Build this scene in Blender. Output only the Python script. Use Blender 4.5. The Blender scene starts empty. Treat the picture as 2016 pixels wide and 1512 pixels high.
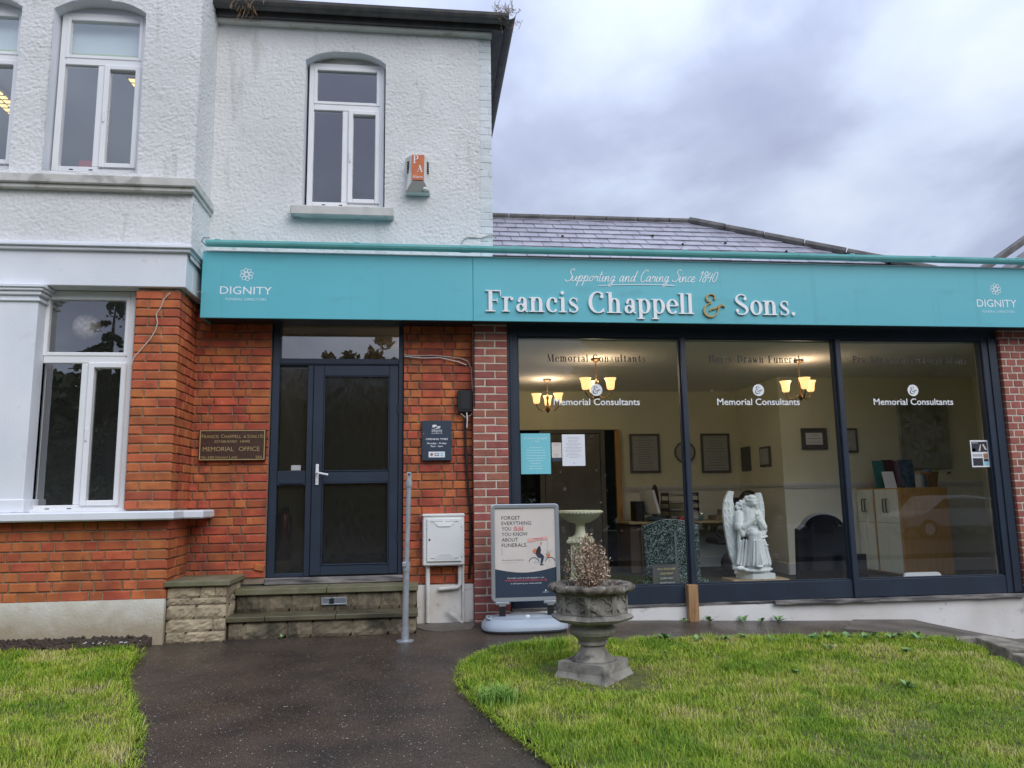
import bpy, math, random
import numpy as np
from mathutils import Vector, Matrix

random.seed(7); rng = np.random.default_rng(7)
R = math.radians
S = bpy.context.scene

# ---------------------------------------------------------------- camera
PITCH, YAW, ROLL = R(8.5), R(6.76), R(.87)
fw = Vector((math.sin(YAW)*math.cos(PITCH), math.cos(YAW)*math.cos(PITCH), math.sin(PITCH)))
r0 = Vector((math.cos(YAW), -math.sin(YAW), 0)); u0 = r0.cross(fw)
rt = r0*math.cos(ROLL) - u0*math.sin(ROLL); up = u0*math.cos(ROLL) + r0*math.sin(ROLL)
cd = bpy.data.cameras.new('camera'); cam = bpy.data.objects.new('camera', cd)
S.collection.objects.link(cam)
cam.matrix_world = Matrix(((rt.x, up.x, -fw.x, 0), (rt.y, up.y, -fw.y, -7.5), (rt.z, up.z, -fw.z, 1.3), (0, 0, 0, 1)))
cd.sensor_width = 36; cd.lens = 1514/2016*36; cd.clip_end = 1500; cd.clip_start = .05
S.camera = cam

# ---------------------------------------------------------------- sky, sun, exposure
SUN_EL, SUN_AZ = R(37), R(150)
SKY_GAIN = 1.0
w = bpy.data.worlds.new('World'); S.world = w; w.use_nodes = True
nt = w.node_tree; nt.nodes.clear(); N = nt.nodes.new; L = nt.links.new
out = N('ShaderNodeOutputWorld')
sky = N('ShaderNodeTexSky'); sky.sky_type = 'NISHITA'; sky.sun_disc = False
sky.sun_elevation = SUN_EL; sky.sun_rotation = SUN_AZ
bgs = N('ShaderNodeBackground'); bgs.inputs[1].default_value = .06; L(sky.outputs[0], bgs.inputs[0])
tc = N('ShaderNodeTexCoord'); sx = N('ShaderNodeSeparateXYZ'); L(tc.outputs['Generated'], sx.inputs[0])
zz = N('ShaderNodeMath'); zz.operation = 'ADD'; zz.inputs[1].default_value = .32; L(sx.outputs[2], zz.inputs[0])
zc = N('ShaderNodeMath'); zc.operation = 'MAXIMUM'; zc.inputs[1].default_value = .12; L(zz.outputs[0], zc.inputs[0])
vd = N('ShaderNodeVectorMath'); vd.operation = 'DIVIDE'; L(tc.outputs['Generated'], vd.inputs[0]); L(zc.outputs[0], vd.inputs[1])
mp = N('ShaderNodeMapping'); mp.inputs['Rotation'].default_value = (0, 0, R(-40)); mp.inputs['Scale'].default_value = (1.1, .85, 1)
mp.inputs['Location'].default_value = (3.1, 1.55, 0); L(vd.outputs[0], mp.inputs[0])
n1 = N('ShaderNodeTexNoise'); n1.inputs['Scale'].default_value = 1.7; n1.inputs['Detail'].default_value = 7; n1.inputs['Roughness'].default_value = .52
n1.inputs['Distortion'].default_value = .15; L(mp.outputs[0], n1.inputs['Vector'])
cr = N('ShaderNodeValToRGB'); e = cr.color_ramp.elements
e[0].position = .36; e[0].color = (.31, .345, .49, 1); e[1].position = .66; e[1].color = (.60, .665, .80, 1)
m_ = e.new(.46); m_.color = (.38, .43, .58, 1); m_ = e.new(.55); m_.color = (.50, .565, .72, 1)
L(n1.outputs['Fac'], cr.inputs[0])
gz = N('ShaderNodeMapRange'); gz.inputs['From Min'].default_value = .35; gz.inputs['From Max'].default_value = 1
gz.inputs['To Min'].default_value = 1.0; gz.inputs['To Max'].default_value = 2.3; L(sx.outputs[2], gz.inputs['Value'])
bgc = N('ShaderNodeBackground'); L(cr.outputs[0], bgc.inputs[0])
mg = N('ShaderNodeMath'); mg.operation = 'MULTIPLY'; mg.inputs[1].default_value = SKY_GAIN; L(gz.outputs[0], mg.inputs[0]); L(mg.outputs[0], bgc.inputs[1])
mx = N('ShaderNodeMixShader'); mx.inputs[0].default_value = .93; L(bgs.outputs[0], mx.inputs[1]); L(bgc.outputs[0], mx.inputs[2]); L(mx.outputs[0], out.inputs[0])
sl = bpy.data.lights.new('sun', 'SUN'); sl.energy = 1.45; sl.angle = R(42); sl.color = (1, .97, .93)
so = bpy.data.objects.new('sun', sl); S.collection.objects.link(so)
sd = Vector((.42, -.72, math.tan(SUN_EL)*.83)).normalized()
so.rotation_euler = sd.to_track_quat('Z', 'Y').to_euler()
S.view_settings.view_transform = 'Standard'; S.view_settings.look = 'None'
S.view_settings.exposure = .35; S.view_settings.gamma = 1; S.view_settings.use_curve_mapping = False
S.render.engine = 'CYCLES'
try:
    S.cycles.use_denoising = True; S.cycles.denoiser = 'OPENIMAGEDENOISE'
except Exception: pass
S.cycles.max_bounces = 8; S.cycles.transparent_max_bounces = 24; S.cycles.caustics_reflective = False; S.cycles.caustics_refractive = False

# ---------------------------------------------------------------- materials
def mat(name, col, rough=.6, col2=None, vs=4., vd_=3, bump=0., bs=60., metal=0., spec=.5, rnd=0., stain=None, emit=None, es=1., hue=None, stretch=None):
    m = bpy.data.materials.new(name); m.use_nodes = True; t = m.node_tree; b = t.nodes['Principled BSDF']
    n = t.nodes.new; l = t.links.new
    b.inputs['Roughness'].default_value = rough; b.inputs['Metallic'].default_value = metal
    b.inputs['Specular IOR Level'].default_value = spec
    g = n('ShaderNodeNewGeometry'); pos = g.outputs['Position']
    if stretch:
        mm = n('ShaderNodeMapping'); mm.inputs['Scale'].default_value = stretch; l(pos, mm.inputs[0]); spos = mm.outputs[0]
    else: spos = pos
    c = None
    if col2:
        t1 = n('ShaderNodeTexNoise'); t1.inputs['Scale'].default_value = vs; t1.inputs['Detail'].default_value = vd_; l(spos, t1.inputs['Vector'])
        mr = n('ShaderNodeMapRange'); mr.inputs['From Min'].default_value = .35; mr.inputs['From Max'].default_value = .65; l(t1.outputs['Fac'], mr.inputs['Value'])
        mi = n('ShaderNodeMix'); mi.data_type = 'RGBA'; mi.inputs[6].default_value = (*col, 1); mi.inputs[7].default_value = (*col2, 1)
        l(mr.outputs[0], mi.inputs[0]); c = mi.outputs[2]
    else:
        rg = n('ShaderNodeRGB'); rg.outputs[0].default_value = (*col, 1); c = rg.outputs[0]
    if rnd or hue:
        oi = n('ShaderNodeObjectInfo'); hs = n('ShaderNodeHueSaturation')
        mr = n('ShaderNodeMapRange'); mr.inputs['To Min'].default_value = 1-rnd; mr.inputs['To Max'].default_value = 1+rnd
        l(oi.outputs['Random'], mr.inputs['Value']); l(mr.outputs[0], hs.inputs['Value'])
        if hue:
            ml = n('ShaderNodeMath'); ml.operation = 'MULTIPLY'; ml.inputs[1].default_value = 17.31; l(oi.outputs['Random'], ml.inputs[0])
            fr = n('ShaderNodeMath'); fr.operation = 'FRACT'; l(ml.outputs[0], fr.inputs[0])
            m2 = n('ShaderNodeMapRange'); m2.inputs['To Min'].default_value = .5-hue; m2.inputs['To Max'].default_value = .5+hue
            l(fr.outputs[0], m2.inputs['Value']); l(m2.outputs[0], hs.inputs['Hue'])
        l(c, hs.inputs['Color']); c = hs.outputs[0]
    for st in (stain or []):   # (colour, scale, threshold, stretch, strength)
        t2 = n('ShaderNodeTexNoise'); t2.inputs['Scale'].default_value = st[1]; t2.inputs['Detail'].default_value = 4
        mm = n('ShaderNodeMapping'); mm.inputs['Scale'].default_value = st[3] if len(st) > 3 else (1, 1, 1); l(pos, mm.inputs[0]); l(mm.outputs[0], t2.inputs['Vector'])
        mr = n('ShaderNodeMapRange'); mr.inputs['From Min'].default_value = st[2]; mr.inputs['From Max'].default_value = st[2]+.1
        mr.inputs['To Max'].default_value = st[4] if len(st) > 4 else .8; l(t2.outputs['Fac'], mr.inputs['Value'])
        mi = n('ShaderNodeMix'); mi.data_type = 'RGBA'; mi.inputs[7].default_value = (*st[0], 1); l(c, mi.inputs[6]); l(mr.outputs[0], mi.inputs[0]); c = mi.outputs[2]
    l(c, b.inputs['Base Color'])
    if bump:
        t3 = n('ShaderNodeTexNoise'); t3.inputs['Scale'].default_value = bs; t3.inputs['Detail'].default_value = 4; l(spos, t3.inputs['Vector'])
        bp = n('ShaderNodeBump'); bp.inputs['Strength'].default_value = 1; bp.inputs['Distance'].default_value = bump; l(t3.outputs['Fac'], bp.inputs['Height']); l(bp.outputs[0], b.inputs['Normal'])
    if emit:
        b.inputs['Emission Color'].default_value = (*emit, 1); b.inputs['Emission Strength'].default_value = es
    return m

def glass(name, ior=1.5, tint=(1, 1, 1), rough=0., streak=0.):
    m = bpy.data.materials.new(name); m.use_nodes = True; t = m.node_tree; t.nodes.clear(); n = t.nodes.new; l = t.links.new
    o = n('ShaderNodeOutputMaterial'); f = n('ShaderNodeFresnel'); f.inputs[0].default_value = ior
    tr = n('ShaderNodeBsdfTransparent'); tr.inputs[0].default_value = (*tint, 1)
    gl = n('ShaderNodeBsdfGlossy'); gl.inputs['Roughness'].default_value = rough; gl.inputs['Color'].default_value = (1, 1, 1, 1)
    gb = n('ShaderNodeNewGeometry'); sb = n('ShaderNodeMath'); sb.operation = 'SUBTRACT'; sb.inputs[0].default_value = 1; l(gb.outputs['Backfacing'], sb.inputs[1])
    fm = n('ShaderNodeMath'); fm.operation = 'MULTIPLY'; l(f.outputs[0], fm.inputs[0]); l(sb.outputs[0], fm.inputs[1])   # the back face of the sheet adds no second mirror
    x = n('ShaderNodeMixShader'); l(fm.outputs[0], x.inputs[0]); l(tr.outputs[0], x.inputs[1]); l(gl.outputs[0], x.inputs[2]); l(x.outputs[0], o.inputs[0])
    if streak:
        g = n('ShaderNodeNewGeometry'); mm = n('ShaderNodeMapping'); mm.inputs['Scale'].default_value = (1, 1, .10); l(g.outputs['Position'], mm.inputs[0])
        t3 = n('ShaderNodeTexNoise'); t3.inputs['Scale'].default_value = 90; t3.inputs['Detail'].default_value = 3; l(mm.outputs[0], t3.inputs['Vector'])
        bp = n('ShaderNodeBump'); bp.inputs['Distance'].default_value = streak; l(t3.outputs['Fac'], bp.inputs['Height']); l(bp.outputs[0], gl.inputs['Normal']); l(bp.outputs[0], f.inputs['Normal'])
        rf = n('ShaderNodeBsdfRefraction'); rf.inputs['Color'].default_value = (*tint, 1); rf.inputs['Roughness'].default_value = .12; rf.inputs['IOR'].default_value = 1.05
        l(bp.outputs[0], rf.inputs['Normal']); x2 = n('ShaderNodeMixShader'); x2.inputs[0].default_value = .8
        l(tr.outputs[0], x2.inputs[1]); l(rf.outputs[0], x2.inputs[2]); l(x2.outputs[0], x.inputs[1])
        df = n('ShaderNodeBsdfDiffuse'); df.inputs[0].default_value = (.30, .33, .30, 1); x3 = n('ShaderNodeMixShader'); x3.inputs[0].default_value = .10
        t4 = n('ShaderNodeTexNoise'); t4.inputs['Scale'].default_value = 120; t4.inputs['Detail'].default_value = 5; l(mm.outputs[0], t4.inputs['Vector']); r4 = n('ShaderNodeMapRange')
        r4.inputs['From Min'].default_value = .38; r4.inputs['From Max'].default_value = .68; r4.inputs['To Min'].default_value = .015; r4.inputs['To Max'].default_value = .06; l(t4.outputs['Fac'], r4.inputs['Value']); l(r4.outputs[0], x3.inputs[0])
        l(x.outputs[0], x3.inputs[1]); l(df.outputs[0], x3.inputs[2]); l(x3.outputs[0], o.inputs[0])
    return m

M = {}
M['render'] = mat('white_roughcast', (.72, .725, .72), .88, (.64, .65, .645), 1.3, 4, .003, 150, stain=[((.40, .40, .36), 3.0, .60, (2.2, 2.2, .35), .38), ((.50, .49, .45), 9, .66, (1, 1, 1), .5), ((.33, .30, .24), 30, .74, (1, 1, 1), .5)])
M['paint_white'] = mat('white_masonry_paint', (.77, .80, .84), .7, (.70, .73, .78), 2, 3, .0015, 60, stain=[((.45, .43, .38), 5, .66, (1, 1, 1), .5)])
M['quoin'] = mat('painted_brick', (.70, .74, .76), .75, (.60, .65, .66), 6, 3, .002, 90, rnd=.05)
M['plinth'] = mat('dirty_white_plinth', (.74, .73, .70), .8, (.55, .50, .42), 3, 5, .003, 50, stain=[((.20, .15, .09), 7, .60, (1, 1, 1.2), .6), ((.08, .07, .05), 40, .70, (1, 1, 1), .8)])
M['plinth_bay'] = mat('muddy_bay_plinth', (.74, .72, .65), .85, (.62, .59, .50), 2.5, 5, .004, 50)
_t = M['plinth_bay'].node_tree; _b = _t.nodes['Principled BSDF']; _n = _t.nodes.new; _src = _b.inputs['Base Color'].links[0].from_socket
_g = _n('ShaderNodeNewGeometry'); _x = _n('ShaderNodeSeparateXYZ'); _t.links.new(_g.outputs['Position'], _x.inputs[0]); _ns = _n('ShaderNodeTexNoise'); _ns.inputs['Scale'].default_value = 9; _ns.inputs['Detail'].default_value = 5
_t.links.new(_g.outputs['Position'], _ns.inputs['Vector']); _a = _n('ShaderNodeMath'); _a.operation = 'MULTIPLY_ADD'; _a.inputs[1].default_value = .22; _t.links.new(_ns.outputs['Fac'], _a.inputs[0]); _t.links.new(_x.outputs[2], _a.inputs[2])
_r = _n('ShaderNodeMapRange'); _r.inputs['From Min'].default_value = .36; _r.inputs['From Max'].default_value = .62; _r.inputs['To Min'].default_value = .85; _r.inputs['To Max'].default_value = 0; _t.links.new(_a.outputs[0], _r.inputs['Value'])
_m = _n('ShaderNodeMix'); _m.data_type = 'RGBA'; _m.inputs[7].default_value = (.34, .27, .17, 1); _t.links.new(_src, _m.inputs[6]); _t.links.new(_r.outputs[0], _m.inputs[0]); _t.links.new(_m.outputs[2], _b.inputs['Base Color'])
M['plinth_shop'] = mat('white_shop_plinth', (.78, .77, .75), .75, (.66, .64, .60), 2, 4, .002, 50, stain=[((.3, .27, .22), 9, .64, (1, 1, 1), .5)])
M['mortar_old'] = mat('old_mortar', (.30, .235, .17), .95, (.16, .125, .09), 9, 3, .004, 120)
M['mortar_bay'] = mat('bay_mortar', (.38, .29, .19), .95, (.22, .165, .115), 9, 3, .004, 120)
M['mortar_new'] = mat('pale_mortar', (.66, .60, .50), .95, (.50, .44, .35), 12, 3, .003, 120)
WH = ((.75, .70, .64), 34, .735, (1, 1, .25), .75)
M['brick_old'] = mat('orange_stock_brick', (.50, .128, .044), .8, (.31, .070, .032), 7, 4, .0035, 75, rnd=.22, hue=.012, stain=[((.16, .05, .035), 5, .60, (1, 1, 1), .7), ((.13, .05, .03), 1.3, .56, (1, 1, 1), .42), ((.17, .07, .04), 16, .62, (1, 1, 1), .5), WH])
M['brick_bay'] = mat('bay_brick', (.52, .142, .048), .8, (.37, .085, .034), 6, 4, .003, 75, rnd=.16, hue=.01, stain=[((.10, .06, .04), 3.5, .64, (1, 1, 1), .6), ((.13, .05, .03), 1.3, .56, (1, 1, 1), .42), ((.17, .07, .04), 16, .62, (1, 1, 1), .5), WH])
M['brick_new'] = mat('red_brown_brick', (.38, .130, .092), .8, (.28, .088, .068), 9, 4, .002, 90, rnd=.15, hue=.012, stain=[((.5, .3, .27), 12, .68, (1, 1, 1), .45)])
M['teal'] = mat('teal_panel', (.13, .50, .58), .38, (.118, .47, .55), 1.2, 3, .0006, 1.5, spec=.45, stain=[((.10, .38, .43), 7, .60, (1.6, 1, .10), .30), ((.30, .58, .62), 60, .77, (1, 1, 1), .6), ((.09, .30, .33), 2.0, .62, (1, 1, 3), .25)])
M['teal2'] = mat('teal_gutter_paint', (.26, .68, .69), .35, (.20, .60, .62), 3, 3, .0005, 60, stain=[((.08, .2, .2), 16, .68, (1, 1, 1), .6)])
M['navy'] = mat('navy_timber_paint', (.024, .036, .060), .42, (.020, .030, .048), 3, 3, .0006, 60)
M['navy2'] = mat('navy_upvc', (.021, .033, .056), .4, (.018, .028, .046), 3, 3, .0003, 60)
M['rot'] = mat('rotten_sill', (.045, .045, .05), .8, (.30, .28, .26), 9, 5, .006, 40, stretch=(.35, 1, 3))
M['upvc'] = mat('white_upvc', (.82, .83, .84), .35, (.77, .78, .79), 3, 2)
M['sillstone'] = mat('weathered_sill_paint', (.60, .59, .56), .85, (.50, .49, .45), 5, 4, .002, 70, stain=[((.22, .21, .18), 6, .58, (1, 1, 1), .5)])
M['glass'] = glass('window_glass', 2.8)
M['glass_shop'] = glass('shop_glass', 1.78, (.97, .985, .98))
M['glass_obscure'] = glass('reeded_glass', 1.55, (.70, .74, .71), .05, .004)
M['white'] = mat('white_letter', (.86, .87, .88), .4)
M['whitetxt'] = mat('white_vinyl', (.85, .87, .9), .5)
M['dimwhite'] = mat('pale_teal_print', (.62, .82, .86), .5)
M['gold'] = mat('old_gold', (.46, .32, .12), .45, (.40, .27, .09), 8)
M['darktxt'] = mat('dark_vinyl', (.035, .03, .03), .6)
M['black'] = mat('black_plastic', (.012, .012, .014), .45)
M['ink'] = mat('ink', (.03, .03, .04), .7)
M['galv'] = mat('galvanised_steel', (.50, .53, .56), .42, (.38, .41, .44), 18, 4, .0004, 100, metal=.55)
M['alu'] = mat('silver_aluminium', (.62, .66, .70), .32, metal=.75)
M['greyplastic'] = mat('grey_blue_plastic', (.38, .44, .50), .42, (.34, .39, .45), 4, 2, stain=[((.25, .24, .22), 10, .68, (1, 1, 1), .4)])
M['meter'] = mat('meter_box_plastic', (.80, .81, .80), .45, (.74, .75, .73), 3, 2)
M['pipe'] = mat('painted_pipe', (.72, .71, .68), .6, (.55, .53, .48), 9, 3)
M['stone'] = mat('york_stone', (.46, .38, .25), .9, (.30, .24, .16), 7, 5, .010, 22, rnd=.2, stain=[((.09, .08, .055), 5, .58, (1, 1, 1), .6)])
M['stone_dark'] = mat('damp_step_stone', (.26, .215, .14), .8, (.12, .10, .065), 5, 5, .010, 22, rnd=.2, stain=[((.025, .025, .018), 3.5, .54, (1, 1, 1), .7)])
M['slab_moss'] = mat('mossy_slab', (.225, .205, .135), .7, (.125, .125, .060), 3.5, 5, .003, 60, stain=[((.05, .05, .03), 4, .60, (1, 1, 1), .6)])
M['slab_wet'] = mat('wet_step_slab', (.135, .12, .07), .35, (.055, .05, .03), 3.5, 5, .002, 60)
M['urn'] = mat('weathered_cast_stone', (.34, .32, .275), .9, (.19, .175, .15), 9, 5, .004, 90, stain=[((.06, .055, .045), 7, .57, (1, 1, 1), .75), ((.42, .41, .37), 16, .64, (1, 1, 1), .6)])
M['urn_rim'] = mat('lichened_rim', (.22, .19, .15), .92, (.06, .05, .04), 16, 5, .006, 70, stain=[((.45, .44, .40), 26, .60, (1, 1, 1), .7)])
M['soil'] = mat('soil', (.085, .060, .042), .95, (.035, .026, .02), 20, 5, .02, 30)
M['tuft'] = mat('tuft_grass', (.24, .42, .07), .6, (.17, .33, .05), 20, 2)
M['straw'] = mat('dead_leaf', (.60, .49, .35), .8, (.42, .31, .21), 30, 2, rnd=.2)
M['straw2'] = mat('pale_dry_leaf', (.62, .52, .40), .8, (.42, .30, .2), 30, 2)
M['twig'] = mat('twig', (.24, .14, .09), .9)
M['leaf'] = mat('weed_leaf', (.22, .38, .15), .6, (.15, .29, .09), 20, 2)
M['slate'] = mat('wet_slate', (.36, .35, .40), .28, (.26, .255, .30), 6, 4, .002, 40, rnd=.10, stain=[((.06, .05, .045), 8, .66, (1, 1, 1), .7)], spec=.7)  # pale lavender base colour takes in the sky's reflection on wet slates
M['ridge'] = mat('ridge_tile', (.16, .15, .14), .8, (.09, .085, .08), 6, 4, .003, 50)
M['gutter'] = mat('old_black_gutter', (.055, .055, .06), .6, (.09, .085, .08), 8, 4, .002, 60)
M['wood'] = mat('raw_timber', (.42, .25, .12), .7, (.30, .16, .07), 14, 3, .001, 50, stretch=(3, 3, .3))
M['bronze'] = mat('bronze_plaque', (.085, .042, .028), .55, (.055, .028, .02), 40, 3, .0012, 300, metal=.3)
M['brass'] = mat('brass_letter', (.62, .46, .22), .4, metal=.5)
M['signnavy'] = mat('sign_navy', (.028, .045, .075), .5)
M['cream'] = mat('cream_wall', (.79, .77, .59), .9, (.75, .73, .56), 2, 2)
M['cream2'] = mat('lower_cream_wall', (.80, .79, .68), .9)
M['dado'] = mat('dado_paint', (.68, .68, .66), .6)
M['ceiling'] = mat('ceiling_paint', (.84, .83, .80), .9)
M['carpet'] = mat('green_grey_carpet', (.045, .06, .055), .95, (.03, .042, .038), 30, 3)
M['greydoor'] = mat('greybrown_door', (.16, .155, .145), .6, (.13, .125, .115), 3)
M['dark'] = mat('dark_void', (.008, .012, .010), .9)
M['darkroom'] = mat('dim_interior', (.50, .55, .60), .9)
M['hall'] = mat('hall_wall', (.50, .50, .46), .9)
M['white_marble'] = mat('white_marble', (.88, .90, .89), .55, (.78, .81, .81), 5, 4, .0012, 60)
M['bathstone'] = mat('cream_stone', (.80, .78, .58), .7, (.70, .68, .50), 8, 3, .001, 60)
M['sandstone'] = mat('sandstone_block', (.40, .30, .17), .85, (.30, .22, .12), 10, 4, .003, 60)
gm = mat('green_granite', (.030, .052, .048), .25, None, spec=.6); M['granite'] = gm
t = gm.node_tree; b = t.nodes['Principled BSDF']; vo = t.nodes.new('ShaderNodeTexVoronoi'); vo.inputs['Scale'].default_value = 105
g = t.nodes.new('ShaderNodeNewGeometry'); t.links.new(g.outputs['Position'], vo.inputs['Vector'])
sp = t.nodes.new('ShaderNodeSeparateColor'); t.links.new(vo.outputs['Color'], sp.inputs[0])
rp = t.nodes.new('ShaderNodeValToRGB'); t.links.new(sp.outputs[0], rp.inputs[0]); ee = rp.color_ramp.elements
ee[0].position = .56; ee[0].color = (.016, .030, .028, 1); ee[1].position = .95; ee[1].color = (.26, .33, .31, 1); t.links.new(rp.outputs[0], b.inputs['Base Color'])
M['blackgranite'] = mat('black_granite', (.006, .007, .010), .12, spec=.6)
M['greyedge'] = mat('honed_edge', (.16, .17, .19), .4)
M['oak'] = mat('oak_veneer', (.60, .33, .11), .5, (.50, .27, .085), 10, 3, stretch=(4, 4, .4))
M['desk'] = mat('pale_wood', (.42, .34, .2), .5)
M['deskdark'] = mat('brown_laminate', (.09, .06, .045), .6)
M['cab'] = mat('grey_cabinet', (.74, .78, .71), .5)
M['steel'] = mat('dull_handle', (.10, .10, .10), .4, metal=.6)
M['picframe'] = mat('grey_picture_frame', (.11, .11, .11), .5)
M['paper'] = mat('dim_paper', (.44, .45, .45), .8)
M['papw'] = mat('white_paper', (.78, .80, .85), .7)
M['papteal'] = mat('teal_paper', (.20, .60, .68), .6)
M['wicker'] = mat('wicker', (.36, .22, .10), .8, (.20, .11, .05), 60, 3, .004, 120)
M['lily'] = mat('painting_canvas', (.24, .26, .22), .8, (.42, .44, .40), 5, 3, stain=[((.36, .36, .05), 6, .64, (1, 1, 1), .8), ((.10, .14, .10), 4, .62, (1, 1, 1), .6)])
M['shade'] = mat('lit_shade', (.9, .7, .45), .5, emit=(1, .56, .22), es=1.35)
M['brassdark'] = mat('aged_brass', (.20, .12, .05), .4, metal=.7)
M['tube'] = mat('lit_fluorescent', (1, .9, .6), .5, emit=(1, .66, .2), es=1.6)
M['louvre'] = mat('light_louvre', (.5, .42, .2), .4, metal=.4)
M['blind'] = mat('roller_blind', (.62, .76, .78), .8)
M['blindhem'] = mat('blind_hem', (.45, .62, .35), .8)
M['red'] = mat('red_paint', (.35, .012, .015), .4)
M['redfold'] = mat('red_folder', (.45, .05, .05), .6)
M['globe'] = mat('paper_globe', (.70, .67, .60), .8, (.42, .39, .34), 30)
M['orange'] = mat('faded_orange', (.60, .17, .05), .6, (.50, .13, .05), 20)
M['alarm'] = mat('aged_white_plastic', (.68, .68, .66), .5, (.58, .57, .53), 10)
M['alarmgrey'] = mat('alarm_underside', (.28, .28, .26), .6)
M['bark'] = mat('bark', (.06, .045, .035), .95, (.03, .025, .02), 10, 4, .02, 20)
M['crown'] = mat('tree_leaf', (.055, .075, .028), .7, (.03, .042, .018), 1, 3)
M['carw'] = mat('white_car_paint', (.75, .77, .8), .25)
M['tyre'] = mat('tyre', (.02, .02, .02), .8)
M['carglass'] = mat('car_window', (.02, .025, .03), .1)
M['road'] = mat('road_asphalt', (.05, .05, .052), .7, (.035, .035, .037), 8, 4, .003, 80)
M['pavement'] = mat('pavement_slabs', (.16, .155, .145), .8, (.11, .105, .1), 3, 4, .003, 60)
M['concrete'] = mat('damp_concrete', (.16, .14, .115), .6, (.09, .078, .062), 4, 5, .003, 60)
M['kerbst'] = mat('rough_kerb', (.34, .31, .25), .85, (.16, .14, .11), 9, 5, .008, 40)
M['bpink'] = mat('poster_cream', (.70, .64, .59), .6, (.66, .60, .56), 6)
M['pink'] = mat('poster_pink', (.78, .42, .38), .6)
M['coral'] = mat('poster_coral', (.62, .10, .12), .6)
M['porange'] = mat('poster_orange', (.70, .20, .07), .6)
M['cable'] = mat('pale_cable', (.50, .44, .37), .6)
M['cableblk'] = mat('black_cable', (.01, .01, .01), .5)
M['twigdry'] = mat('dry_gutter_weed', (.30, .20, .11), .9)

# wet asphalt path with shell and grit flecks, dampness from the slab
pm = mat('wet_path_asphalt', (.072, .053, .038), .42, (.034, .028, .023), 2.6, 7, .0055, 130, spec=.5)
M['path'] = pm; t = pm.node_tree; b = t.nodes['Principled BSDF']; n = t.nodes.new; l = t.links.new
src = b.inputs['Base Color'].links[0].from_socket
g = n('ShaderNodeNewGeometry'); ns = n('ShaderNodeTexNoise'); ns.inputs['Scale'].default_value = .9; ns.inputs['Detail'].default_value = 3; l(g.outputs['Position'], ns.inputs['Vector'])
mr = n('ShaderNodeMapRange'); mr.inputs['From Min'].default_value = .5; mr.inputs['From Max'].default_value = .68; mr.inputs['To Max'].default_value = .55; l(ns.outputs['Fac'], mr.inputs['Value'])
mi = n('ShaderNodeMix'); mi.data_type = 'RGBA'; mi.inputs[7].default_value = (.085, .055, .025, 1); l(src, mi.inputs[6]); l(mr.outputs[0], mi.inputs[0]); src = mi.outputs[2]
for sc_, th_, cc in ((130, .80, (.17, .13, .10)), (95, .972, (.50, .45, .38)), (60, .90, (.11, .085, .06)), (160, .7, (.014, .011, .01))):
    vo = n('ShaderNodeTexVoronoi'); vo.inputs['Scale'].default_value = sc_; l(g.outputs['Position'], vo.inputs['Vector'])
    se = n('ShaderNodeSeparateColor'); l(vo.outputs['Color'], se.inputs[0])
    a = n('ShaderNodeMath'); a.operation = 'GREATER_THAN'; a.inputs[1].default_value = th_; l(se.outputs[0], a.inputs[0])
    d = n('ShaderNodeMath'); d.operation = 'LESS_THAN'; d.inputs[1].default_value = .36; l(vo.outputs['Distance'], d.inputs[0])
    mu = n('ShaderNodeMath'); mu.operation = 'MULTIPLY'; l(a.outputs[0], mu.inputs[0]); l(d.outputs[0], mu.inputs[1])
    mi = n('ShaderNodeMix'); mi.data_type = 'RGBA'; mi.inputs[7].default_value = (*cc, 1); l(src, mi.inputs[6]); l(mu.outputs[0], mi.inputs[0]); src = mi.outputs[2]
l(src, b.inputs['Base Color'])
nr = n('ShaderNodeTexNoise'); nr.inputs['Scale'].default_value = 1.6; nr.inputs['Detail'].default_value = 4; l(g.outputs['Position'], nr.inputs['Vector'])
mr = n('ShaderNodeMapRange'); mr.inputs['From Min'].default_value = .35; mr.inputs['From Max'].default_value = .65; mr.inputs['To Min'].default_value = .22; mr.inputs['To Max'].default_value = .52
l(nr.outputs['Fac'], mr.inputs['Value']); l(mr.outputs[0], b.inputs['Roughness'])

# grass: colour from the per-blade value 'tint'
gmt = mat('grass_blade', (.1, .2, .03), .55, spec=.3); M['grass'] = gmt; t = gmt.node_tree; b = t.nodes['Principled BSDF']
at_ = t.nodes.new('ShaderNodeAttribute'); at_.attribute_name = 'tint'; rp = t.nodes.new('ShaderNodeValToRGB'); ee = rp.color_ramp.elements
ee[0].position = 0; ee[0].color = (.15, .28, .016, 1); ee[1].position = 1; ee[1].color = (.62, .52, .27, 1)
for p_, c_ in ((.3, (.27, .40, .022, 1)), (.55, (.40, .47, .04, 1)), (.75, (.46, .44, .12, 1))):
    q_ = ee.new(p_); q_.color = c_
t.links.new(at_.outputs['Fac'], rp.inputs[0]); t.links.new(rp.outputs[0], b.inputs['Base Color'])
b.inputs['Subsurface Weight'].default_value = 0
M['thatch'] = mat('lawn_thatch', (.12, .12, .035), .95, (.065, .075, .02), 14, 5, .01, 40)

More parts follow.
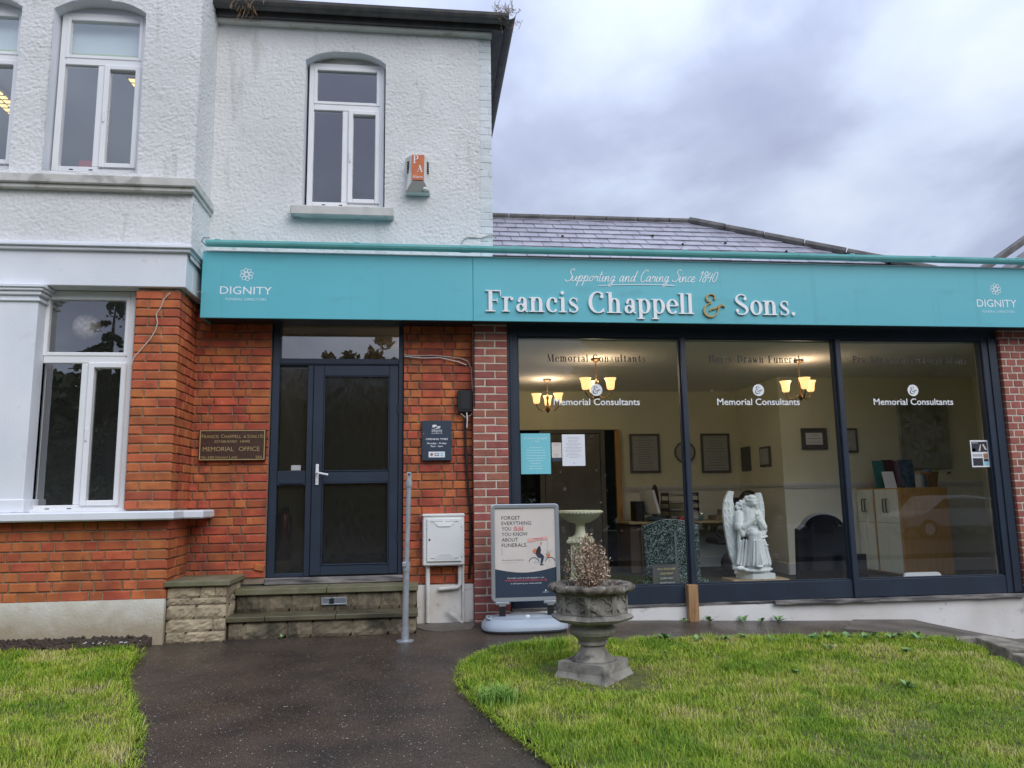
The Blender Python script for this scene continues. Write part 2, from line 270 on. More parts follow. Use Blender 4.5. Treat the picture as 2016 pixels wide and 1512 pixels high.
# ---------------------------------------------------------------- objects
WL = {}
def tag(o, label=None, cat=None, group=None, kind=None):
    for k, v in (('label', label), ('category', cat), ('group', group), ('kind', kind)):
        if v: o[k] = v
    return o
def th(name, label, cat, loc=(0, 0, 0), group=None, kind=None):
    o = bpy.data.objects.new(name, None); S.collection.objects.link(o); o.location = loc; o.empty_display_size = .1
    WL[o] = Vector(loc); return tag(o, label, cat, group, kind)
def place(o, root, rz=0., loc=None, scale=None):   # root was built about the origin
    o.location = loc
    o.rotation_euler = (0, 0, rz)
    if scale: o.scale = (scale,)*3
def copytree(o, parent=None):
    c = o.copy(); S.collection.objects.link(c); c.parent = parent
    if parent: c.matrix_parent_inverse = Matrix()
    for ch in [x for x in S.objects if x.parent is o]: copytree(ch, c)
    return c

class MB:
    def __init__(s): s.v = []; s.f = []
    def add(s, vs, fs):
        k = len(s.v); s.v += [tuple(p) for p in vs]; s.f += [tuple(i+k for i in q) for q in fs]; return s
    def box(s, x0, x1, y0, y1, z0, z1, bev=0.):
        if x0 > x1: x0, x1 = x1, x0
        if y0 > y1: y0, y1 = y1, y0
        if z0 > z1: z0, z1 = z1, z0
        bev = min(bev, (x1-x0)*.3, (y1-y0)*.3, (z1-z0)*.3)
        if bev <= 0:
            vs = [(x, y, z) for z in (z0, z1) for y in (y0, y1) for x in (x0, x1)]
            return s.add(vs, [(0, 2, 3, 1), (4, 5, 7, 6), (0, 1, 5, 4), (2, 6, 7, 3), (0, 4, 6, 2), (1, 3, 7, 5)])
        vs = []; idx = {}
        for ix in (0, 1):
            for iy in (0, 1):
                for iz in (0, 1):
                    X = (x0, x1)[ix]; Y = (y0, y1)[iy]; Z = (z0, z1)[iz]; sx_ = (1, -1)[ix]*bev; sy = (1, -1)[iy]*bev; sz = (1, -1)[iz]*bev
                    idx[ix, iy, iz, 0] = len(vs); vs.append((X, Y+sy, Z+sz))
                    idx[ix, iy, iz, 1] = len(vs); vs.append((X+sx_, Y, Z+sz))
                    idx[ix, iy, iz, 2] = len(vs); vs.append((X+sx_, Y+sy, Z))
        I = idx; fs = []
        for a in (0, 1):
            q = [I[a, 0, 0, 0], I[a, 1, 0, 0], I[a, 1, 1, 0], I[a, 0, 1, 0]]; fs.append(q if a else q[::-1])
            q = [I[0, a, 0, 1], I[1, a, 0, 1], I[1, a, 1, 1], I[0, a, 1, 1]]; fs.append(q[::-1] if a else q)
            q = [I[0, 0, a, 2], I[1, 0, a, 2], I[1, 1, a, 2], I[0, 1, a, 2]]; fs.append(q if a else q[::-1])
        for a in (0, 1):
            for b_ in (0, 1):
                fs.append([I[a, b_, 0, 0], I[a, b_, 1, 0], I[a, b_, 1, 1], I[a, b_, 0, 1]])
                fs.append([I[a, 0, b_, 0], I[a, 1, b_, 0], I[a, 1, b_, 2], I[a, 0, b_, 2]])
                fs.append([I[0, a, b_, 1], I[1, a, b_, 1], I[1, a, b_, 2], I[0, a, b_, 2]])
        for a in (0, 1):
            for b_ in (0, 1):
                for c in (0, 1): fs.append([I[a, b_, c, 0], I[a, b_, c, 1], I[a, b_, c, 2]])
        return s.add(vs, fs)
    def obox(s, c, hx, hy, hz, rot, bev=0.):
        k = len(s.v); s.box(-hx, hx, -hy, hy, -hz, hz, bev); s.v[k:] = [tuple(rot @ Vector(p) + Vector(c)) for p in s.v[k:]]; return s
    def tube(s, pts, r, n=8, cap=True):
        pts = [Vector(p) for p in pts]; rr = r if hasattr(r, '__len__') else [r]*len(pts); vs = []; fs = []
        up_ = Vector((0, 0, 1)); 
        for i, p in enumerate(pts):
            d = (pts[min(i+1, len(pts)-1)]-pts[max(i-1, 0)]).normalized()
            if i == 0:
                a = d.cross(up_ if abs(d.z) < .9 else Vector((0, 1, 0))).normalized()
            else: a = (a - d*a.dot(d)).normalized()
            b_ = d.cross(a)
            for j in range(n):
                t_ = 2*math.pi*j/n; vs.append(p+a*math.cos(t_)*rr[i]+b_*math.sin(t_)*rr[i])
        for i in range(len(pts)-1):
            for j in range(n): fs.append((i*n+j, i*n+(j+1) % n, (i+1)*n+(j+1) % n, (i+1)*n+j))
        if cap: fs.append(tuple(range(n))[::-1]); fs.append(tuple((len(pts)-1)*n+j for j in range(n)))
        return s.add(vs, fs)
    def lathe(s, prof, c=(0, 0, 0), n=24, a0=0., capb=True, capt=True):
        vs = []; fs = []
        for r, z in prof:
            for j in range(n):
                t_ = a0+2*math.pi*j/n; vs.append((c[0]+r*math.cos(t_), c[1]+r*math.sin(t_), c[2]+z))
        m = len(prof)
        for i in range(m-1):
            for j in range(n): fs.append((i*n+j, i*n+(j+1) % n, (i+1)*n+(j+1) % n, (i+1)*n+j))
        if capb: fs.append(tuple(range(n))[::-1])
        if capt: fs.append(tuple((m-1)*n+j for j in range(n)))
        return s.add(vs, fs)
    def ball(s, c, r, n=12, m=8):
        rx, ry, rz = r if hasattr(r, '__len__') else (r, r, r)
        vs = [(c[0], c[1], c[2]-rz)]
        for i in range(1, m):
            p = math.pi*i/m
            for j in range(n):
                t_ = 2*math.pi*j/n; vs.append((c[0]+rx*math.sin(p)*math.cos(t_), c[1]+ry*math.sin(p)*math.sin(t_), c[2]-rz*math.cos(p)))
        vs.append((c[0], c[1], c[2]+rz)); fs = [(0, 1+(j+1) % n, 1+j) for j in range(n)]
        for i in range(m-2):
            for j in range(n): fs.append((1+i*n+j, 1+i*n+(j+1) % n, 1+(i+1)*n+(j+1) % n, 1+(i+1)*n+j))
        q = 1+(m-2)*n; fs += [(q+j, q+(j+1) % n, len(vs)-1) for j in range(n)]
        return s.add(vs, fs)
    def prism(s, poly, y0, y1):   # poly in x,z ; extruded in y (y0 front)
        a = sum(poly[i][0]*poly[(i+1) % len(poly)][1]-poly[(i+1) % len(poly)][0]*poly[i][1] for i in range(len(poly)))
        if a < 0: poly = poly[::-1]
        n_ = len(poly); vs = [(x, y0, z) for x, z in poly]+[(x, y1, z) for x, z in poly]
        return s.add(vs, [tuple(range(n_)), tuple(range(n_, 2*n_))[::-1]]+[(i, i+n_, (i+1) % n_+n_, (i+1) % n_) for i in range(n_)])
    def slab(s, poly, z0, z1):    # poly in x,y ; z0/z1 numbers or functions
        a = sum(poly[i][0]*poly[(i+1) % len(poly)][1]-poly[(i+1) % len(poly)][0]*poly[i][1] for i in range(len(poly)))
        if a < 0: poly = poly[::-1]
        n_ = len(poly); f0 = z0 if callable(z0) else (lambda x, y: z0); f1 = z1 if callable(z1) else (lambda x, y: z1)
        vs = [(x, y, f0(x, y)) for x, y in poly]+[(x, y, f1(x, y)) for x, y in poly]
        return s.add(vs, [tuple(range(n_))[::-1], tuple(range(n_, 2*n_))]+[(i, (i+1) % n_, (i+1) % n_+n_, i+n_) for i in range(n_)])
    def quad(s, *p): return s.add(p, [tuple(range(len(p)))])
    def mesh(s, name):
        me = bpy.data.meshes.new(name); me.from_pydata(s.v, [], s.f); me.update(); return me
    def build(s, name, m, parent=None, smooth=False, ang=None, label=None):
        o = bpy.data.objects.new(name, s.mesh(name)); S.collection.objects.link(o); o.data.materials.append(M[m] if isinstance(m, str) else m)
        if parent is not None:
            w_ = WL.get(parent, Vector()); o.parent = parent; WL[o] = w_
            if w_.length: o.data.transform(Matrix.Translation(-w_))
        else: WL[o] = Vector()
        if smooth: o.data.shade_smooth()
        if ang:
            try: o.data.set_sharp_from_angle(angle=R(ang))
            except Exception: pass
        if label: o['label'] = label
        return o
def struct(name, mb, m, **k): return tag(mb.build(name, m, **k), kind='structure')
def solo(name, mb, m, label, cat, group=None, **k): return tag(mb.build(name, m, **k), label, cat, group)
def arr_obj(name, V, F, m, parent=None, attr=None):
    me = bpy.data.meshes.new(name); nv = len(V); me.vertices.add(nv); me.vertices.foreach_set('co', np.asarray(V, np.float32).ravel())
    F = np.asarray(F, np.int32); me.loops.add(F.size); me.loops.foreach_set('vertex_index', F.ravel()); me.polygons.add(len(F))
    me.polygons.foreach_set('loop_start', np.arange(0, F.size, F.shape[1], dtype=np.int32)); me.polygons.foreach_set('loop_total', np.full(len(F), F.shape[1], np.int32))
    me.update(calc_edges=True)
    if attr is not None:
        a = me.attributes.new('tint', 'FLOAT', 'POINT'); a.data.foreach_set('value', np.asarray(attr, np.float32))
    o = bpy.data.objects.new(name, me); S.collection.objects.link(o); me.materials.append(M[m]); WL[o] = Vector()
    if parent is not None:
        o.parent = parent; w_ = WL[parent]; WL[o] = w_
        if w_.length: me.transform(Matrix.Translation(-w_))
    return o

# value noise for numpy arrays
_P = rng.random((256, 256))
def vn(x, y):
    x = np.asarray(x, float); y = np.asarray(y, float); xi = np.floor(x).astype(int); yi = np.floor(y).astype(int); fx = x-xi; fy = y-yi
    fx = fx*fx*(3-2*fx); fy = fy*fy*(3-2*fy); a = _P[xi % 256, yi % 256]; b_ = _P[(xi+1) % 256, yi % 256]; c = _P[xi % 256, (yi+1) % 256]; d = _P[(xi+1) % 256, (yi+1) % 256]
    return a+(b_-a)*fx+(c-a)*fy+(a-b_-c+d)*fx*fy
def G(x, y):      # ground height
    x = np.asarray(x, float); y = np.asarray(y, float)
    return .15+.04*np.clip(y, -9, 0)-.033*np.clip(x-1, 0, 4.1)-.21*np.clip((x-5.02)/1.0, 0, 1)*np.clip((y+3.)/2., 0, 1)

# ---------------------------------------------------------------- text helpers
def txt(name, s, x0, x1, zb, cap, y, m, parent, ext=.0006, weight=0., shear=0.):
    cu = bpy.data.curves.new(name, 'FONT'); cu.body = s; cu.size = 1; cu.extrude = 0; cu.offset = weight; cu.resolution_u = 3; cu.shear = shear
    o = bpy.data.objects.new('tmp', cu); S.collection.objects.link(o); dg = bpy.context.evaluated_depsgraph_get(); dg.update()
    me = bpy.data.meshes.new_from_object(o.evaluated_get(dg)); bpy.data.objects.remove(o)
    V = np.array([v.co for v in me.vertices]); k = cap/.727
    X = (V[:, 0]-V[:, 0].min())/(V[:, 0].max()-V[:, 0].min())*(x1-x0)+x0; Z = V[:, 1]*k+zb
    P_ = [tuple(p.vertices) for p in me.polygons]; mb = MB(); mb.add([(a, y, c) for a, c in zip(X, Z)], P_)
    if ext > .002:
        n_ = len(V); mb.add([(a, y+ext, c) for a, c in zip(X, Z)], []); 
        from collections import Counter
        ec = Counter();
        for p in P_:
            for i in range(len(p)): ec[(p[i], p[(i+1) % len(p)])] += 1
        for (a, c), _ in list(ec.items()):
            if (c, a) not in ec: mb.f.append((a, a+n_, c+n_, c))
    bpy.data.meshes.remove(me); return mb.build(name, m, parent)

# a Didone-like serif lettering built from strokes (cap height 1)
XH = .70
def _e(cx, cy, rx, ry, a0, a1, wt, wh, n=22):
    pts = []; ws = []
    for i in range(n+1):
        a = R(a0+(a1-a0)*i/n); pts.append((cx+rx*math.cos(a), cy+ry*math.sin(a))); ws.append(wh+(wt-wh)*abs(math.cos(a))**1.5)
    return ('s', pts, ws)
def _r(x0, y0, x1, y1): return ('r', x0, y0, x1, y1)
def _b(x, y, r): return ('b', x, y, r)
def _s(pts, ws): return ('s', pts, ws)
T_, H_ = .135, .040
def _stem(x, y0=0., y1=XH, T=None, foot=True, head='l', fw_=.10):
    T = T or T_
    o = [_r(x-T/2, y0, x+T/2, y1)]
    if foot: o.append(_r(x-T/2-fw_, y0, x+T/2+fw_, y0+H_))
    if head == 'l': o.append(_r(x-T/2-fw_*.95, y1-H_, x, y1))
    if head == 'b': o.append(_r(x-T/2-fw_, y1-H_, x+T/2+fw_, y1))
    return o
def _arch(x0, x1): 
    rx = (x1-x0)/2; return [_e(x0+rx, XH-.21, rx, .19, 178, 8, T_, H_, 16), _r(x1-T_/2, 0, x1+T_/2, XH-.19), _r(x1-T_/2-.09, 0, x1+T_/2+.10, H_)]
def glyph(c):
    if c == ' ': return [], .36
    if c == 'i': return _stem(.17)+[_b(.16, .93, .085)], .36
    if c == 'l': return _stem(.17, 0, 1.), .36
    if c == 'n': return _stem(.17)+_arch(.20, .54), .76
    if c == 'm': return _stem(.17)+_arch(.20, .52)+_arch(.55, .87), 1.09
    if c == 'h': return _stem(.17, 0, 1.)+_arch(.20, .54), .76
    if c == 'k': return _stem(.17, 0, 1.)+[_s([(.22, .28), (.50, XH-.02)], [H_, H_]), _s([(.30, .36), (.55, .02)], [T_, T_]), _r(.42, 0, .70, H_), _r(.40, XH-H_, .62, XH)], .72
    if c == 'u': return [_r(.11, .2, .11+T_, XH), _r(.02, XH-H_, .2, XH), _e(.36, .21, .19, .19, 185, 355, T_, H_, 16), _r(.50, 0, .50+T_, XH), _r(.40, XH-H_, .56, XH), _r(.56, 0, .73, H_)], .76
    if c == 'r': return _stem(.17)+[_e(.37, XH-.20, .17, .18, 175, 70, T_*.6, H_, 10), _b(.45, XH-.09, .075)], .56
    if c == 'p': return _stem(.17, -.27, XH)+[_e(.36, .35, .21, .33, 140, -140, T_, H_, 26)], .68
    if c == 'd': return [_r(.48, 0, .48+T_, 1.), _r(.38, 1-H_, .52, 1.), _r(.54, 0, .70, H_), _e(.31, .35, .21, .33, 40, 320, T_, H_, 26)], .70
    if c == 'o': return [_e(.32, .35, .225, .33, 0, 360, T_, H_, 30)], .64
    if c == 'c': return [_e(.32, .35, .225, .33, 42, 318, T_, H_, 26), _b(.47, .52, .075)], .60
    if c == 'e': return [_e(.32, .35, .225, .33, 5, 318, T_, H_, 26), _r(.12, .36, .53, .36+H_)], .60
    if c == 'a': return [_r(.40, .10, .40+T_, .50), _e(.34, .48, .14, .19, 0, 150, T_, H_, 12), _b(.20, .52, .07), _e(.28, .19, .15, .17, 20, 340, T_*.9, H_, 22), _e(.555, .10, .065, .085, 185, 330, .05, H_, 8)], .64
    if c == 's':
        return [_s([(.46, .52), (.43, .62), (.30, .685), (.16, .62), (.135, .50), (.22, .40), (.36, .31), (.46, .20), (.42, .07), (.28, .015), (.14, .07), (.10, .17)],
                   [H_, H_, H_, .06, .11, .14, .14, .12, .06, H_, H_, H_]), _r(.445, .47, .475, .69), _r(.085, .01, .115, .2)], .56
    if c == 't': return [_r(.15, .08, .15+T_, .90), _r(.03, XH-H_, .44, XH), _e(.30, .12, .11, .11, 185, 330, .09, H_, 10)], .46
    if c == 'g': return [_e(.28, .46, .17, .22, 0, 360, T_*.85, H_, 24), _e(.30, -.12, .24, .14, 0, 360, .08, H_+.02, 26), _s([(.2, .26), (.13, .16), (.2, .07), (.4, .04), (.5, -.06)], [H_, .06, .09, .09, .06]), _s([(.4, .62), (.48, .68), (.56, .67)], [H_, H_, .05])], .62
    if c == 'w': return [_s([(.08, XH), (.28, .02)], [T_, T_]), _s([(.28, .02), (.46, XH)], [H_, H_]), _s([(.42, XH), (.62, .02)], [T_, T_]), _s([(.62, .02), (.80, XH)], [H_, H_]), _r(0, XH-H_, .2, XH), _r(.34, XH-H_, .54, XH), _r(.70, XH-H_, .9, XH)], .92
    if c == 'y': return [_s([(.10, XH), (.33, .04)], [T_, T_]), _s([(.54, XH), (.24, -.22)], [H_, H_]), _b(.2, -.2, .06), _r(0, XH-H_, .22, XH), _r(.44, XH-H_, .64, XH)], .66
    if c == '.': return [_b(.14, .08, .088)], .30
    if c == '-': return [_r(.05, .28, .33, .33)], .38
    if c == 'F': return _stem(.24, 0, 1, T_*1.1, head='b', fw_=.14)+[_r(.3, 1-H_, .72, 1), _s([(.70, 1), (.71, .72)], [.05, .03]), _r(.3, .50, .56, .50+H_), _r(.54, .42, .57, .62)], .76
    if c == 'P': return _stem(.24, 0, 1, T_*1.1, head='b', fw_=.13)+[_e(.44, .74, .24, .24, 90, -90, T_, H_, 16), _r(.3, 1-H_, .46, 1), _r(.3, .48, .46, .48+H_)], .76
    if c == 'D': return _stem(.24, 0, 1, T_*1.1, head='l', fw_=.13)+[_e(.40, .5, .40, .48, 90, -90, T_*1.05, H_, 22), _r(.3, 1-H_, .42, 1), _r(.3, 0, .42, H_)], .92
    if c == 'H': return _stem(.22, 0, 1, T_*1.1, head='b', fw_=.12)+_stem(.76, 0, 1, T_*1.1, head='b', fw_=.12)+[_r(.25, .49, .72, .49+H_)], .98
    if c == 'M': return _stem(.20, 0, 1, H_*1.2, head='', fw_=.12)+_stem(.95, 0, 1, T_*1.1, head='b', fw_=.10)+[_s([(.22, 1), (.56, .02)], [T_, T_]), _s([(.56, .02), (.9, 1)], [H_, H_]), _r(.06, 1-H_, .3, 1)], 1.16
    if c == 'A': return [_s([(.46, 1), (.14, 0)], [H_, H_]), _s([(.44, 1), (.76, 0)], [T_*1.15, T_*1.15]), _r(.02, 0, .28, H_), _r(.60, 0, .94, H_), _r(.24, .33, .65, .33+H_)], .94
    if c == 'C': return [_e(.48, .5, .37, .49, 48, 312, T_*1.1, H_, 30), _b(.68, .78, .085), _s([(.74, .22), (.76, .05)], [H_, H_])], .88
    if c == 'S':
        return [_s([(.60, .76), (.58, .90), (.40, .985), (.20, .92), (.12, .76), (.20, .62), (.42, .48), (.60, .34), (.64, .20), (.54, .06), (.36, .015), (.18, .06), (.12, .2)],
                   [H_, .05, H_, .07, .12, .15, .16, .15, .12, .07, H_, .05, H_]), _b(.57, .78, .08), _b(.15, .2, .08)], .76
    if c == '&':
        return [_s([(.66, .80), (.60, .93), (.44, .985), (.28, .92), (.22, .78), (.30, .64), (.46, .56), (.30, .50), (.14, .38), (.08, .18), (.14, .02), (.32, -.10), (.54, -.08), (.72, .08), (.80, .30), (.92, .44), (1.06, .42), (1.12, .34)],
                   [.05, .05, .05, .08, .10, .08, .04, .05, .08, .11, .11, .09, .06, .05, .06, .08, .06, .03]), _b(.64, .78, .07), _s([(.34, .16), (.44, .26), (.62, .30), (.82, .40), (.95, .52)], [.05, .08, .09, .06, .03])], 1.16
    return [], .5
def smooth_path(pts, ws, k=5):
    if len(pts) < 3 or len(pts) > 14: 
        if len(pts) != 18: return pts, ws
    P_ = [pts[0]]+list(pts)+[pts[-1]]; W_ = [ws[0]]+list(ws)+[ws[-1]]; o = []; ow = []
    for i in range(1, len(P_)-2):
        for j in range(k):
            t_ = j/k; o.append(tuple(.5*((2*P_[i][a])+(-P_[i-1][a]+P_[i+1][a])*t_+(2*P_[i-1][a]-5*P_[i][a]+4*P_[i+1][a]-P_[i+2][a])*t_**2+(-P_[i-1][a]+3*P_[i][a]-3*P_[i+1][a]+P_[i+2][a])*t_**3) for a in (0, 1)))
            ow.append(W_[i]+(W_[i+1]-W_[i])*t_)
    o.append(pts[-1]); ow.append(ws[-1]); return o, ow
_off = [0]
def ribbon(mb, pts, ws, fx, y, ext):
    n_ = len(pts); A = []; B = []
    for i in range(n_):
        p = pts[max(i-1, 0)]; q = pts[min(i+1, n_-1)]; dx, dy = q[0]-p[0], q[1]-p[1]; l_ = math.hypot(dx, dy) or 1; nx, ny = -dy/l_, dx/l_
        A.append((pts[i][0]+nx*ws[i]/2, pts[i][1]+ny*ws[i]/2)); B.append((pts[i][0]-nx*ws[i]/2, pts[i][1]-ny*ws[i]/2))
    vs = []; 
    for yy in ((y, y+ext) if ext > .002 else (y,)):
        for P_ in (A, B):
            for i_, p in enumerate(P_): X, Z = fx(*p); vs.append((X, yy-(2.5e-5*i_ if yy == y else 0), Z))
    fs = [(i, i+1, n_+i+1, n_+i) for i in range(n_-1)]
    if ext > .002:
        fs += [(i, 2*n_+i, 2*n_+i+1, i+1) for i in range(n_-1)]+[(n_+i, n_+i+1, 3*n_+i+1, 3*n_+i) for i in range(n_-1)]+[(0, n_, 3*n_, 2*n_), (n_-1, 3*n_-1, 4*n_-1, 2*n_-1)]
    mb.add(vs, fs)
def serif(name, s, x0, x1, zb, cap, y, m, parent, ext=.0005, shear=0., track=0., bold=1., split=None, T=None, Hh=None):
    global T_, H_
    keep_ = (T_, H_); T_, H_ = T or T_, Hh or H_
    cur = 0; items = []
    for ch in s:
        pr, ad = glyph(ch); items.append((cur, pr)); cur += ad+track
    T_, H_ = keep_
    tot = cur-track; k = (x1-x0)/tot; mb = MB(); res = {}
    for ci, (ox, pr) in enumerate(items):
        if split is not None: mb = res.setdefault((ci, s[ci]), MB())
        for j, p in enumerate(pr):
            yy = y-.0004*(j+1) if ext > .002 else y-.00012*(j+1)
            fx = lambda a, b_: (x0+(ox+a+shear*b_)*k, zb+b_*cap)
            if p[0] == 'r': ribbon(mb, [(p[1], (p[2]+p[4])/2), (p[3], (p[2]+p[4])/2)], [abs(p[4]-p[2])]*2, fx, yy, ext)
            elif p[0] == 's':
                P_, W_ = smooth_path(p[1], p[2]); ribbon(mb, P_, [w_*bold for w_ in W_], fx, yy, ext)
            else:
                n_ = 12; vs = [fx(p[1]+p[3]*math.cos(2*math.pi*i/n_), p[2]+p[3]*math.sin(2*math.pi*i/n_)) for i in range(n_)]
                if ext > .002: mb.prism(vs, yy, yy+ext)
                else: mb.add([(a, yy, b_) for a, b_ in vs], [tuple(range(n_))])
    if split is not None: return res
    return mb.build(name, m, parent)

def rect_frame(mb, x0, x1, z0, z1, t_, y0, y1, bev=.004):
    mb.box(x0, x0+t_, y0, y1, z0, z1, bev); mb.box(x1-t_, x1, y0, y1, z0, z1, bev)
    mb.box(x0+t_, x1-t_, y0+.001, y1, z0, z0+t_, bev); mb.box(x0+t_, x1-t_, y0+.001, y1, z1-t_, z1, bev)
def part_obj(name, mb, m, parent, **k): return mb.build(name, m, parent, **k)

# ---------------------------------------------------------------- bricks
def brick_var(L_, dep, h, n=5, ch=.006, jit=.0022):
    out_ = []
    for i in range(n):
        r_ = random.Random(i*13+int(L_*1000)); j = lambda a=jit: r_.uniform(-a, a)
        x, z = L_/2, h/2; fr = [(-x+ch+j(), -dep/2+j(.0015), -z+ch+j()), (x-ch+j(), -dep/2+j(.0015), -z+ch+j()), (x-ch+j(), -dep/2+j(.0015), z-ch+j()), (-x+ch+j(), -dep/2+j(.0015), z-ch+j())]
        md = [(-x+j(.001), -dep/2+ch, -z), (x+j(.001), -dep/2+ch, -z), (x+j(.001), -dep/2+ch, z), (-x+j(.001), -dep/2+ch, z)]
        bk = [(-x, dep/2, -z), (x, dep/2, -z), (x, dep/2, z), (-x, dep/2, z)]
        mb = MB(); mb.add(fr+md+bk, [(0, 1, 2, 3)]+[(a, a+4, (a+1) % 4+4, (a+1) % 4) for a in range(4)]+[(a+4, a+8, (a+1) % 4+8, (a+1) % 4+4) for a in range(4)])
        me = mb.mesh('brick'); out_.append(me)
    return out_
_BV = {}
def bricks(parent, m, plane, side, u0, u1, z0, z1, course, rowfn, joint=.011, dep=.10, skip=None, rough=.0035, name='brick', corner=None, start=None):
    n_rows = int(round((z1-z0)/course)); course = (z1-z0)/n_rows; h = course-joint; w_ = WL[parent]; cnt = 0
    for r_ in range(n_rows):
        us = start(r_) if start else u0; u = us; zc_ = z0+(r_+.5)*course
        for L_ in rowfn(r_):
            a, b_ = max(u, us), min(u+L_, u1); u += L_+joint
            if b_-a < .025: continue
            if u1-b_ < .033: b_ = u1
            dep_ = corner(r_) if (corner and b_ > u1-.01) else dep
            if skip and skip((a+b_)/2, zc_): continue
            base = min((.215, .1025, .06), key=lambda q: abs(q-(b_-a))); key = (base, m, round(h, 3), dep_)
            if key not in _BV:
                _BV[key] = brick_var(base, dep_, h, 5, .005 if 'new' in m else .007, rough*.6)
                for me in _BV[key]: me.materials.append(M[m])
            o = bpy.data.objects.new(name, random.choice(_BV[key])); S.collection.objects.link(o); o.parent = parent
            uc = (a+b_)/2; pr = random.uniform(-.002, rough)
            if side == 'front': o.location = Vector((uc, plane+dep_/2-pr, zc_))-w_
            else: o.location = Vector((plane-dep/2+pr, uc, zc_))-w_; o.rotation_euler = (0, 0, R(90))
            o.scale = ((b_-a)/base, 1, 1); o.rotation_euler.y += random.uniform(-.006, .006) if side == 'front' else 0
            cnt += 1
    return cnt
def flemish(off=0., st=.215, hd=.1025, j=.011):
    def f(r_):
        seq = [st, hd]*12 if r_ % 2 == 0 else [hd, st]*12
        if r_ % 2 == 0: seq = [st*.5+off]+seq[1:]
        else: seq = [hd*.5+off*.5, hd]+seq[1:]
        return seq
    return f

# ================================================================ GROUND
xs = np.unique(np.concatenate([np.linspace(-200, -8, 12), np.linspace(-8, 9, 86), np.linspace(9, 200, 12)]))
ys = np.unique(np.concatenate([np.linspace(-200, -10, 12), np.linspace(-10, .3, 60), np.linspace(.3, 200, 10)]))
X, Y = np.meshgrid(xs, ys); Z = G(X, Y)-.012-.0
V = np.stack([X, Y, Z], -1).reshape(-1, 3); nx = len(xs); ii = (np.arange(len(ys)-1)[:, None]*nx+np.arange(nx-1)[None]).ravel()
gobj = arr_obj('ground', V, np.stack([ii, ii+1, ii+nx+1, ii+nx], 1), 'pavement'); tag(gobj, kind='structure')
# path sheet (asphalt) draped
def drape(name, x0, x1, y0, y1, dz, m, nx_=80, ny_=70, mask=None):
    xs = np.linspace(x0, x1, nx_); ys = np.linspace(y0, y1, ny_); X, Y = np.meshgrid(xs, ys)
    Z = G(X, Y)+dz+(vn(X*3, Y*3)-.5)*.006; V = np.stack([X, Y, Z], -1).reshape(-1, 3)
    ii = (np.arange(ny_-1)[:, None]*nx_+np.arange(nx_-1)[None]).ravel(); F = np.stack([ii, ii+1, ii+nx_+1, ii+nx_], 1)
    return arr_obj(name, V, F, m)
tag(drape('path', -3.9, 5.02, -7.6, .12, .0, 'path'), kind='structure')
tag(drape('driveway', 5.03, 9., -7.6, .3, -.0, 'concrete', 40, 50), kind='structure')

LL = [(-9, -.63), (-3.5, -.62), (-2.95, -.63), (-2.42, -.62), (-2.25, -.74), (-2.18, -1.0), (-2.14, -1.3), (-2.06, -1.6), (-1.93, -1.95), (-1.76, -2.33), (-1.62, -2.62), (-1.50, -2.95), (-1.41, -3.29), (-1.33, -3.8), (-1.3, -4.5), (-1.3, -7.2), (-9, -7.2)]
RL = [(.26, -2.03), (.275, -1.75), (.33, -1.52), (.42, -1.34), (.56, -1.18), (.74, -1.06), (1.1, -.97), (1.5, -.935), (2.0, -.90), (2.475, -.875), (3.2, -.83), (4.0, -.77), (4.45, -.76), (4.62, -.95), (4.66, -1.25), (4.52, -1.6), (4.40, -2.1), (4.38, -3), (4.5, -7.2), (1.2, -7.2), (1.05, -5.0), (.86, -4.2), (.66, -3.6), (.52, -3.15), (.40, -2.72), (.30, -2.35)]
def inside(poly, X, Y):
    r_ = np.zeros(X.shape, bool); n_ = len(poly)
    for i in range(n_):
        (xa, ya), (xb, yb) = poly[i], poly[(i+1) % n_]
        c = ((ya > Y) != (yb > Y)) & (X < (xb-xa)*(Y-ya)/((yb-ya) if yb != ya else 1e-9)+xa); r_ ^= c
    return r_
lawn_h = .014
def lawn(name, poly):
    mb = MB(); mb.slab(poly, lambda x, y: float(G(x, y))-.05, lambda x, y: float(G(x, y))+lawn_h)
    # triangulated top draped on a grid
    xs = np.arange(min(p[0] for p in poly), max(p[0] for p in poly), .06); ys = np.arange(min(p[1] for p in poly), max(p[1] for p in poly), .06)
    X, Y = np.meshgrid(xs, ys); ins = inside(poly, X, Y); Z = G(X, Y)+lawn_h+.004+(vn(X*7, Y*7)-.4)*.012
    V = np.stack([X, Y, Z], -1).reshape(-1, 3); nx_ = len(xs); c = ins[:-1, :-1] & ins[1:, :-1] & ins[:-1, 1:] & ins[1:, 1:]
    ii = (np.arange(len(ys)-1)[:, None]*nx_+np.arange(nx_-1)[None])[c]; k = len(mb.v)
    mb.f = [f for i, f in enumerate(mb.f) if i != 1]
    mb.v += [tuple(p) for p in V]; mb.f += [(i+k, i+1+k, i+nx_+1+k, i+nx_+k) for i in ii.tolist()]
    return tag(mb.build(name, 'thatch'), kind='structure')
lawn('lawn', LL); lawn('lawn', RL)
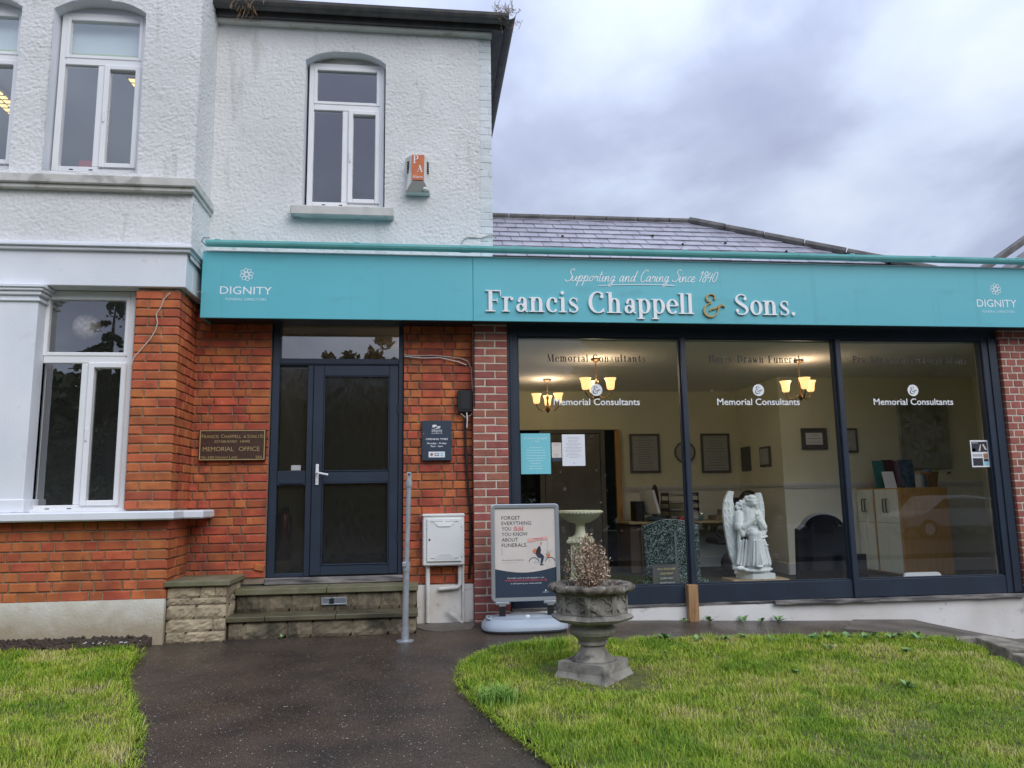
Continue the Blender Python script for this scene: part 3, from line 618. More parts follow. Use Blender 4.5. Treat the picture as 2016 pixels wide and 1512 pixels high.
def grass(name, poly, dens, bx, label):
    x0, x1, y0, y1 = bx; n_ = int((x1-x0)*(y1-y0)*dens); x = rng.uniform(x0, x1, n_); y = rng.uniform(y0, y1, n_)
    ed = inside(poly, x+.02, y) & inside(poly, x-.02, y) & inside(poly, x, y+.012) & inside(poly, x, y-.012)
    clump = vn(x*9+3, y*9); big = vn(x*1.7+11, y*1.7+5); dry = vn(x*3.1+40, y*3.1+9)*.55+vn(x*8+1, y*8+77)*.45
    keep = ed & (rng.random(n_) < (.55+.45*clump)*np.clip(1.45-dry*.9, .4, 1)); x, y, clump, big, dry = [a[keep] for a in (x, y, clump, big, dry)]; n_ = len(x)
    urn = np.hypot(x-1.19, y+2.02) < .22; near_ = np.clip((np.hypot(x-1.19, (y+2.05))-.2)/.35, .35, 1); 
    h = (.014+.024*clump+.026*rng.random(n_)**1.5)*(.7+.6*big); h[urn] *= .1; h *= near_
    far = rng.random(n_) < .02; h[far] *= 1.9
    a = rng.uniform(0, 2*np.pi, n_); lean = rng.uniform(.15, 1.05, n_); wd = rng.uniform(.0018, .0036, n_)*(1+.25*(y > -1.6))
    dx, dy = np.cos(a), np.sin(a); px_, py_ = -dy, dx; z = G(x, y)+lawn_h
    V = np.empty((n_, 5, 3)); 
    V[:, 0] = np.stack([x-px_*wd/2, y-py_*wd/2, z], 1); V[:, 1] = np.stack([x+px_*wd/2, y+py_*wd/2, z], 1)
    mx_ = x+dx*lean*h*.4; my_ = y+dy*lean*h*.4; V[:, 2] = np.stack([mx_-px_*wd*.4, my_-py_*wd*.4, z+h*.62], 1); V[:, 3] = np.stack([mx_+px_*wd*.4, my_+py_*wd*.4, z+h*.62], 1)
    V[:, 4] = np.stack([x+dx*lean*h*1.05, y+dy*lean*h*1.05, z+h*(1.02-.35*lean*.6)], 1)
    b_ = np.arange(n_)[:, None]*5; F = np.concatenate([b_+[0, 1, 3], b_+[0, 3, 2], b_+[2, 3, 4]])
    ud = np.clip(1-np.hypot(x-1.3, (y+2.05)*1.3)/.5, 0, 1); tint = np.clip(.04+.55*rng.random(n_)**1.5+(dry-.47)*1.3+(rng.random(n_) < .08)*.5+ud*.5, 0, 1)
    if dens > 9000:      # ragged fringe hanging over the path edge
        P_ = np.array(poly+[poly[0]]); sg_ = np.hypot(*np.diff(P_, axis=0).T); cs_ = np.concatenate([[0], np.cumsum(sg_)]); m_ = 15000; u_ = rng.uniform(0, cs_[-1], m_); k_ = np.searchsorted(cs_, u_)-1; f_ = ((u_-cs_[k_])/sg_[k_])[:, None]
        q_ = P_[k_]*(1-f_)+P_[k_+1]*f_+rng.normal(0, .018, (m_, 2)); d_ = np.diff(P_, axis=0)[k_]/sg_[k_][:, None]; ar = sum(poly[i][0]*poly[(i+1) % len(poly)][1]-poly[(i+1) % len(poly)][0]*poly[i][1] for i in range(len(poly))); sgn = 1 if ar > 0 else -1
        nrm = np.stack([d_[:, 1], -d_[:, 0]], 1)*sgn; ok_ = (q_[:, 1] > -4.2) & (q_[:, 0] > -4) & (vn(q_[:, 0]*14, q_[:, 1]*14) > .30); q_, nrm = q_[ok_], nrm[ok_]; m_ = len(q_); L_ = rng.uniform(.025, .065, m_)*(.5+vn(q_[:, 0]*7, q_[:, 1]*7)); a_ = np.arctan2(nrm[:, 1], nrm[:, 0])+rng.normal(0, .9, m_); dx_, dy_ = np.cos(a_), np.sin(a_); z_ = G(q_[:, 0], q_[:, 1])+rng.uniform(0, lawn_h, m_); w_ = .0017; zk_ = rng.uniform(.5, 1.1, m_)
        E_ = np.empty((m_, 5, 3)); E_[:, 0] = np.stack([q_[:, 0]+dy_*w_, q_[:, 1]-dx_*w_, z_], 1); E_[:, 1] = np.stack([q_[:, 0]-dy_*w_, q_[:, 1]+dx_*w_, z_], 1)
        for j_, (ff, hh, ww) in enumerate(((.45, .75, .8), (.45, .75, -.8), (1., .55, 0))): E_[:, 2+j_] = np.stack([q_[:, 0]+dx_*L_*ff+dy_*w_*ww, q_[:, 1]+dy_*L_*ff-dx_*w_*ww, z_+L_*hh*zk_], 1)
        b2 = np.arange(m_)[:, None]*5+len(V)*5; F = np.concatenate([F, b2+[0, 1, 3], b2+[0, 3, 2], b2+[2, 3, 4]]); V = np.concatenate([V, E_]); tint = np.concatenate([tint, np.clip(rng.uniform(0, .5, m_)+(rng.random(m_) < .12)*.5, 0, 1)])
    o = arr_obj(name, V.reshape(-1, 3), F, 'grass', attr=np.repeat(tint, 5)); tag(o, label, 'grass', kind='stuff')
grass('grass', RL, 20000, (.2, 4.7, -4.0, -.7), 'green and straw coloured mown grass of the right-hand lawn round the stone urn')
grass('grass', RL, 3500, (.2, 4.7, -7., -4.0), 'short green grass of the right-hand lawn nearest the camera')
grass('grass', LL, 20000, (-3.9, -1.2, -4.0, -.55), 'short yellow-green grass of the left lawn below the bay window')
grass('grass', LL, 3000, (-8, -1.2, -7., -4.0), 'short green grass of the left lawn nearest the camera')
# soil strip under the bay
mb = MB(); xs = np.arange(-6, -2.2, .03)
n_ = 0
for i in range(2600):
    x = random.uniform(-5.5, -2.28); y = random.uniform(-.645, -.475); r_ = random.uniform(.006, .022); z = float(G(x, y))+.02+(y+.65)*.28+random.uniform(-.005, .012)
    mb.add([(x-r_, y, z), (x+r_*.8, y-r_, z-.004), (x+r_, y+r_*.8, z), (x-r_*.2, y+r_, z-.003), (x, y, z+r_*random.uniform(.5, 1.1))], [(0, 1, 4), (1, 2, 4), (2, 3, 4), (3, 0, 4)])
mb.slab([(-6, -.66), (-2.27, -.66), (-2.25, -.46), (-6, -.46)], lambda x, y: float(G(x, y))-.03, lambda x, y: float(G(x, y))+.014+(y+.66)*.28)
tag(mb.build('bare_soil', 'soil'), 'strip of crumbly dark soil between left lawn and bay plinth', 'soil', kind='stuff')
mb = MB()
for i in range(14):
    x = random.uniform(-2.75, -2.3); y = random.uniform(-.64, -.53); mb.ball((x, y, float(G(x, y))+.055), (random.uniform(.006, .014), .008, .006), 6, 4)
tag(mb.build('pebbles', 'paper'), 'few pale pebbles scattered on the soil strip', 'pebbles', kind='stuff')
mb = MB()
for i in range(1500):
    e_ = random.random()
    if e_ < .45: k_ = random.randrange(len(LL)-3); a, b_ = LL[k_], LL[k_+1]; o_ = (1, 0)
    else: k_ = random.randrange(len(RL)-5); a, b_ = RL[k_], RL[k_+1]; o_ = (-.7, .5)
    if e_ > .85: x, y = random.uniform(-1.7, 2.4), random.uniform(-3.6, -.5)
    else: t_ = random.random(); q = abs(random.gauss(0, .07))+.01; x = a[0]+(b_[0]-a[0])*t_+o_[0]*q; y = a[1]+(b_[1]-a[1])*t_+o_[1]*q
    if y < -4.2 or x < -2.6 or x > 4.6: continue
    r_ = random.uniform(.0012, .0038); z = float(G(x, y)); an_ = random.uniform(0, 6.28); mb.add([(x+r_*math.cos(an_+j*1.57)*random.uniform(.6, 1.3), y+r_*math.sin(an_+j*1.57)*random.uniform(.6, 1.3), z) for j in range(4)]+[(x, y, z+r_*random.uniform(.4, 1))], [(0, 1, 4), (1, 2, 4), (2, 3, 4), (3, 0, 4)])
tag(mb.build('grit', 'kerbst'), 'loose grit and crumbs gathered along the edges of the path', 'grit', kind='stuff')
mb = MB()
for i in range(46):
    x, y = random.uniform(-2., 3.6), random.uniform(-3.7, -.6); r_ = random.uniform(.006, .013); z = float(G(x, y))+(.05 if inside(RL, np.array([x]), np.array([y]))[0] or inside(LL, np.array([x]), np.array([y]))[0] else .003); an_ = random.uniform(0, 6.28); c_, s_ = math.cos(an_), math.sin(an_)
    mb.add([(x-c_*r_, y-s_*r_, z+.001), (x-s_*r_*.45, y+c_*r_*.45, z+.004), (x+c_*r_, y+s_*r_, z+.002), (x+s_*r_*.45, y-c_*r_*.45, z+.003)], [(0, 3, 2, 1)])
tag(mb.build('fallen_leaves', 'straw'), 'few small dry leaves fallen on path and lawn', 'leaves', kind='stuff')
# footpath / road behind the camera
struct('road', MB().box(-120, 120, -19, -11, -.6, -.231), 'road')

# leaves and small tufts growing at the path / step joints
def leafy(name, x, y, z, n_, ln, label, grp=None, m='leaf', spread=1.0, seed=0):
    rr = random.Random(seed+int(abs(x)*1000)); mb = MB()
    for i in range(n_):
        a = rr.uniform(0, 6.28); L_ = ln*rr.uniform(.6, 1.1); e_ = rr.uniform(.25, 1.1); w_ = L_*rr.uniform(.16, .26); d = Vector((math.cos(a)*spread, math.sin(a)*spread, 0)); pp = Vector((-d.y, d.x, 0)).normalized()
        b0 = Vector((x, y, z)); p1 = b0+d*L_*.45*math.cos(e_)+Vector((0, 0, L_*.5*math.sin(e_))); p2 = b0+d*L_*math.cos(e_)+Vector((0, 0, L_*.72*math.sin(e_)))
        mb.add([b0, p1+pp*w_+Vector((0, 0, .004)), p1, p1-pp*w_+Vector((0, 0, .004)), p2], [(0, 2, 1), (0, 3, 2), (1, 2, 4), (2, 3, 4)])
    return tag(mb.build(name, m), label, 'weed', grp)
ORD = ['first', 'second', 'third', 'fourth', 'fifth', 'sixth', 'seventh', 'eighth', 'ninth', 'tenth', 'eleventh', 'twelfth', 'thirteenth', 'fourteenth']
for i, (x, y) in enumerate([(2.05, -.93), (2.55, -.98), (2.75, -.93), (2.95, -1.05), (3.5, -.93), (3.7, -.90), (3.82, -.98), (3.95, -.90), (4.08, -.95), (4.2, -.88), (4.3, -1.0), (4.36, -.9), (3.35, -.95), (2.3, -1.02)]):
    oi_ = sorted([2.05, 2.55, 2.75, 2.95, 3.5, 3.7, 3.82, 3.95, 4.08, 4.2, 4.3, 4.36, 3.35, 2.3]).index(x)
    leafy('weed_plant', x, y, float(G(x, y))+.026, 11, .095, ORD[oi_]+' broad-leaved weed from the urn along the lawn back edge', 'weeds along the back of the lawn', seed=i)
for x, y, lb in ((3.28, -1.35, 'flat grey-green rosette weed in the middle of the right lawn towards the back'), (2.62, -2.1, 'small blue-green weed alone in the middle of the right lawn'), (3.25, -2.42, 'larger sprawling weed in the lawn at the right edge of the photo'), (3.9, -1.45, 'dark low weed beside bare patch near the kerb stones')):
    leafy('weed_plant', x, y, float(G(x, y))+.026, 16, .085, lb, seed=5)
for i in range(1):
    rr = random.Random(3); mb = MB()
    for k in range(260):
        a = rr.uniform(0, 6.28); x = .46+rr.gauss(0, .05); y = -2.58+rr.gauss(0, .05); L_ = rr.uniform(.08, .15); d = (math.cos(a), math.sin(a)); z = float(G(x, y))+.02; q = rr.uniform(.3, .8)
        p1 = (x+d[0]*L_*.45*q, y+d[1]*L_*.45*q, z+L_*.62); p2 = (x+d[0]*L_*1.2*q, y+d[1]*L_*1.2*q, z+L_*(.95-.5*q)); w_ = .0035
        mb.add([(x-d[1]*w_, y+d[0]*w_, z), (x+d[1]*w_, y-d[0]*w_, z), (p1[0]+d[1]*w_*.8, p1[1]-d[0]*w_*.8, p1[2]), (p1[0]-d[1]*w_*.8, p1[1]+d[0]*w_*.8, p1[2]), p2], [(0, 1, 2, 3), (3, 2, 4)])
    tag(mb.build('grass_tuft', 'tuft'), 'long bright tuft of grass overhanging the path at the lawn corner', 'grass tuft')
for x, y, lb in ((2.52, -.02, 'weed growing left of the bare timber block below the shop window'), (2.78, -.02, 'weed growing right of the bare timber block below the shop window'), (3.12, -.02, 'weed at plinth foot third from the timber block'), (3.3, -.03, 'spreading weed at the plinth foot below the angel'), (3.48, -.01, 'upright single-stemmed weed at the plinth foot below the angel')):
    leafy('weed_plant', x, y-.03, float(G(x, y)), 8, .11 if x > 2.6 else .08, lb, seed=2)
leafy('weed_plant', -1.6, .0, .345, 12, .10, 'small weed in the corner between stone pier and steps', seed=9, m='leaf')
leafy('weed_plant', -1.2, -.43, .145, 6, .045, 'tiny clover-like seedling at the foot of the lower step', seed=4)
leafy('weed_plant', .02, -.62, .13, 4, .03, 'tiny seedling beside the foot of the handrail post', seed=6)

# ================================================================ UPPER WHITE WALL
def rough_sheet(mb_list, u0, u1, z0, z1, fn, holes=(), step=.0082, amp=.0075, seed=0., fl=()):
    nu = int(round((u1-u0)/step))+1; nz = int(round((z1-z0)/step))+1; U, Zz = np.meshgrid(np.linspace(u0, u1, nu), np.linspace(z0, z1, nz))
    wu = U+(vn(U*21+5, Zz*21+seed)-.5)*.022; wz = Zz+(vn(U*21+seed, Zz*21+31)-.5)*.022; ru, rz_ = wu*.85+wz*.5+20, wz*.85-wu*.5+20
    c = vn(U*6+3, Zz*6+seed); wv = vn(U*3+seed, Zz*3); lump = np.zeros_like(U)
    for cell, hh, sd_ in ((.030, 1., 3), (.019, .8, 57), (.024, .8, 131)):
        gu, gz_ = (ru/cell, rz_/(cell*.8)) if sd_ != 57 else (wu/cell+40, wz/cell+40); iu, iz = np.floor(gu).astype(int), np.floor(gz_).astype(int)
        for du in (-1, 0, 1):
            for dz in (-1, 0, 1):
                a, b_ = iu+du, iz+dz; k1 = (a*7+b_*13+sd_) % 256; k2 = (a*29+b_*5+sd_*3) % 256
                px_, pz_ = a+_P[k1, k2], b_+_P[k2, k1]; h_i = _P[(k1+91) % 256, k2]; d2 = (gu-px_)**2+(gz_-pz_)**2; rr2 = (.42+.38*h_i)**2
                lump = np.maximum(lump, hh*(.25+.75*h_i)*np.clip(1-d2/rr2, 0, 1)**.7)
    d = amp*1.35*lump*(.7+.5*c)+.005*wv
    for (a0, a1, b0, b1) in fl:
        d = np.where((U > a0) & (U < a1) & (Zz > b0) & (Zz < b1), d*.12, d)
    V = fn(U, Zz, d).reshape(-1, 3); keep = np.ones((nz-1, nu-1), bool); uc = (U[:-1, :-1]+U[1:, 1:])/2; zc_ = (Zz[:-1, :-1]+Zz[1:, 1:])/2
    for (a0, a1, b0, b1, rise) in holes:
        xc = (a0+a1)/2; top = b1+rise*(1-np.abs((uc-xc)/((a1-a0)/2))**2.8); keep &= ~((uc > a0) & (uc < a1) & (zc_ > b0) & (zc_ < top))
    ii = (np.arange(nz-1)[:, None]*nu+np.arange(nu-1)[None])[keep]
    mb_list.append((V, np.stack([ii, ii+1, ii+nu+1, ii+nu], 1)))
def join_arr(name, lst, m, parent):
    k = 0; Vs = []; Fs = []
    for V, F in lst: Vs.append(V); Fs.append(F+k); k += len(V)
    return arr_obj(name, np.concatenate(Vs), np.concatenate(Fs), m, parent)
def reveal(mb, x0, x1, z0, z1, rise, yf, yb):
    n_ = 24; top = [(x0+(x1-x0)*i/n_, z1+rise*(1-abs(2*i/n_-1)**2.8)) for i in range(n_+1)]
    pl = [(x0, z0)]+top+[(x1, z0)]
    for i in range(len(pl)-1):
        a, b_ = pl[i], pl[i+1]; mb.quad((a[0], yf, a[1]), (a[0], yb, a[1]), (b_[0], yb, b_[1]), (b_[0], yf, b_[1]))
def casement(parent, x0, x1, z0, z1, y, tz, gl='glass', tl=.055, label=None, mull=None):
    """white uPVC window: fixed toplight over a fixed and an opening light"""
    mb = MB(); rect_frame(mb, x0, x1, z0, z1, tl, y, y+.07, .006); xm = mull or (x0+x1)/2-.01
    mb.box(x0+tl, x1-tl, y+.002, y+.068, tz-.035, tz+.035, .006); mb.box(xm-.032, xm+.032, y+.003, y+.066, z0+tl, tz-.035, .006)
    for a, b_ in ((x0+.14*(x1-x0), x0+.2*(x1-x0)), (x0+.3*(x1-x0), x0+.36*(x1-x0))): pass
    win = mb.build('window', 'upvc', parent, label=label)
    s_ = MB(); rect_frame(s_, xm+.030, x1-tl+.012, z0+tl-.012, tz-.028, .05, y-.018, y+.05, .008); s_.build('sash', 'upvc', win)
    s_ = MB(); rect_frame(s_, x0+tl-.008, x1-tl+.008, tz+.03, z1-tl+.008, .036, y-.006, y+.05, .006); s_.build('sash', 'upvc', win)
    for a, b_, c, d in ((x0+tl, xm-.032, z0+tl, tz-.035), (xm+.075, x1-tl-.035, z0+tl+.035, tz-.075), (x0+tl+.025, x1-tl-.025, tz+.06, z1-tl-.025)):
        MB().box(a-.006, b_+.006, y+.025, y+.031, c-.006, d+.006).build('pane', gl, win)
    h = MB(); h.box(xm+.045, xm+.062, y-.03, y-.018, (z0+tz)/2-.06, (z0+tz)/2+.05, .003); h.build('handle', 'upvc', win)
    d = MB(); 
    for f in (.2, .42): d.box(x0+(x1-x0)*f, x0+(x1-x0)*f+.035, y-.002, y+.004, z0+.02, z0+.028)
    d.build('drain_slot', 'ink', win)
    return win

WZ1 = 6.215
hw = th('house_wall', 'white roughcast upper wall of the house with one casement window', 'wall', (-.7, .1, 3.7))
lst = []
rough_sheet(lst, -2.13, .60, 3.55, WZ1, lambda U, Z, d: np.stack([U, .1-d, Z], -1), holes=[(-1.205, -.385, 4.23, 5.84, .115)], fl=[(.3, .6, 3.55, 3.84)])
join_arr('roughcast', lst, 'render', hw)
mb = MB(); reveal(mb, -1.205, -.385, 4.23, 5.84, .115, .093, .30); mb.box(-1.25, -.34, .30, .32, 4.2, 4.26); mb.build('window_reveal', 'paint_white', hw)
mb = MB(); mb.prism([(-1.21, 5.85), (-.38, 5.85), (-.38, 6.1), (-1.21, 6.1)], .225, .25); mb.build('window_head_filler', 'sillstone', hw)
casement(hw, -1.18, -.40, 4.29, 5.88, .20, 5.385)
mb = MB(); mb.box(-1.30, -.285, -.02, .2, 4.125, 4.225, .01); mb.build('window_sill', 'sillstone', hw)
# painted brick quoin
mb = MB(); mb.box(.60, .72, .107, .35, 3.0, WZ1); mb.box(.716, .72, .3, 7, 3.3, WZ1); mb.build('quoin_backing', 'quoin', hw)
cnt = bricks(hw, 'quoin', .105, 'front', .575, .726, 3.85, WZ1-.03, .0775, lambda r_: [.15] if r_ % 3 == 0 else ([.11, .10] if r_ % 3 == 1 else [.06, .12]), joint=.005, dep=.06, rough=.0035, name='painted_brick')
mb = MB(); mb.tube([(.40, .085, 3.90), (.43, .08, 3.95), (.47, .08, 3.965), (.6, .09, 3.96), (.68, .085, 3.99), (.735, .09, 4.0), (.76, .12, 3.97)], .006, 5); solo('wire', mb, 'cable', 'pale wire pinned across the white painted quoin bricks above the fascia', 'wire')
# eaves
mb = MB(); mb.box(-2.13, .735, .02, .11, 6.19, 6.225, .004); mb.build('soffit_board', 'sillstone', hw)
ev = th('eaves_gutter', 'old dark gutter and eaves running along the top of the white house', 'gutter', (-.7, -.05, 6.25))
mb = MB(); mb.box(-2.2, .86, -.02, .6, 6.225, 6.245); mb.box(.735, .86, .6, 7., 6.225, 6.245); mb.build('soffit', 'gutter', ev)
def halfround(mb, p0, p1, r, n=8, t_=.006, along='x'):
    vs = []; 
    for p in (p0, p1):
        for rr in (r, r-t_):
            for i in range(n+1):
                a = math.pi+math.pi*i/n; o1, o2 = rr*math.cos(a), rr*math.sin(a)
                vs.append((p[0], p[1]+o1, p[2]+o2) if along == 'x' else (p[0]+o1, p[1], p[2]+o2))
    k = n+1; fs = [(i, i+1, 2*k+i+1, 2*k+i) for i in range(n)]+[(k+i, 3*k+i, 3*k+i+1, k+i+1) for i in range(n)]+[(0, 2*k, 3*k, k), (n, k+n, 3*k+n, 2*k+n)]+[(i, k+i, k+i+1, i+1) for i in range(n)]+[(2*k+i, 2*k+i+1, 3*k+i+1, 3*k+i) for i in range(n)]
    mb.add(vs, fs)
mb = MB(); halfround(mb, (-2.6, -.09, 6.335), (.90, -.09, 6.335), .075); mb.box(-2.2, .87, -.02, -.0, 6.245, 6.36); mb.build('gutter_trough', 'gutter', ev)
mb = MB(); halfround(mb, (.90, -.16, 6.335), (.90, 6.5, 6.335), .075, along='y'); mb.box(.83, .85, -.0, 6.5, 6.245, 6.36); mb.build('side_gutter', 'gutter', ev)
def dry(x, y, z, n_, ln, hang, label, seed):
    rr = random.Random(seed); mb = MB()
    for i in range(n_):
        bx, by = x+rr.gauss(0, .06), y+rr.gauss(0, .02); L_ = ln*rr.uniform(.4, 1); a = rr.uniform(0, 6.28); hz = rr.uniform(-.3, 1) if not hang else rr.uniform(-1, .1)
        p = Vector((bx, by, z)); pts = [p]
        for k in range(4): p = p+Vector((math.cos(a)*L_*.12, math.sin(a)*L_*.12, L_*.22*hz-(.04*k*L_ if hang else 0))); a += rr.uniform(-.8, .8); pts.append(p)
        mb.tube(pts, .0022, 3, False)
        for q in pts[2:]:
            for t_ in range(2): mb.tube([q, q+Vector((rr.uniform(-.02, .02), rr.uniform(-.02, .02), rr.uniform(-.02, .02)))], .0018, 3, False)
    return tag(mb.build('dry_gutter_plant', 'twigdry'), label, 'dead plant')
dry(-1.72, -.1, 6.34, 60, .22, True, 'dead straw-coloured weed hanging from the left end of the eaves gutter', 1)
dry(.86, -.12, 6.38, 34, .16, False, 'dry weed sprouting at the outer corner of the eaves gutter', 2)
dry(.90, -.1, 6.30, 20, .14, True, 'dead roots hanging below the corner of the eaves gutter', 5)
# house shell and roofs
hr = th('house_roof', 'slate roof of the white house above its eaves gutter', 'roof', (-2, 3, 6.4))
mb = MB(); mb.add([(-9, -.02, 6.36), (.87, -.02, 6.36), (.87, 8, 6.36), (-9, 8, 6.36), (-4, 4, 8.8), (-3, 4, 8.8)], [(0, 1, 5, 4), (1, 2, 5), (2, 3, 4, 5), (3, 0, 4), (3, 2, 1, 0)]); mb.build('roof_slope', 'slate', hr)
struct('back_wall', MB().box(-9, .72, 7.9, 8, 0, 6.3), 'render')
# dim rooms behind the upper windows
def room(name, x0, x1, y0, y1, z0, z1, m, front=None, mf=None, mc=None):
    mb = MB(); t_ = .04
    mb.box(x0-t_, x0, y0, y1, z0, z1); mb.box(x1, x1+t_, y0, y1, z0, z1); mb.box(x0, x1, y1, y1+t_, z0, z1); struct(name+'_wall', mb, m)
    struct(name+'_floor', MB().box(x0-t_, x1+t_, y0, y1+t_, z0-.06, z0-.002), mf or m); struct(name+'_ceiling', MB().box(x0-t_, x1+t_, y0, y1+t_, z1+.002, z1+.06), mc or m)
room('upper_room', -2.05, .6, .34, 3.6, 3.72, 6.12, 'darkroom')
room('bay_room', -6.5, -2.2, -.2, 3.6, 3.92, 6.12, 'darkroom')
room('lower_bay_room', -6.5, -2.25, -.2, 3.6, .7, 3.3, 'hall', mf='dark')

# alarm box
al = th('alarm_box', 'white alarm box with orange front panel on the roughcast wall', 'alarm', (-.045, .08, 4.6))
mb = MB(); mb.add([(-.172, .09, 4.80), (.080, .09, 4.80), (.080, .09, 4.395), (-.172, .09, 4.395), (-.115, -.02, 4.785), (.028, -.02, 4.785), (.018, -.03, 4.50), (-.105, -.03, 4.50), (-.165, .0, 4.40), (.072, .0, 4.40)],
    [(0, 1, 5, 4), (1, 2, 9, 6, 5), (0, 4, 7, 8, 3), (4, 5, 6, 7), (3, 8, 9, 2), (0, 3, 2, 1)]); mb.build('case', 'alarm', al)
MB().add([(-.105, -.034, 4.50), (.018, -.034, 4.50), (.072, -.004, 4.40), (-.165, -.004, 4.40)], [(0, 3, 2, 1)]).build('lower_cover', 'alarmgrey', al)
MB().prism([(-.105, 4.512), (.014, 4.512), (.020, 4.782), (-.106, 4.782)], -.042, -.022).build('orange_panel', 'orange', al)
serif('lettering', 'P', -.098, -.040, 4.69, .085, -.0435, 'papw', al, bold=1.2); serif('lettering', 'A', -.055, .005, 4.60, .07, -.0435, 'papw', al, bold=1.2)
txt('lettering', 'Alarm', -.098, .004, 4.532, .030, -.0445, 'papw', al)
for sx_ in (-1, 1):
    for k in range(6): MB().obox((-.045+sx_*.10, .028, 4.62+k*.022), .014, .012, .003, Matrix.Rotation(R(35*sx_), 3, 'Y')).build('sounder_slot', 'ink', al)
MB().ball((.028, -.015, 4.425), (.028, .028, .024), 12, 8).build('beacon_lens', 'alarm', al, smooth=True)

# ================================================================ UPPER BAY
bw = th('bay_wall', 'white roughcast square bay upstairs with two arched casement windows', 'wall', (-3, -.46, 4))
BX = -2.10; BY = -.46
lst = []
rough_sheet(lst, -4.7, BX+.009, 3.58, 6.6, lambda U, Z, d: np.stack([U, BY-d, Z], -1), holes=[(-3.42, -2.60, 4.30, 5.90, .115), (-4.52, -3.70, 4.30, 5.90, .115)], seed=40)
rough_sheet(lst, BY-.007, .1, 3.5, 6.6, lambda U, Z, d: np.stack([BX+d, U, Z], -1), seed=80)
join_arr('roughcast', lst, 'render', bw)
mb = MB(); reveal(mb, -3.42, -2.60, 4.30, 5.90, .115, BY-.006, -.26); reveal(mb, -4.52, -3.70, 4.30, 5.90, .115, BY-.006, -.26)
mb.prism([(-3.43, 5.92), (-2.59, 5.92), (-2.59, 6.15), (-3.43, 6.15)], -.33, -.31); mb.prism([(-4.53, 5.92), (-3.69, 5.92), (-3.69, 6.15), (-4.53, 6.15)], -.33, -.31); mb.build('window_reveal', 'paint_white', bw)
casement(bw, -3.40, -2.615, 4.35, 5.95, -.345, 5.45); casement(bw, -4.50, -3.70, 4.35, 5.95, -.345, 5.45)
mb = MB(); mb.box(-5.2, -2.055, -.56, -.36, 4.155, 4.24, .008); mb.box(-2.14, -2.055, -.3601, .12, 4.155, 4.238, .008)
mb.box(-5.2, -2.075, -.53, -.40, 4.115, 4.156, .004); mb.box(-2.13, -2.075, -.40, .11, 4.116, 4.155, .004); mb.build('window_sill', 'sillstone', bw)
for x0, x1 in ((-3.36, -2.66), (-4.46, -3.75)):
    b_ = MB().box(x0, x1, -.23, -.225, 5.60, 5.93).build('roller_blind', 'blind', bw); MB().box(x0, x1, -.232, -.222, 5.555, 5.60).build('blind_hem', 'blindhem', b_)
def fluoro(p0, p1, label):
    d = Vector(p1)-Vector(p0); l_ = d.length; a = math.atan2(d.y, d.x); f = th('ceiling_light', label, 'ceiling light', ((p0[0]+p1[0])/2, (p0[1]+p1[1])/2, 6.08), 'strip lights upstairs')
    f.rotation_euler = (0, 0, a); WL[f] = Vector()
    MB().box(-l_/2, l_/2, -.11, .11, -.02, .03).build('housing', 'louvre', f)
    for s_ in (-.05, .05): MB().box(-l_/2, l_/2, s_-.035, s_+.035, -.03, -.021).build('tube', 'tube', f)
    mb = MB(); k = int(l_/.1)
    for i in range(k+1): mb.box(-l_/2+i*l_/k-.005, -l_/2+i*l_/k+.005, -.105, .105, -.040, -.022)
    mb.build('louvre', 'steel', f)
fluoro((-4.95, 1.1, 0), (-4.93, 2.9, 0), 'lit yellow louvred strip light seen through the left upstairs window')
fluoro((-3.21, .98, 0), (-3.21, 2.5, 0), 'lit yellow louvred strip light seen through the right upstairs bay window')
mb = MB(); mb.box(-3.32, -3.08, .0, .25, 4.38, 4.62, .01); solo('box_file', mb, 'redfold', 'red box file standing behind the upstairs bay window pane', 'box file')

# ================================================================ LOWER BAY
lb = th('bay_window', 'ground-floor bay with red brick pier, white column and casement windows', 'bay window', (-3, -.46, .6))
BX2 = -2.165
mb = MB(); mb.box(-5.6, BX2-.02, BY+.012, BY+.25, .5, 1.17); mb.box(-2.53, BX2-.012, BY+.012, BY+.25, 1.25, 3.22); mb.box(BX2-.2, BX2-.012, BY+.2, .12, .5, 3.40); mb.build('mortar', 'mortar_bay', lb)
pier = lambda r_: [.105, .24] if r_ % 2 == 0 else [.225, .12]
bricks(lb, 'brick_bay', BY, 'front', -2.545, BX2, 1.255, 3.20, .0815, pier, corner=lambda r_: .215 if r_ % 2 else .10)
bricks(lb, 'brick_bay', BX2, 'side', BY+.111, .1, 1.255, 3.20, .0815, lambda r_: [.215, .215, .1] if r_ % 2 == 0 else [.215, .215], start=lambda r_: BY+(.226 if r_ % 2 else .111))
bricks(lb, 'brick_bay', BY, 'front', -3.95, BX2, .50, 1.165, .0815, flemish(.03), corner=lambda r_: .215 if r_ % 2 else .10)
bricks(lb, 'brick_bay', BX2, 'side', BY+.111, .1, .50, 1.165, .0815, lambda r_: [.215, .215, .1] if r_ % 2 == 0 else [.215, .215], start=lambda r_: BY+(.226 if r_ % 2 else .111))
mb = MB(); mb.box(-5.6, -2.09, -.60, -.30, 1.17, 1.245, .012); mb.box(-2.25, -1.93, -.3001, .09, 1.17, 1.243, .012)
o_ = mb.build('stone_sill', 'sillstone', lb); o_.data.materials[0] = M['paint_white']
mb = MB(); mb.slab([(-5.6, BY-.01), (BX2-.004, BY-.01), (BX2-.004, .1), (-5.6, .1)], lambda x, y: -.1, lambda x, y: .505); mb.build('plinth', 'plinth_bay', lb)
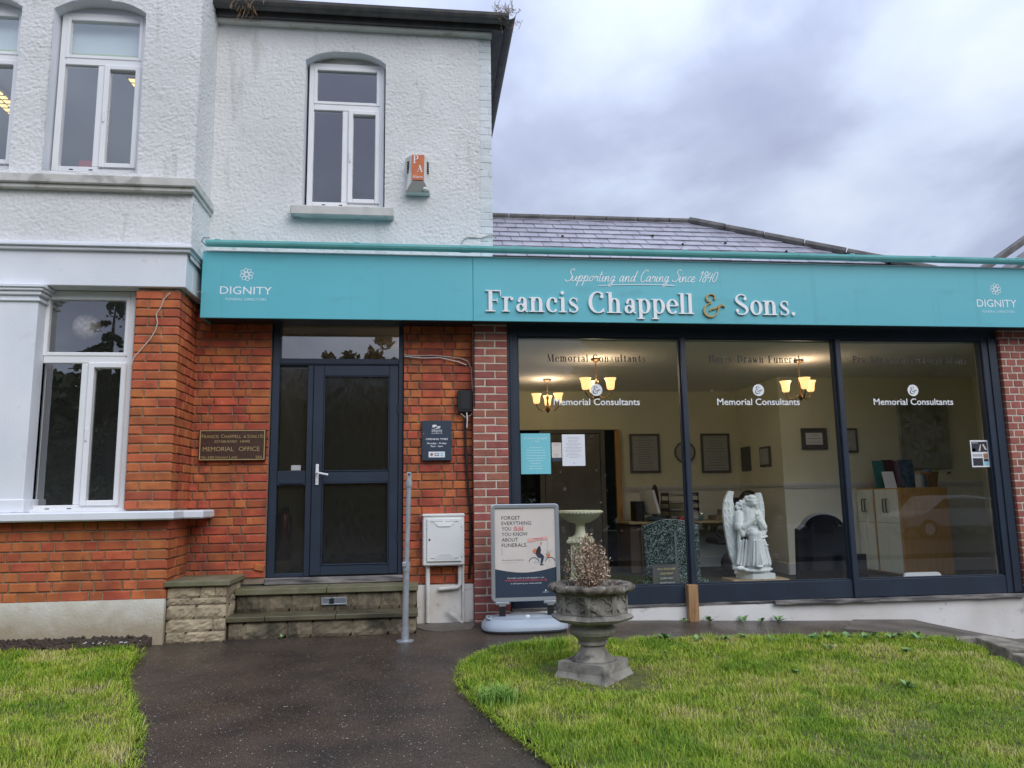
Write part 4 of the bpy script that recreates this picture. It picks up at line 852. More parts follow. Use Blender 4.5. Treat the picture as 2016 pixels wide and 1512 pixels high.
# entablature: plain band with moulding, stepping round the corner
mb = MB(); mb.box(-5.6, -2.115, -.50, -.30, 3.225, 3.56, .006); mb.box(-2.3, -2.115, -.30, .10, 3.225, 3.56, .006); mb.build('entablature', 'paint_white', lb)
mb = MB()
for z0, z1, o in ((3.545, 3.575, .035), (3.575, 3.60, .06), (3.60, 3.618, .045)):
    mb.box(-5.6, -2.115+o, -.50-o, -.3, z0, z1+.0002*o, .004); mb.box(-2.3, -2.115+o-.001, -.30, .12, z0, z1, .004)
o_ = mb.build('cornice', 'paint_white', lb)
mb = MB(); mb.box(-3.70, -3.345, -.50, -.25, 1.34, 3.08, .006); mb.box(-3.72, -3.33, -.515, -.25, 1.245, 1.36, .008); mb.build('column', 'paint_white', lb)
mb = MB()
for z0, z1, o in ((3.075, 3.10, .02), (3.10, 3.13, .005), (3.13, 3.165, .03), (3.165, 3.19, .05), (3.19, 3.222, .065)): mb.box(-3.70-o, -3.345+o, -.50-o, -.24, z0, z1, .006)
mb.build('capital', 'paint_white', lb)
casement(lb, -3.40, -2.585, 1.25, 3.22, -.34, 2.59, mull=-2.985); casement(lb, -4.60, -3.66, 1.25, 3.22, -.34, 2.59)
mb = MB(); mb.box(-3.46, -2.53, -.40, -.30, 1.243, 1.27, .004); mb.build('sub_sill', 'upvc', lb)
gl_ = th('globe_lamp', 'round paper globe lamp hanging behind the lower bay window', 'lamp', (-3.34, .5, 3.07))
MB().ball((-3.11, -.05, 2.95), .127, 24, 16).build('globe', 'globe', gl_, smooth=True); MB().tube([(-3.11, -.05, 3.07), (-3.11, -.05, 3.3)], .008, 6).build('flex', 'cable', gl_)
mb = MB(); mb.tube([(-2.245, -.485, 3.18), (-2.30, -.475, 3.12), (-2.32, -.475, 3.05), (-2.36, -.472, 2.98), (-2.345, -.472, 2.90), (-2.36, -.472, 2.83), (-2.40, -.475, 2.75), (-2.47, -.475, 2.66), (-2.53, -.475, 2.58), (-2.55, -.475, 2.50)], .0055, 5)
solo('cable', mb, 'cable', 'loose pinkish cable drooping over the top of the bay brick pier', 'cable')
mb = MB(); mb.tube([(-2.2, -.47, 3.20), (-2.05, -.30, 3.24), (-1.98, -.1, 3.27)], .0022, 4); mb.tube([(-2.03, -.2, 3.27), (-2.01, -.18, 3.38), (-1.97, -.12, 3.43)], .005, 5); solo('cable', mb, 'cable', 'thin white wire strung from bay pier to the teal fascia end', 'cable')

# ================================================================ OLD BRICK WALLS BY THE DOOR
w1 = th('brick_wall', 'orange-red brick wall between the bay and the front door', 'wall', (-1.8, .1, .6))
MB().box(-2.2, -1.46, .113, .33, .55, 3.3).build('mortar', 'mortar_old', w1)
bricks(w1, 'brick_old', .1, 'front', -2.19, -1.462, .60, 3.20, .0813, flemish(-.02), joint=.010, skip=lambda x, z: x > -1.56 and z < .75 and z > .66)
MB().obox((-1.505, .13, .70), .045, .05, .03, Matrix.Rotation(R(12), 3, 'Y'), .006).build('brick', 'brick_old', w1, label='loose broken brick piece in the gap at the door foot')
w2 = th('brick_wall', 'orange-red brick wall between front door and red-brown pillar', 'wall', (.15, .1, .5))
MB().box(-.175, .53, .113, .33, .45, 3.3).build('mortar', 'mortar_old', w2)
bricks(w2, 'brick_old', .1, 'front', -.178, .50, .505, 3.20, .0813, flemish(-.05), joint=.010)
pl = MB(); pl.slab([(-.04, .06), (.495, .06), (.495, .2), (-.04, .2)], lambda x, y: .05, lambda x, y: .50); solo('plinth', pl, 'plinth', 'stained white painted plinth behind the meter box pipes', 'plinth')
w3 = th('brick_pillar', 'red-brown brick pillar left of the shop window', 'pillar', (.67, 0, .1))
MB().box(.504, .842, .0045, .4, .02, 3.2).build('mortar', 'mortar_new', w3)
bricks(w3, 'brick_new', 0, 'front', .50, .845, .09, 3.10, .0772, lambda r_: [.115, .215] if r_ % 2 == 0 else [.215, .12], joint=.012, rough=.0025)
w4 = th('brick_pillar', 'red brick pillar at the right end of the shop window', 'pillar', (6.5, 0, .0))
MB().box(6.213, 6.99, .0045, .4, -.3, 3.2).build('mortar', 'mortar_new', w4)
bricks(w4, 'brick_new', 0, 'front', 6.21, 6.95, -.20, 3.10, .0772, flemish(.0), joint=.012, rough=.0025)
struct('side_wall', MB().box(7.0, 7.95, -.03, .3, -.4, 3.2), 'render'); struct('side_wall', MB().box(7.87, 7.95, .3, 4.3, -.4, 3.2), 'render')
# ================================================================ ENTRANCE DOOR
dr = th('entrance_door', 'dark navy glazed front door with side light and top light', 'door', (-.82, .2, .6))
D0, D1 = -1.452, -.184
mb = MB(); mb.box(D0, D0+.07, .14, .26, .60, 3.10, .004); mb.box(D1-.045, D1, .14, .26, .60, 3.10, .004); mb.box(D0+.07, D1-.045, .142, .26, 3.055, 3.10, .004)
mb.box(D0+.07, D1-.045, .142, .26, 2.632, 2.70, .004); mb.box(-1.112, -1.055, .143, .26, .60, 2.632, .004); mb.box(D0+.07, -1.112, .144, .26, .60, .635, .004)
mb.box(D0+.07, D1-.045, .13, .142, 2.645, 2.665, .003); mb.box(D0, D1, .2, .3, 3.1, 3.25); mb.build('frame', 'navy', dr)
mb = MB(); mb.box(D0+.07, -1.112, .150, .23, 1.457, 1.60, .006); mb.build('side_panel', 'navy', dr)
MB().box(-1.355, -1.13, .142, .152, 1.478, 1.502, .002).build('letter_slot', 'navy2', dr); MB().box(-1.355, -1.13, .138, .146, 1.470, 1.477, .001).build('letter_flap', 'black', dr)
MB().box(D0+.07, -1.112, .185, .191, 1.60, 2.632).build('side_glass', 'glass_obscure', dr); MB().box(D0+.07, -1.112, .185, .191, .635, 1.457).build('side_glass', 'glass_obscure', dr)
MB().box(D0+.07, D1-.045, .185, .191, 2.70, 3.055).build('top_glass', 'glass', dr)
mb = MB(); mb.box(D0+.07, -1.112, .183, .186, 2.60, 2.632); mb.build('side_trim', 'steel', dr)
leaf = MB(); a, b_, c, d = -1.052, D1-.048, .612, 2.628
leaf.box(a, a+.10, .125, .18, c, d, .005); leaf.box(b_-.085, b_, .125, .18, c, d, .005); leaf.box(a+.10, b_-.085, .126, .18, c, c+.09, .004); leaf.box(a+.10, b_-.085, .126, .18, 1.483, 1.588, .004); leaf.box(a+.10, b_-.085, .126, .18, d-.10, d, .004)
lf = leaf.build('door_leaf', 'navy', dr)
MB().box(a+.10, b_-.085, .150, .156, 1.588, d-.10).build('door_glass', 'glass_obscure', lf); MB().box(a+.10, b_-.085, .150, .156, c+.09, 1.483).build('door_glass', 'glass_obscure', lf)
mb = MB()
for x0, x1, z0, z1 in ((a+.10, b_-.085, 1.588, d-.10), (a+.10, b_-.085, c+.09, 1.483)): rect_frame(mb, x0-.001, x1+.001, z0, z1, .012, .119, .15, .003)
mb.build('glazing_bead', 'navy2', lf)
mb = MB(); mb.box(-1.015, -.985, .112, .125, 1.46, 1.66, .004); mb.tube([(-1.0, .12, 1.575), (-1.0, .07, 1.575), (-.985, .062, 1.575), (-.89, .062, 1.555)], .010, 8); mb.tube([(-1.0, .115, 1.50), (-1.0, .105, 1.50)], .010, 8); mb.build('handle', 'upvc', lf)
mb = MB(); mb.box(-1.255, -1.165, .181, .184, 1.605, 1.655); mb.build('sticker', 'paper', dr)
mb = MB()
for z in (2.2, .95): mb.tube([(D1-.05, .12, z-.04), (D1-.05, .12, z+.04)], .008, 8)
mb.build('hinge', 'navy2', dr)
mb = MB(); mb.box(D0-.01, D1+.01, .10, .27, .535, .598, .008); th_ = mb.build('threshold', 'rot', dr)
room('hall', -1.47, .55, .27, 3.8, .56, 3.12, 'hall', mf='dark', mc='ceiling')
hl = th('hall_lamp', 'warm lit hall lamp whose glow shows in the door top light', 'lamp', (.32, 1.5, 3.06), None)
MB().lathe([(.02, 3.0), (.09, 3.02), (.11, 3.06), (.11, 3.09), (.05, 3.115)], (.32, 1.5, 0), 20).build('lamp_shade', 'shade', hl, smooth=True)
_l = bpy.data.lights.new('hall_bulb', 'POINT'); _l.energy = 2.2; _l.color = (1, .66, .36); _l.shadow_soft_size = .08; _o = bpy.data.objects.new('hall_bulb', _l); S.collection.objects.link(_o); _o.parent = hl; _o.location = (0, 0, -.16)
fe = th('fire_extinguisher', 'red fire extinguisher behind the lower side glass of the door', 'extinguisher', (-1.40, .62, .72))
MB().lathe([(.06, 0), (.075, .02), (.075, .40), (.05, .46), (.02, .48)], (-1.345, .42, .74), 16).build('cylinder', 'red', fe, smooth=True); MB().tube([(-1.345, .42, 1.22), (-1.34, .6, 1.26), (-1.32, .6, 1.1), (-1.33, .6, .95)], .01, 6).build('hose', 'black', fe)
MB().box(-1.37, -1.32, .40, .44, 1.21, 1.25).build('valve', 'black', fe)

# steps and pier
def stone_face(parent, m, rows, x0, x1, yf, zb, ztop, dep=.10, name='stone', skip=None):
    w_ = WL[parent]; z = zb
    for h, widths in rows:
        x = x0
        tot = sum(widths)
        for w__ in widths:
            ww = w__/tot*(x1-x0)
            if not (skip and skip(x+ww/2, z+h/2)):
                rr = random.Random(int(abs(x*997)+z*331)); mb = MB(); nx_, nz_ = 11, 5; V = []; 
                for j in range(nz_+1):
                    for i in range(nx_+1):
                        ed = i in (0, nx_) or j in (0, nz_); V.append((x+.002+(ww-.004)*i/nx_, yf-(0 if ed else rr.uniform(.003, .014)), z+.002+(h-.004)*j/nz_))
                F = [(j*(nx_+1)+i, j*(nx_+1)+i+1, (j+1)*(nx_+1)+i+1, (j+1)*(nx_+1)+i) for j in range(nz_) for i in range(nx_)]; mb.add(V, F)
                mb.box(x+.002, x+ww-.002, yf, yf+dep, z+.002, z+h-.002); mb.build(name, m, parent)
            x += ww
        z += h
def stone_side(parent, m, rows, xf, y0, y1, zb, name='stone'):
    z = zb
    for h, widths in rows:
        y = y0; tot = sum(widths)
        for w__ in widths:
            ww = w__/tot*(y1-y0); rr = random.Random(int(abs(y*997)+z*331)); mb = MB(); V = []
            for j in range(4):
                for i in range(5):
                    ed = i in (0, 4) or j in (0, 3); V.append((xf+(0 if ed else rr.uniform(.003, .012)), y+.004+(ww-.008)*i/4, z+.004+(h-.008)*j/3))
            mb.add(V, [(j*5+i, j*5+i+1, (j+1)*5+i+1, (j+1)*5+i) for j in range(3) for i in range(4)]); mb.box(xf-.08, xf, y+.004, y+ww-.004, z+.004, z+h-.004); mb.build(name, m, parent); y += ww
        z += h
pr = th('stone_pier', 'low stone pier with mossy cap between bay and steps', 'pier', (-1.93, -.2, .12))
rws = [(.095, [1, 2.1]), (.105, [2.5, .7]), (.115, [1.5, 1.6]), (.06, [1.2, 1.9]), (.10, [1.7, .75, .6])]
stone_face(pr, 'stone', rws, -2.16, -1.67, -.43, .125, .6); stone_side(pr, 'stone', [(h, [1.4, 1]) for h, _ in rws], -1.67, -.33, .10, .125)
MB().box(-2.155, -1.675, -.4255, .09, .08, .60).build('core', 'mortar_new', pr)
MB().box(-2.18, -1.635, -.475, .10, .600, .645, .006).build('cap', 'slab_moss', pr)
stp = th('door_steps', 'two damp stone steps with mossy slabs below the front door', 'steps', (-.85, -.2, .1))
MB().box(-1.65, -.052, -.117, .26, .1, .475).build('core', 'mortar_bay', stp); MB().box(-1.655, -.052, -.382, -.117, .1, .28).build('core', 'mortar_bay', stp)
stone_face(stp, 'stone_dark', [(.155, [1, 1.6, 1.1, 1.1, 1, 1.2, 1.0, .8])], -1.655, -.045, -.12, .325, .48, skip=None)
stone_face(stp, 'stone_dark', [(.145, [.6, 1.7, 1, 1.6, 1.5, 1.1])], -1.66, -.045, -.385, .135, .28)
stone_side(stp, 'stone_dark', [(.145, [1, 1.2])], -.05, -.385, .1, .135); stone_side(stp, 'stone_dark', [(.155, [1])], -.05, -.12, .1, .325)
for x0, x1 in ((-1.665, -.86), (-.856, -.03)): MB().box(x0, x1, -.165, .135, .478, .532, .006).build('upper_slab', 'slab_moss', stp)
for x0, x1 in ((-1.675, -1.35), (-1.346, -.75), (-.746, -.03)): MB().box(x0, x1, -.425, -.12, .282, .325, .006).build('lower_slab', 'slab_wet', stp)
vt = th('air_vent', 'small louvred metal air vent set in the upper step riser', 'vent', (-.79, -.15, .38))
mb = MB(); rect_frame(mb, -.90, -.675, .375, .44, .008, -.158, -.14, .001)
for k in range(5): mb.obox((-.7875, -.150, .388+k*.010), .108, .006, .0018, Matrix.Rotation(R(35), 3, 'X'))
mb.box(-.835, -.82, -.158, -.145, .38, .435); mb.build('grille', 'alu', vt); MB().box(-.896, -.68, -.143, -.135, .378, .437).build('backing', 'dark', vt)
MB().box(-.832, -.79, -.16, -.155, .385, .43).build('missing_slat_hole', 'dark', vt)

# handrail post
hp = th('handrail_post', 'galvanised scaffold tube handrail post in front of the steps', 'post', (-.138, -.67, .12))
MB().tube([(-.137, -.67, .15), (-.128, -.67, .74)], .0265, 16).build('lower_tube', 'galv', hp, smooth=True, ang=40); MB().tube([(-.128, -.67, .74), (-.108, -.67, 1.49)], .0215, 16).build('upper_tube', 'galv', hp, smooth=True, ang=40)
MB().tube([(-.137, -.67, .13), (-.1365, -.67, .235)], .033, 16).build('base_collar', 'galv', hp, smooth=True, ang=40); MB().lathe([(.075, 0), (.075, .008), (.04, .012)], (-.137, -.67, .121), 20).build('base_plate', 'galv', hp)
mb = MB(); mb.tube([(-.129, -.67, .70), (-.127, -.67, .78)], .032, 16); mb.obox((-.145, -.70, .76), .018, .012, .02, Matrix.Identity(3), .004); mb.build('joint_clamp', 'galv', hp, smooth=True, ang=40)
mb = MB(); mb.tube([(-.1105, -.67, 1.42), (-.1095, -.67, 1.47)], .030, 16); mb.box(-.13, -.088, -.69, -.65, 1.46, 1.545, .006); mb.build('top_fitting', 'galv', hp, smooth=True, ang=40)
MB().tube([(-.109, -.695, 1.525), (-.109, -.685, 1.525)], .009, 8).build('bolt_hole', 'ink', hp)

# plaque, sign, junction box, cables, meter box
pq = th('plaque', 'brown bronze memorial office plaque left of the door', 'plaque', (-1.785, .08, 1.84))
MB().box(-2.09, -1.478, .055, .095, 1.697, 1.993, .004).build('plate', 'bronze', pq)
mb = MB(); rect_frame(mb, -2.083, -1.485, 1.704, 1.986, .008, .049, .056, .001); mb.build('border', 'brass', pq)
def cap_txt(parts, zb, y, m, parent):     # [(text,x0,x1,cap)]
    for s, x0, x1, c in parts: txt('lettering', s, x0, x1, zb, c, y, m, parent, .0035, -.005)
cap_txt([('F', -2.065, -2.047, .036), ('RANCIS', -2.042, -1.912, .030), ('C', -1.888, -1.864, .036), ('HAPPELL', -1.858, -1.705, .030), ('&', -1.682, -1.660, .027), ('S', -1.648, -1.630, .034), ('ONS', -1.624, -1.562, .027), ('LTD', -1.548, -1.50, .031)], 1.912, .0505, 'brass', pq)
cap_txt([('ESTABLISHED', -1.945, -1.742, .024), ('1840', -1.71, -1.625, .025)], 1.868, .0505, 'brass', pq)
cap_txt([('MEMORIAL', -2.050, -1.770, .043), ('OFFICE', -1.722, -1.532, .043)], 1.788, .0505, 'brass', pq)
cap_txt([('196-200', -2.075, -1.945, .024), ('V', -1.937, -1.918, .026), ('ERDANT', -1.914, -1.818, .020), ('L', -1.806, -1.792, .026), ('ANE', -1.788, -1.735, .020), ('SE6', -1.565, -1.507, .024)], 1.718, .0505, 'brass', pq)
sg = th('opening_times_sign', 'navy opening times sign on the brick right of the door', 'sign', (.147, .08, 1.88))
MB().box(.003, .291, .06, .096, 1.682, 2.072, .003).build('board', 'signnavy', sg)
lg = MB()
for (cx, cz, w_, h_, t_) in ((.125, 2.022, .046, .020, .0), (.165, 2.012, .04, .011, .1), (.112, 2.009, .028, .008, 0), (.155, 1.998, .058, .009, .15), (.135, 1.993, .03, .007, -.1)):
    n_ = 12; lg.add([(cx+w_/2*math.cos(2*math.pi*i/n_)+t_*.0, .0592, cz+h_/2*math.sin(2*math.pi*i/n_)+w_/2*math.cos(2*math.pi*i/n_)*t_) for i in range(n_)], [tuple(range(n_))])
lg.build('emblem', 'whitetxt', sg)
serif('lettering', 'Di', .094, .135, 1.962, .026, .0592, 'whitetxt', sg, bold=1.3); serif('lettering', 'gni', .137, .172, 1.962, .026, .0592, 'whitetxt', sg, bold=1.3); serif('lettering', 'ty', .172, .202, 1.962, .026, .0592, 'whitetxt', sg, bold=1.3)
MB().box(.094, .202, .0585, .0592, 1.9485, 1.9505).build('rule', 'whitetxt', sg); txt('lettering', 'CARING FUNERAL SERVICE', .094, .202, 1.941, .005, .0592, 'whitetxt', sg)
txt('lettering', 'OPENING TIMES', .040, .254, 1.882, .018, .0592, 'whitetxt', sg, weight=.01); txt('lettering', 'Monday - Friday', .052, .242, 1.842, .016, .0592, 'whitetxt', sg, weight=.012); txt('lettering', '9am - 5pm', .086, .206, 1.814, .016, .0592, 'whitetxt', sg, weight=.012)
MB().box(.067, .225, .0575, .0598, 1.712, 1.768).build('label', 'papw', sg)
mb = MB(); mb.lathe([(.0145, 0)], (0, 0, 0), 16, capb=False); mb.v = [(.097+x, .0568, 1.74+y) for x, y, z in mb.v]; mb.build('badge', 'wood', sg)
MB().box(.127, .167, .0565, .0572, 1.727, 1.753).build('badge', 'signnavy', sg); MB().box(.133, .161, .0557, .0563, 1.733, 1.748).build('badge', 'papw', sg); MB().box(.183, .208, .0565, .0572, 1.745, 1.754).build('badge', 'papteal', sg); MB().box(.183, .208, .0565, .0572, 1.727, 1.736).build('badge', 'papteal', sg)
MB().tube([(.018, .061, 1.945), (.018, .056, 1.945)], .004, 8).build('screw', 'alu', sg)
jb = MB(); jb.box(.352, .497, .03, .095, 2.155, 2.37, .006); jb.box(.375, .475, .022, .031, 2.18, 2.345, .004); solo('junction_box', jb, 'black', 'black plastic junction box high on the wall beside the pillar', 'junction box')
mb = MB(); mb.tube([(-.178, .085, 2.73), (-.05, .08, 2.722), (.10, .08, 2.728), (.25, .082, 2.715), (.38, .08, 2.70), (.455, .08, 2.67), (.49, .075, 2.60), (.50, .07, 2.4), (.51, .06, 2.25), (.49, .05, 2.13), (.43, .05, 2.10), (.38, .05, 2.14)], .005, 5)
solo('cable', mb, 'cable', 'pale cable run from the door frame across bricks to the black box', 'cable')
mb = MB(); mb.tube([(-.17, .08, 2.715), (.0, .075, 2.70), (.18, .08, 2.705), (.36, .08, 2.665), (.445, .075, 2.63)], .004, 5); mb.tube([(.44, .04, 2.15), (.445, .035, 2.08), (.44, .04, 2.0)], .0055, 5)
solo('cable', mb, 'paint_white', 'second thinner white cable looping just below the pale one', 'cable')
mb = MB(); mb.tube([(.43, .06, 2.16), (.425, .07, 2.0), (.43, .08, 1.75), (.45, .08, 1.4), (.475, .08, 1.1), (.475, .08, .8), (.455, .08, .55)], .012, 7); solo('downpipe_cable', mb, 'cableblk', 'thick black cable running down the wall from the black box', 'cable')
mb = MB(); mb.tube([(.515, -.005, 3.0), (.51, -.012, 2.6), (.512, -.01, 2.2)], .007, 5); solo('cable', mb, 'cableblk', 'thin black cable down the left edge of the red-brown pillar', 'cable')
mbx = th('meter_box', 'white gas meter box with door on the wall right of the steps', 'meter box', (.21, -.05, .9))
mb = MB(); mb.box(.012, .405, -.035, .12, .685, 1.165, .012); mb.box(.008, .409, -.045, .10, 1.145, 1.170, .006); mb.build('case', 'meter', mbx)
mb = MB(); mb.box(.05, .378, -.052, -.036, .725, 1.125, .006); dd = mb.build('door', 'meter', mbx)
mb = MB(); 
for z, s_ in ((1.062, 1), (.785, -1)): mb.add([(.10, -.053, z+.045*s_), (.33, -.053, z+.045*s_), (.27, -.060, z-.01*s_), (.16, -.060, z-.01*s_)], [(0, 1, 2, 3) if s_ < 0 else (0, 3, 2, 1)])
mb.build('embossing', 'meter', dd); 
mb = MB()
for x0, x1 in ((.085, .20), (.225, .35)):
    for z in (1.095, .755): mb.box(x0, x1, -.0545, -.052, z, z+.005)
mb.build('slot', 'alarmgrey', dd); mb = MB(); mb.tube([(.075, -.0535, .93), (.075, -.0565, .93)], .009, 10); mb.build('lock', 'steel', dd)
mb = MB(); 
for z in (1.06, .79): mb.box(.376, .388, -.056, -.046, z-.02, z+.02, .002)
mb.build('hinge', 'meter', dd)
mb = MB(); mb.tube([(.06, .035, .69), (.06, .035, .16)], .021, 12); solo('pipe', mb, 'pipe', 'straight white painted pipe under the left side of the meter box', 'pipe', smooth=True, ang=40)
mb = MB(); mb.tube([(.365, .03, .69), (.365, .03, .51), (.355, .03, .485), (.33, .03, .475), (.165, .03, .465)], .019, 12); solo('pipe', mb, 'pipe', 'bent white pipe turning left under the meter box', 'pipe', smooth=True, ang=40)
mb = MB(); mb.tube([(.395, .035, .69), (.395, .035, .16)], .012, 10); solo('pipe', mb, 'pipe', 'thin white pipe under the right edge of the meter box', 'pipe', smooth=True, ang=40)
mb = MB(); mb.obox((.32, -.0, .22), .095, .006, .014, Matrix.Rotation(R(42), 3, 'Y')); solo('broken_trim', mb, 'pipe', 'broken strip of white trunking leaning below the meter box', 'trim')
MB2 = MB(); MB2.slab([(-.03, .04), (-.04, -.14), (.02, -.26), (.10, -.33), (.22, -.36), (.33, -.31), (.44, -.29), (.49, -.15), (.5, .04)], lambda x, y: float(G(x, y))-.02, lambda x, y: float(G(x, y))+.0045); tag(MB2.build('concrete_patch', 'concrete'), 'rough cracked concrete patch at the foot of the meter pipes', 'concrete patch')

# ================================================================ SHOP WINDOW
sw = th('shop_window', 'large navy-framed shop window of three panes with lettering', 'shop window', (3.5, .08, .3))
ZB, ZT = .437, 2.925
mb = MB(); mb.box(.85, .955, .045, .16, .262, 3.10, .004); mb.box(6.03, 6.205, .045, .16, .262, 3.10, .004); mb.box(.955, 6.03, .046, .16, ZT, 3.10, .004); mb.build('frame', 'navy', sw)
mb = MB(); mb.box(.875, .90, .035, .05, .27, 2.95, .003); mb.box(6.10, 6.19, .03, .05, .27, 2.95, .003); mb.build('frame_moulding', 'navy2', sw)
for x0, x1 in ((2.648, 2.700), (4.342, 4.398)): MB().box(x0, x1, .03, .16, .262 if x0 > 3 else .44, ZT, .004).build('mullion', 'navy', sw)
for x0, x1 in ((.955, 2.585), (2.700, 4.342), (4.398, 6.03)): MB().box(x0, x1, .052, .16, .262, ZB, .004).build('bottom_rail', 'navy', sw)
for x0, x1 in ((.955, 2.648), (2.700, 4.342), (4.398, 6.03)):
    MB().box(x0-.003, x1+.003, .094, .102, ZB-.003, ZT+.003).build('pane', 'glass_shop', sw)
    mb = MB(); rect_frame(mb, x0, x1, ZB, ZT, .014, .07, .094, .003); mb.build('glazing_bead', 'navy2', sw)
mb = MB()     # decayed sill, thickness varies
xs = np.linspace(.86, 6.19, 60); 
for i in range(59):
    x0, x1 = xs[i], xs[i+1]; t0 = .030 if x0 > 3.4 else .022; yy = -.015 if x0 > 3.45 else .03; z1 = .262-.004*(x0 > 4); mb.box(x0, x1, yy+random.uniform(0, .004), .16, z1-t0-.008*vn(x0*9, 1.), z1-.001)
mb.build('sill', 'rot', sw)
mb = MB(); mb.box(2.587, 2.685, -.035, .052, float(G(2.6, -.03))-.005, .442, .003); solo('timber_block', mb, 'wood', 'bare pale timber post end nailed below the shop window mullion', 'timber block')
mb = MB()
for i, (a, z) in enumerate(((2.612, .19), (2.64, .18), (2.655, .20), (2.632, .21))): mb.tube([(a, -.034, z), (a, -.037, z)], .004, 6)
tag(mb.build('nail_holes', 'ink', None), 'few dark nail holes near the foot of the timber block', 'nail holes', kind='stuff')
pl = MB(); xs = [.845, 1.8, 3., 4., 4.95, 5.3, 5.7, 6.2]
pl.slab([(.845, .04), (2.585, .04), (2.585, .2), (.845, .2)], lambda x, y: -.1, lambda x, y: .236)
pl.slab([(2.687, .035), (6.20, .035), (6.20, .2), (2.687, .2)], lambda x, y: -.4, lambda x, y: .232)
solo('shop_plinth', pl, 'plinth_shop', 'white painted plinth under the shop window, deeper to the right', 'plinth')
# lettering on glass
gy = .0925
serif('lettering', 'Memorial Consultants', 1.258, 2.289, 2.674, .075, gy, 'darktxt', sw, track=.14, T=.19, Hh=.06); serif('lettering', 'Horse Drawn Funerals', 2.963, 4.017, 2.675, .075, gy, 'darktxt', sw, track=.14, T=.19, Hh=.06); serif('lettering', 'Pre-Arranged Funeral Plans', 4.555, 5.876, 2.677, .075, gy, 'darktxt', sw, track=.14, T=.19, Hh=.06)
for x0, x1, cx in ((1.321, 2.212, 1.763), (3.034, 3.932, 3.488), (4.758, 5.667, 5.217)):
    txt('lettering', 'Memorial Consultants', x0, x1, 2.229, .070, gy, 'whitetxt', sw, weight=.012)
    n_ = 28; mb = MB(); mb.add([(cx+.062*math.cos(2*math.pi*i/n_), gy, 2.384+.062*math.sin(2*math.pi*i/n_)) for i in range(n_)], [tuple(range(n_))]); mb.build('badge', 'whitetxt', sw)
    serif('ampersand', '&', cx-.040, cx+.044, 2.355, .068, gy-.0015, 'signnavy', sw)
def poster(name, x0, x1, z0, z1, m, label, cat='poster', y=.0915, tilt=0.):
    t_ = th(name, label, cat, ((x0+x1)/2, y, (z0+z1)/2)); MB().box(x0, x1, y-.0008, y, z0, z1).build('sheet', m, t_); return t_
def lines(parent, x0, x1, z0, z1, n_, y, m, h=.004, seed=1, centre=True):
    rr = random.Random(seed); mb = MB()
    for i in range(n_):
        z = z1-(z1-z0)*i/max(1, n_-1); f = rr.uniform(.45, .95); wd = (x1-x0)*f; a = (x0+x1)/2-wd/2 if centre else x0; x = a
        while x < a+wd: wl_ = rr.uniform(.012, .035)*(x1-x0)/.25; mb.quad((x, y, z), (min(x+wl_, a+wd), y, z), (min(x+wl_, a+wd), y, z+h), (x, y, z+h)); x += wl_+.006
    return mb.build('print_lines', m, parent)
p_ = poster('notice', .978, 1.277, 1.541, 1.944, 'papteal', 'turquoise notice taped inside the left shop pane'); serif('lettering', 'Francis Chappell', 1.010, 1.245, 1.885, .022, .0902, 'dimwhite', p_); serif('lettering', '& Sons', 1.085, 1.17, 1.855, .022, .0902, 'dimwhite', p_)
lines(p_, 1.02, 1.235, 1.59, 1.80, 9, .0902, 'dimwhite', .005, 4)
p_ = poster('notice', 1.289, 1.388, 1.70, 1.851, 'bpink', 'small pale card between turquoise notice and white sheet'); MB().box(1.295, 1.382, .0885, .0905, 1.665, 1.70).build('blue_strip', 'signnavy', p_); lines(p_, 1.30, 1.378, 1.822, 1.835, 2, .0902, 'ink', .004, 2); lines(p_, 1.30, 1.378, 1.715, 1.73, 2, .0902, 'ink', .003, 3)
p_ = poster('notice', 1.395, 1.627, 1.617, 1.932, 'papw', 'white typed sheet taped inside the left shop pane'); lines(p_, 1.415, 1.605, 1.70, 1.90, 15, .0902, 'ink', .0022, 7); lines(p_, 1.50, 1.53, 1.64, 1.65, 2, .0902, 'ink', .004, 8)
p_ = poster('flyer', 5.812, 6.018, 1.560, 1.846, 'papw', 'small colourful flyer stuck at the right end of the shop window')
for x0, x1, z0, z1, m_ in ((5.826, 6.005, 1.722, 1.830, 'ink'), (5.826, 5.868, 1.722, 1.760, 'coral'), (5.83, 5.94, 1.672, 1.700, 'paper'), (5.952, 6.005, 1.655, 1.705, 'wood'), (5.826, 5.94, 1.575, 1.655, 'ink'), (5.952, 6.005, 1.578, 1.612, 'papteal'), (5.952, 6.005, 1.618, 1.650, 'signnavy')): MB().box(x0, x1, .0895, .0905, z0, z1).build('printed_picture', m_, p_)
mb = MB(); mb.prism([(5.90, 1.73), (5.92, 1.73), (5.935, 1.80), (5.925, 1.80)], .0885, .0892); mb.prism([(6.0, 1.74), (5.975, 1.745), (5.95, 1.80), (5.965, 1.805)], .0885, .0892); mb.build('printed_hands', 'bpink', p_); txt('lettering', 'RESPONSE', 5.832, 5.90, 1.812, .012, .0885, 'whitetxt', p_)

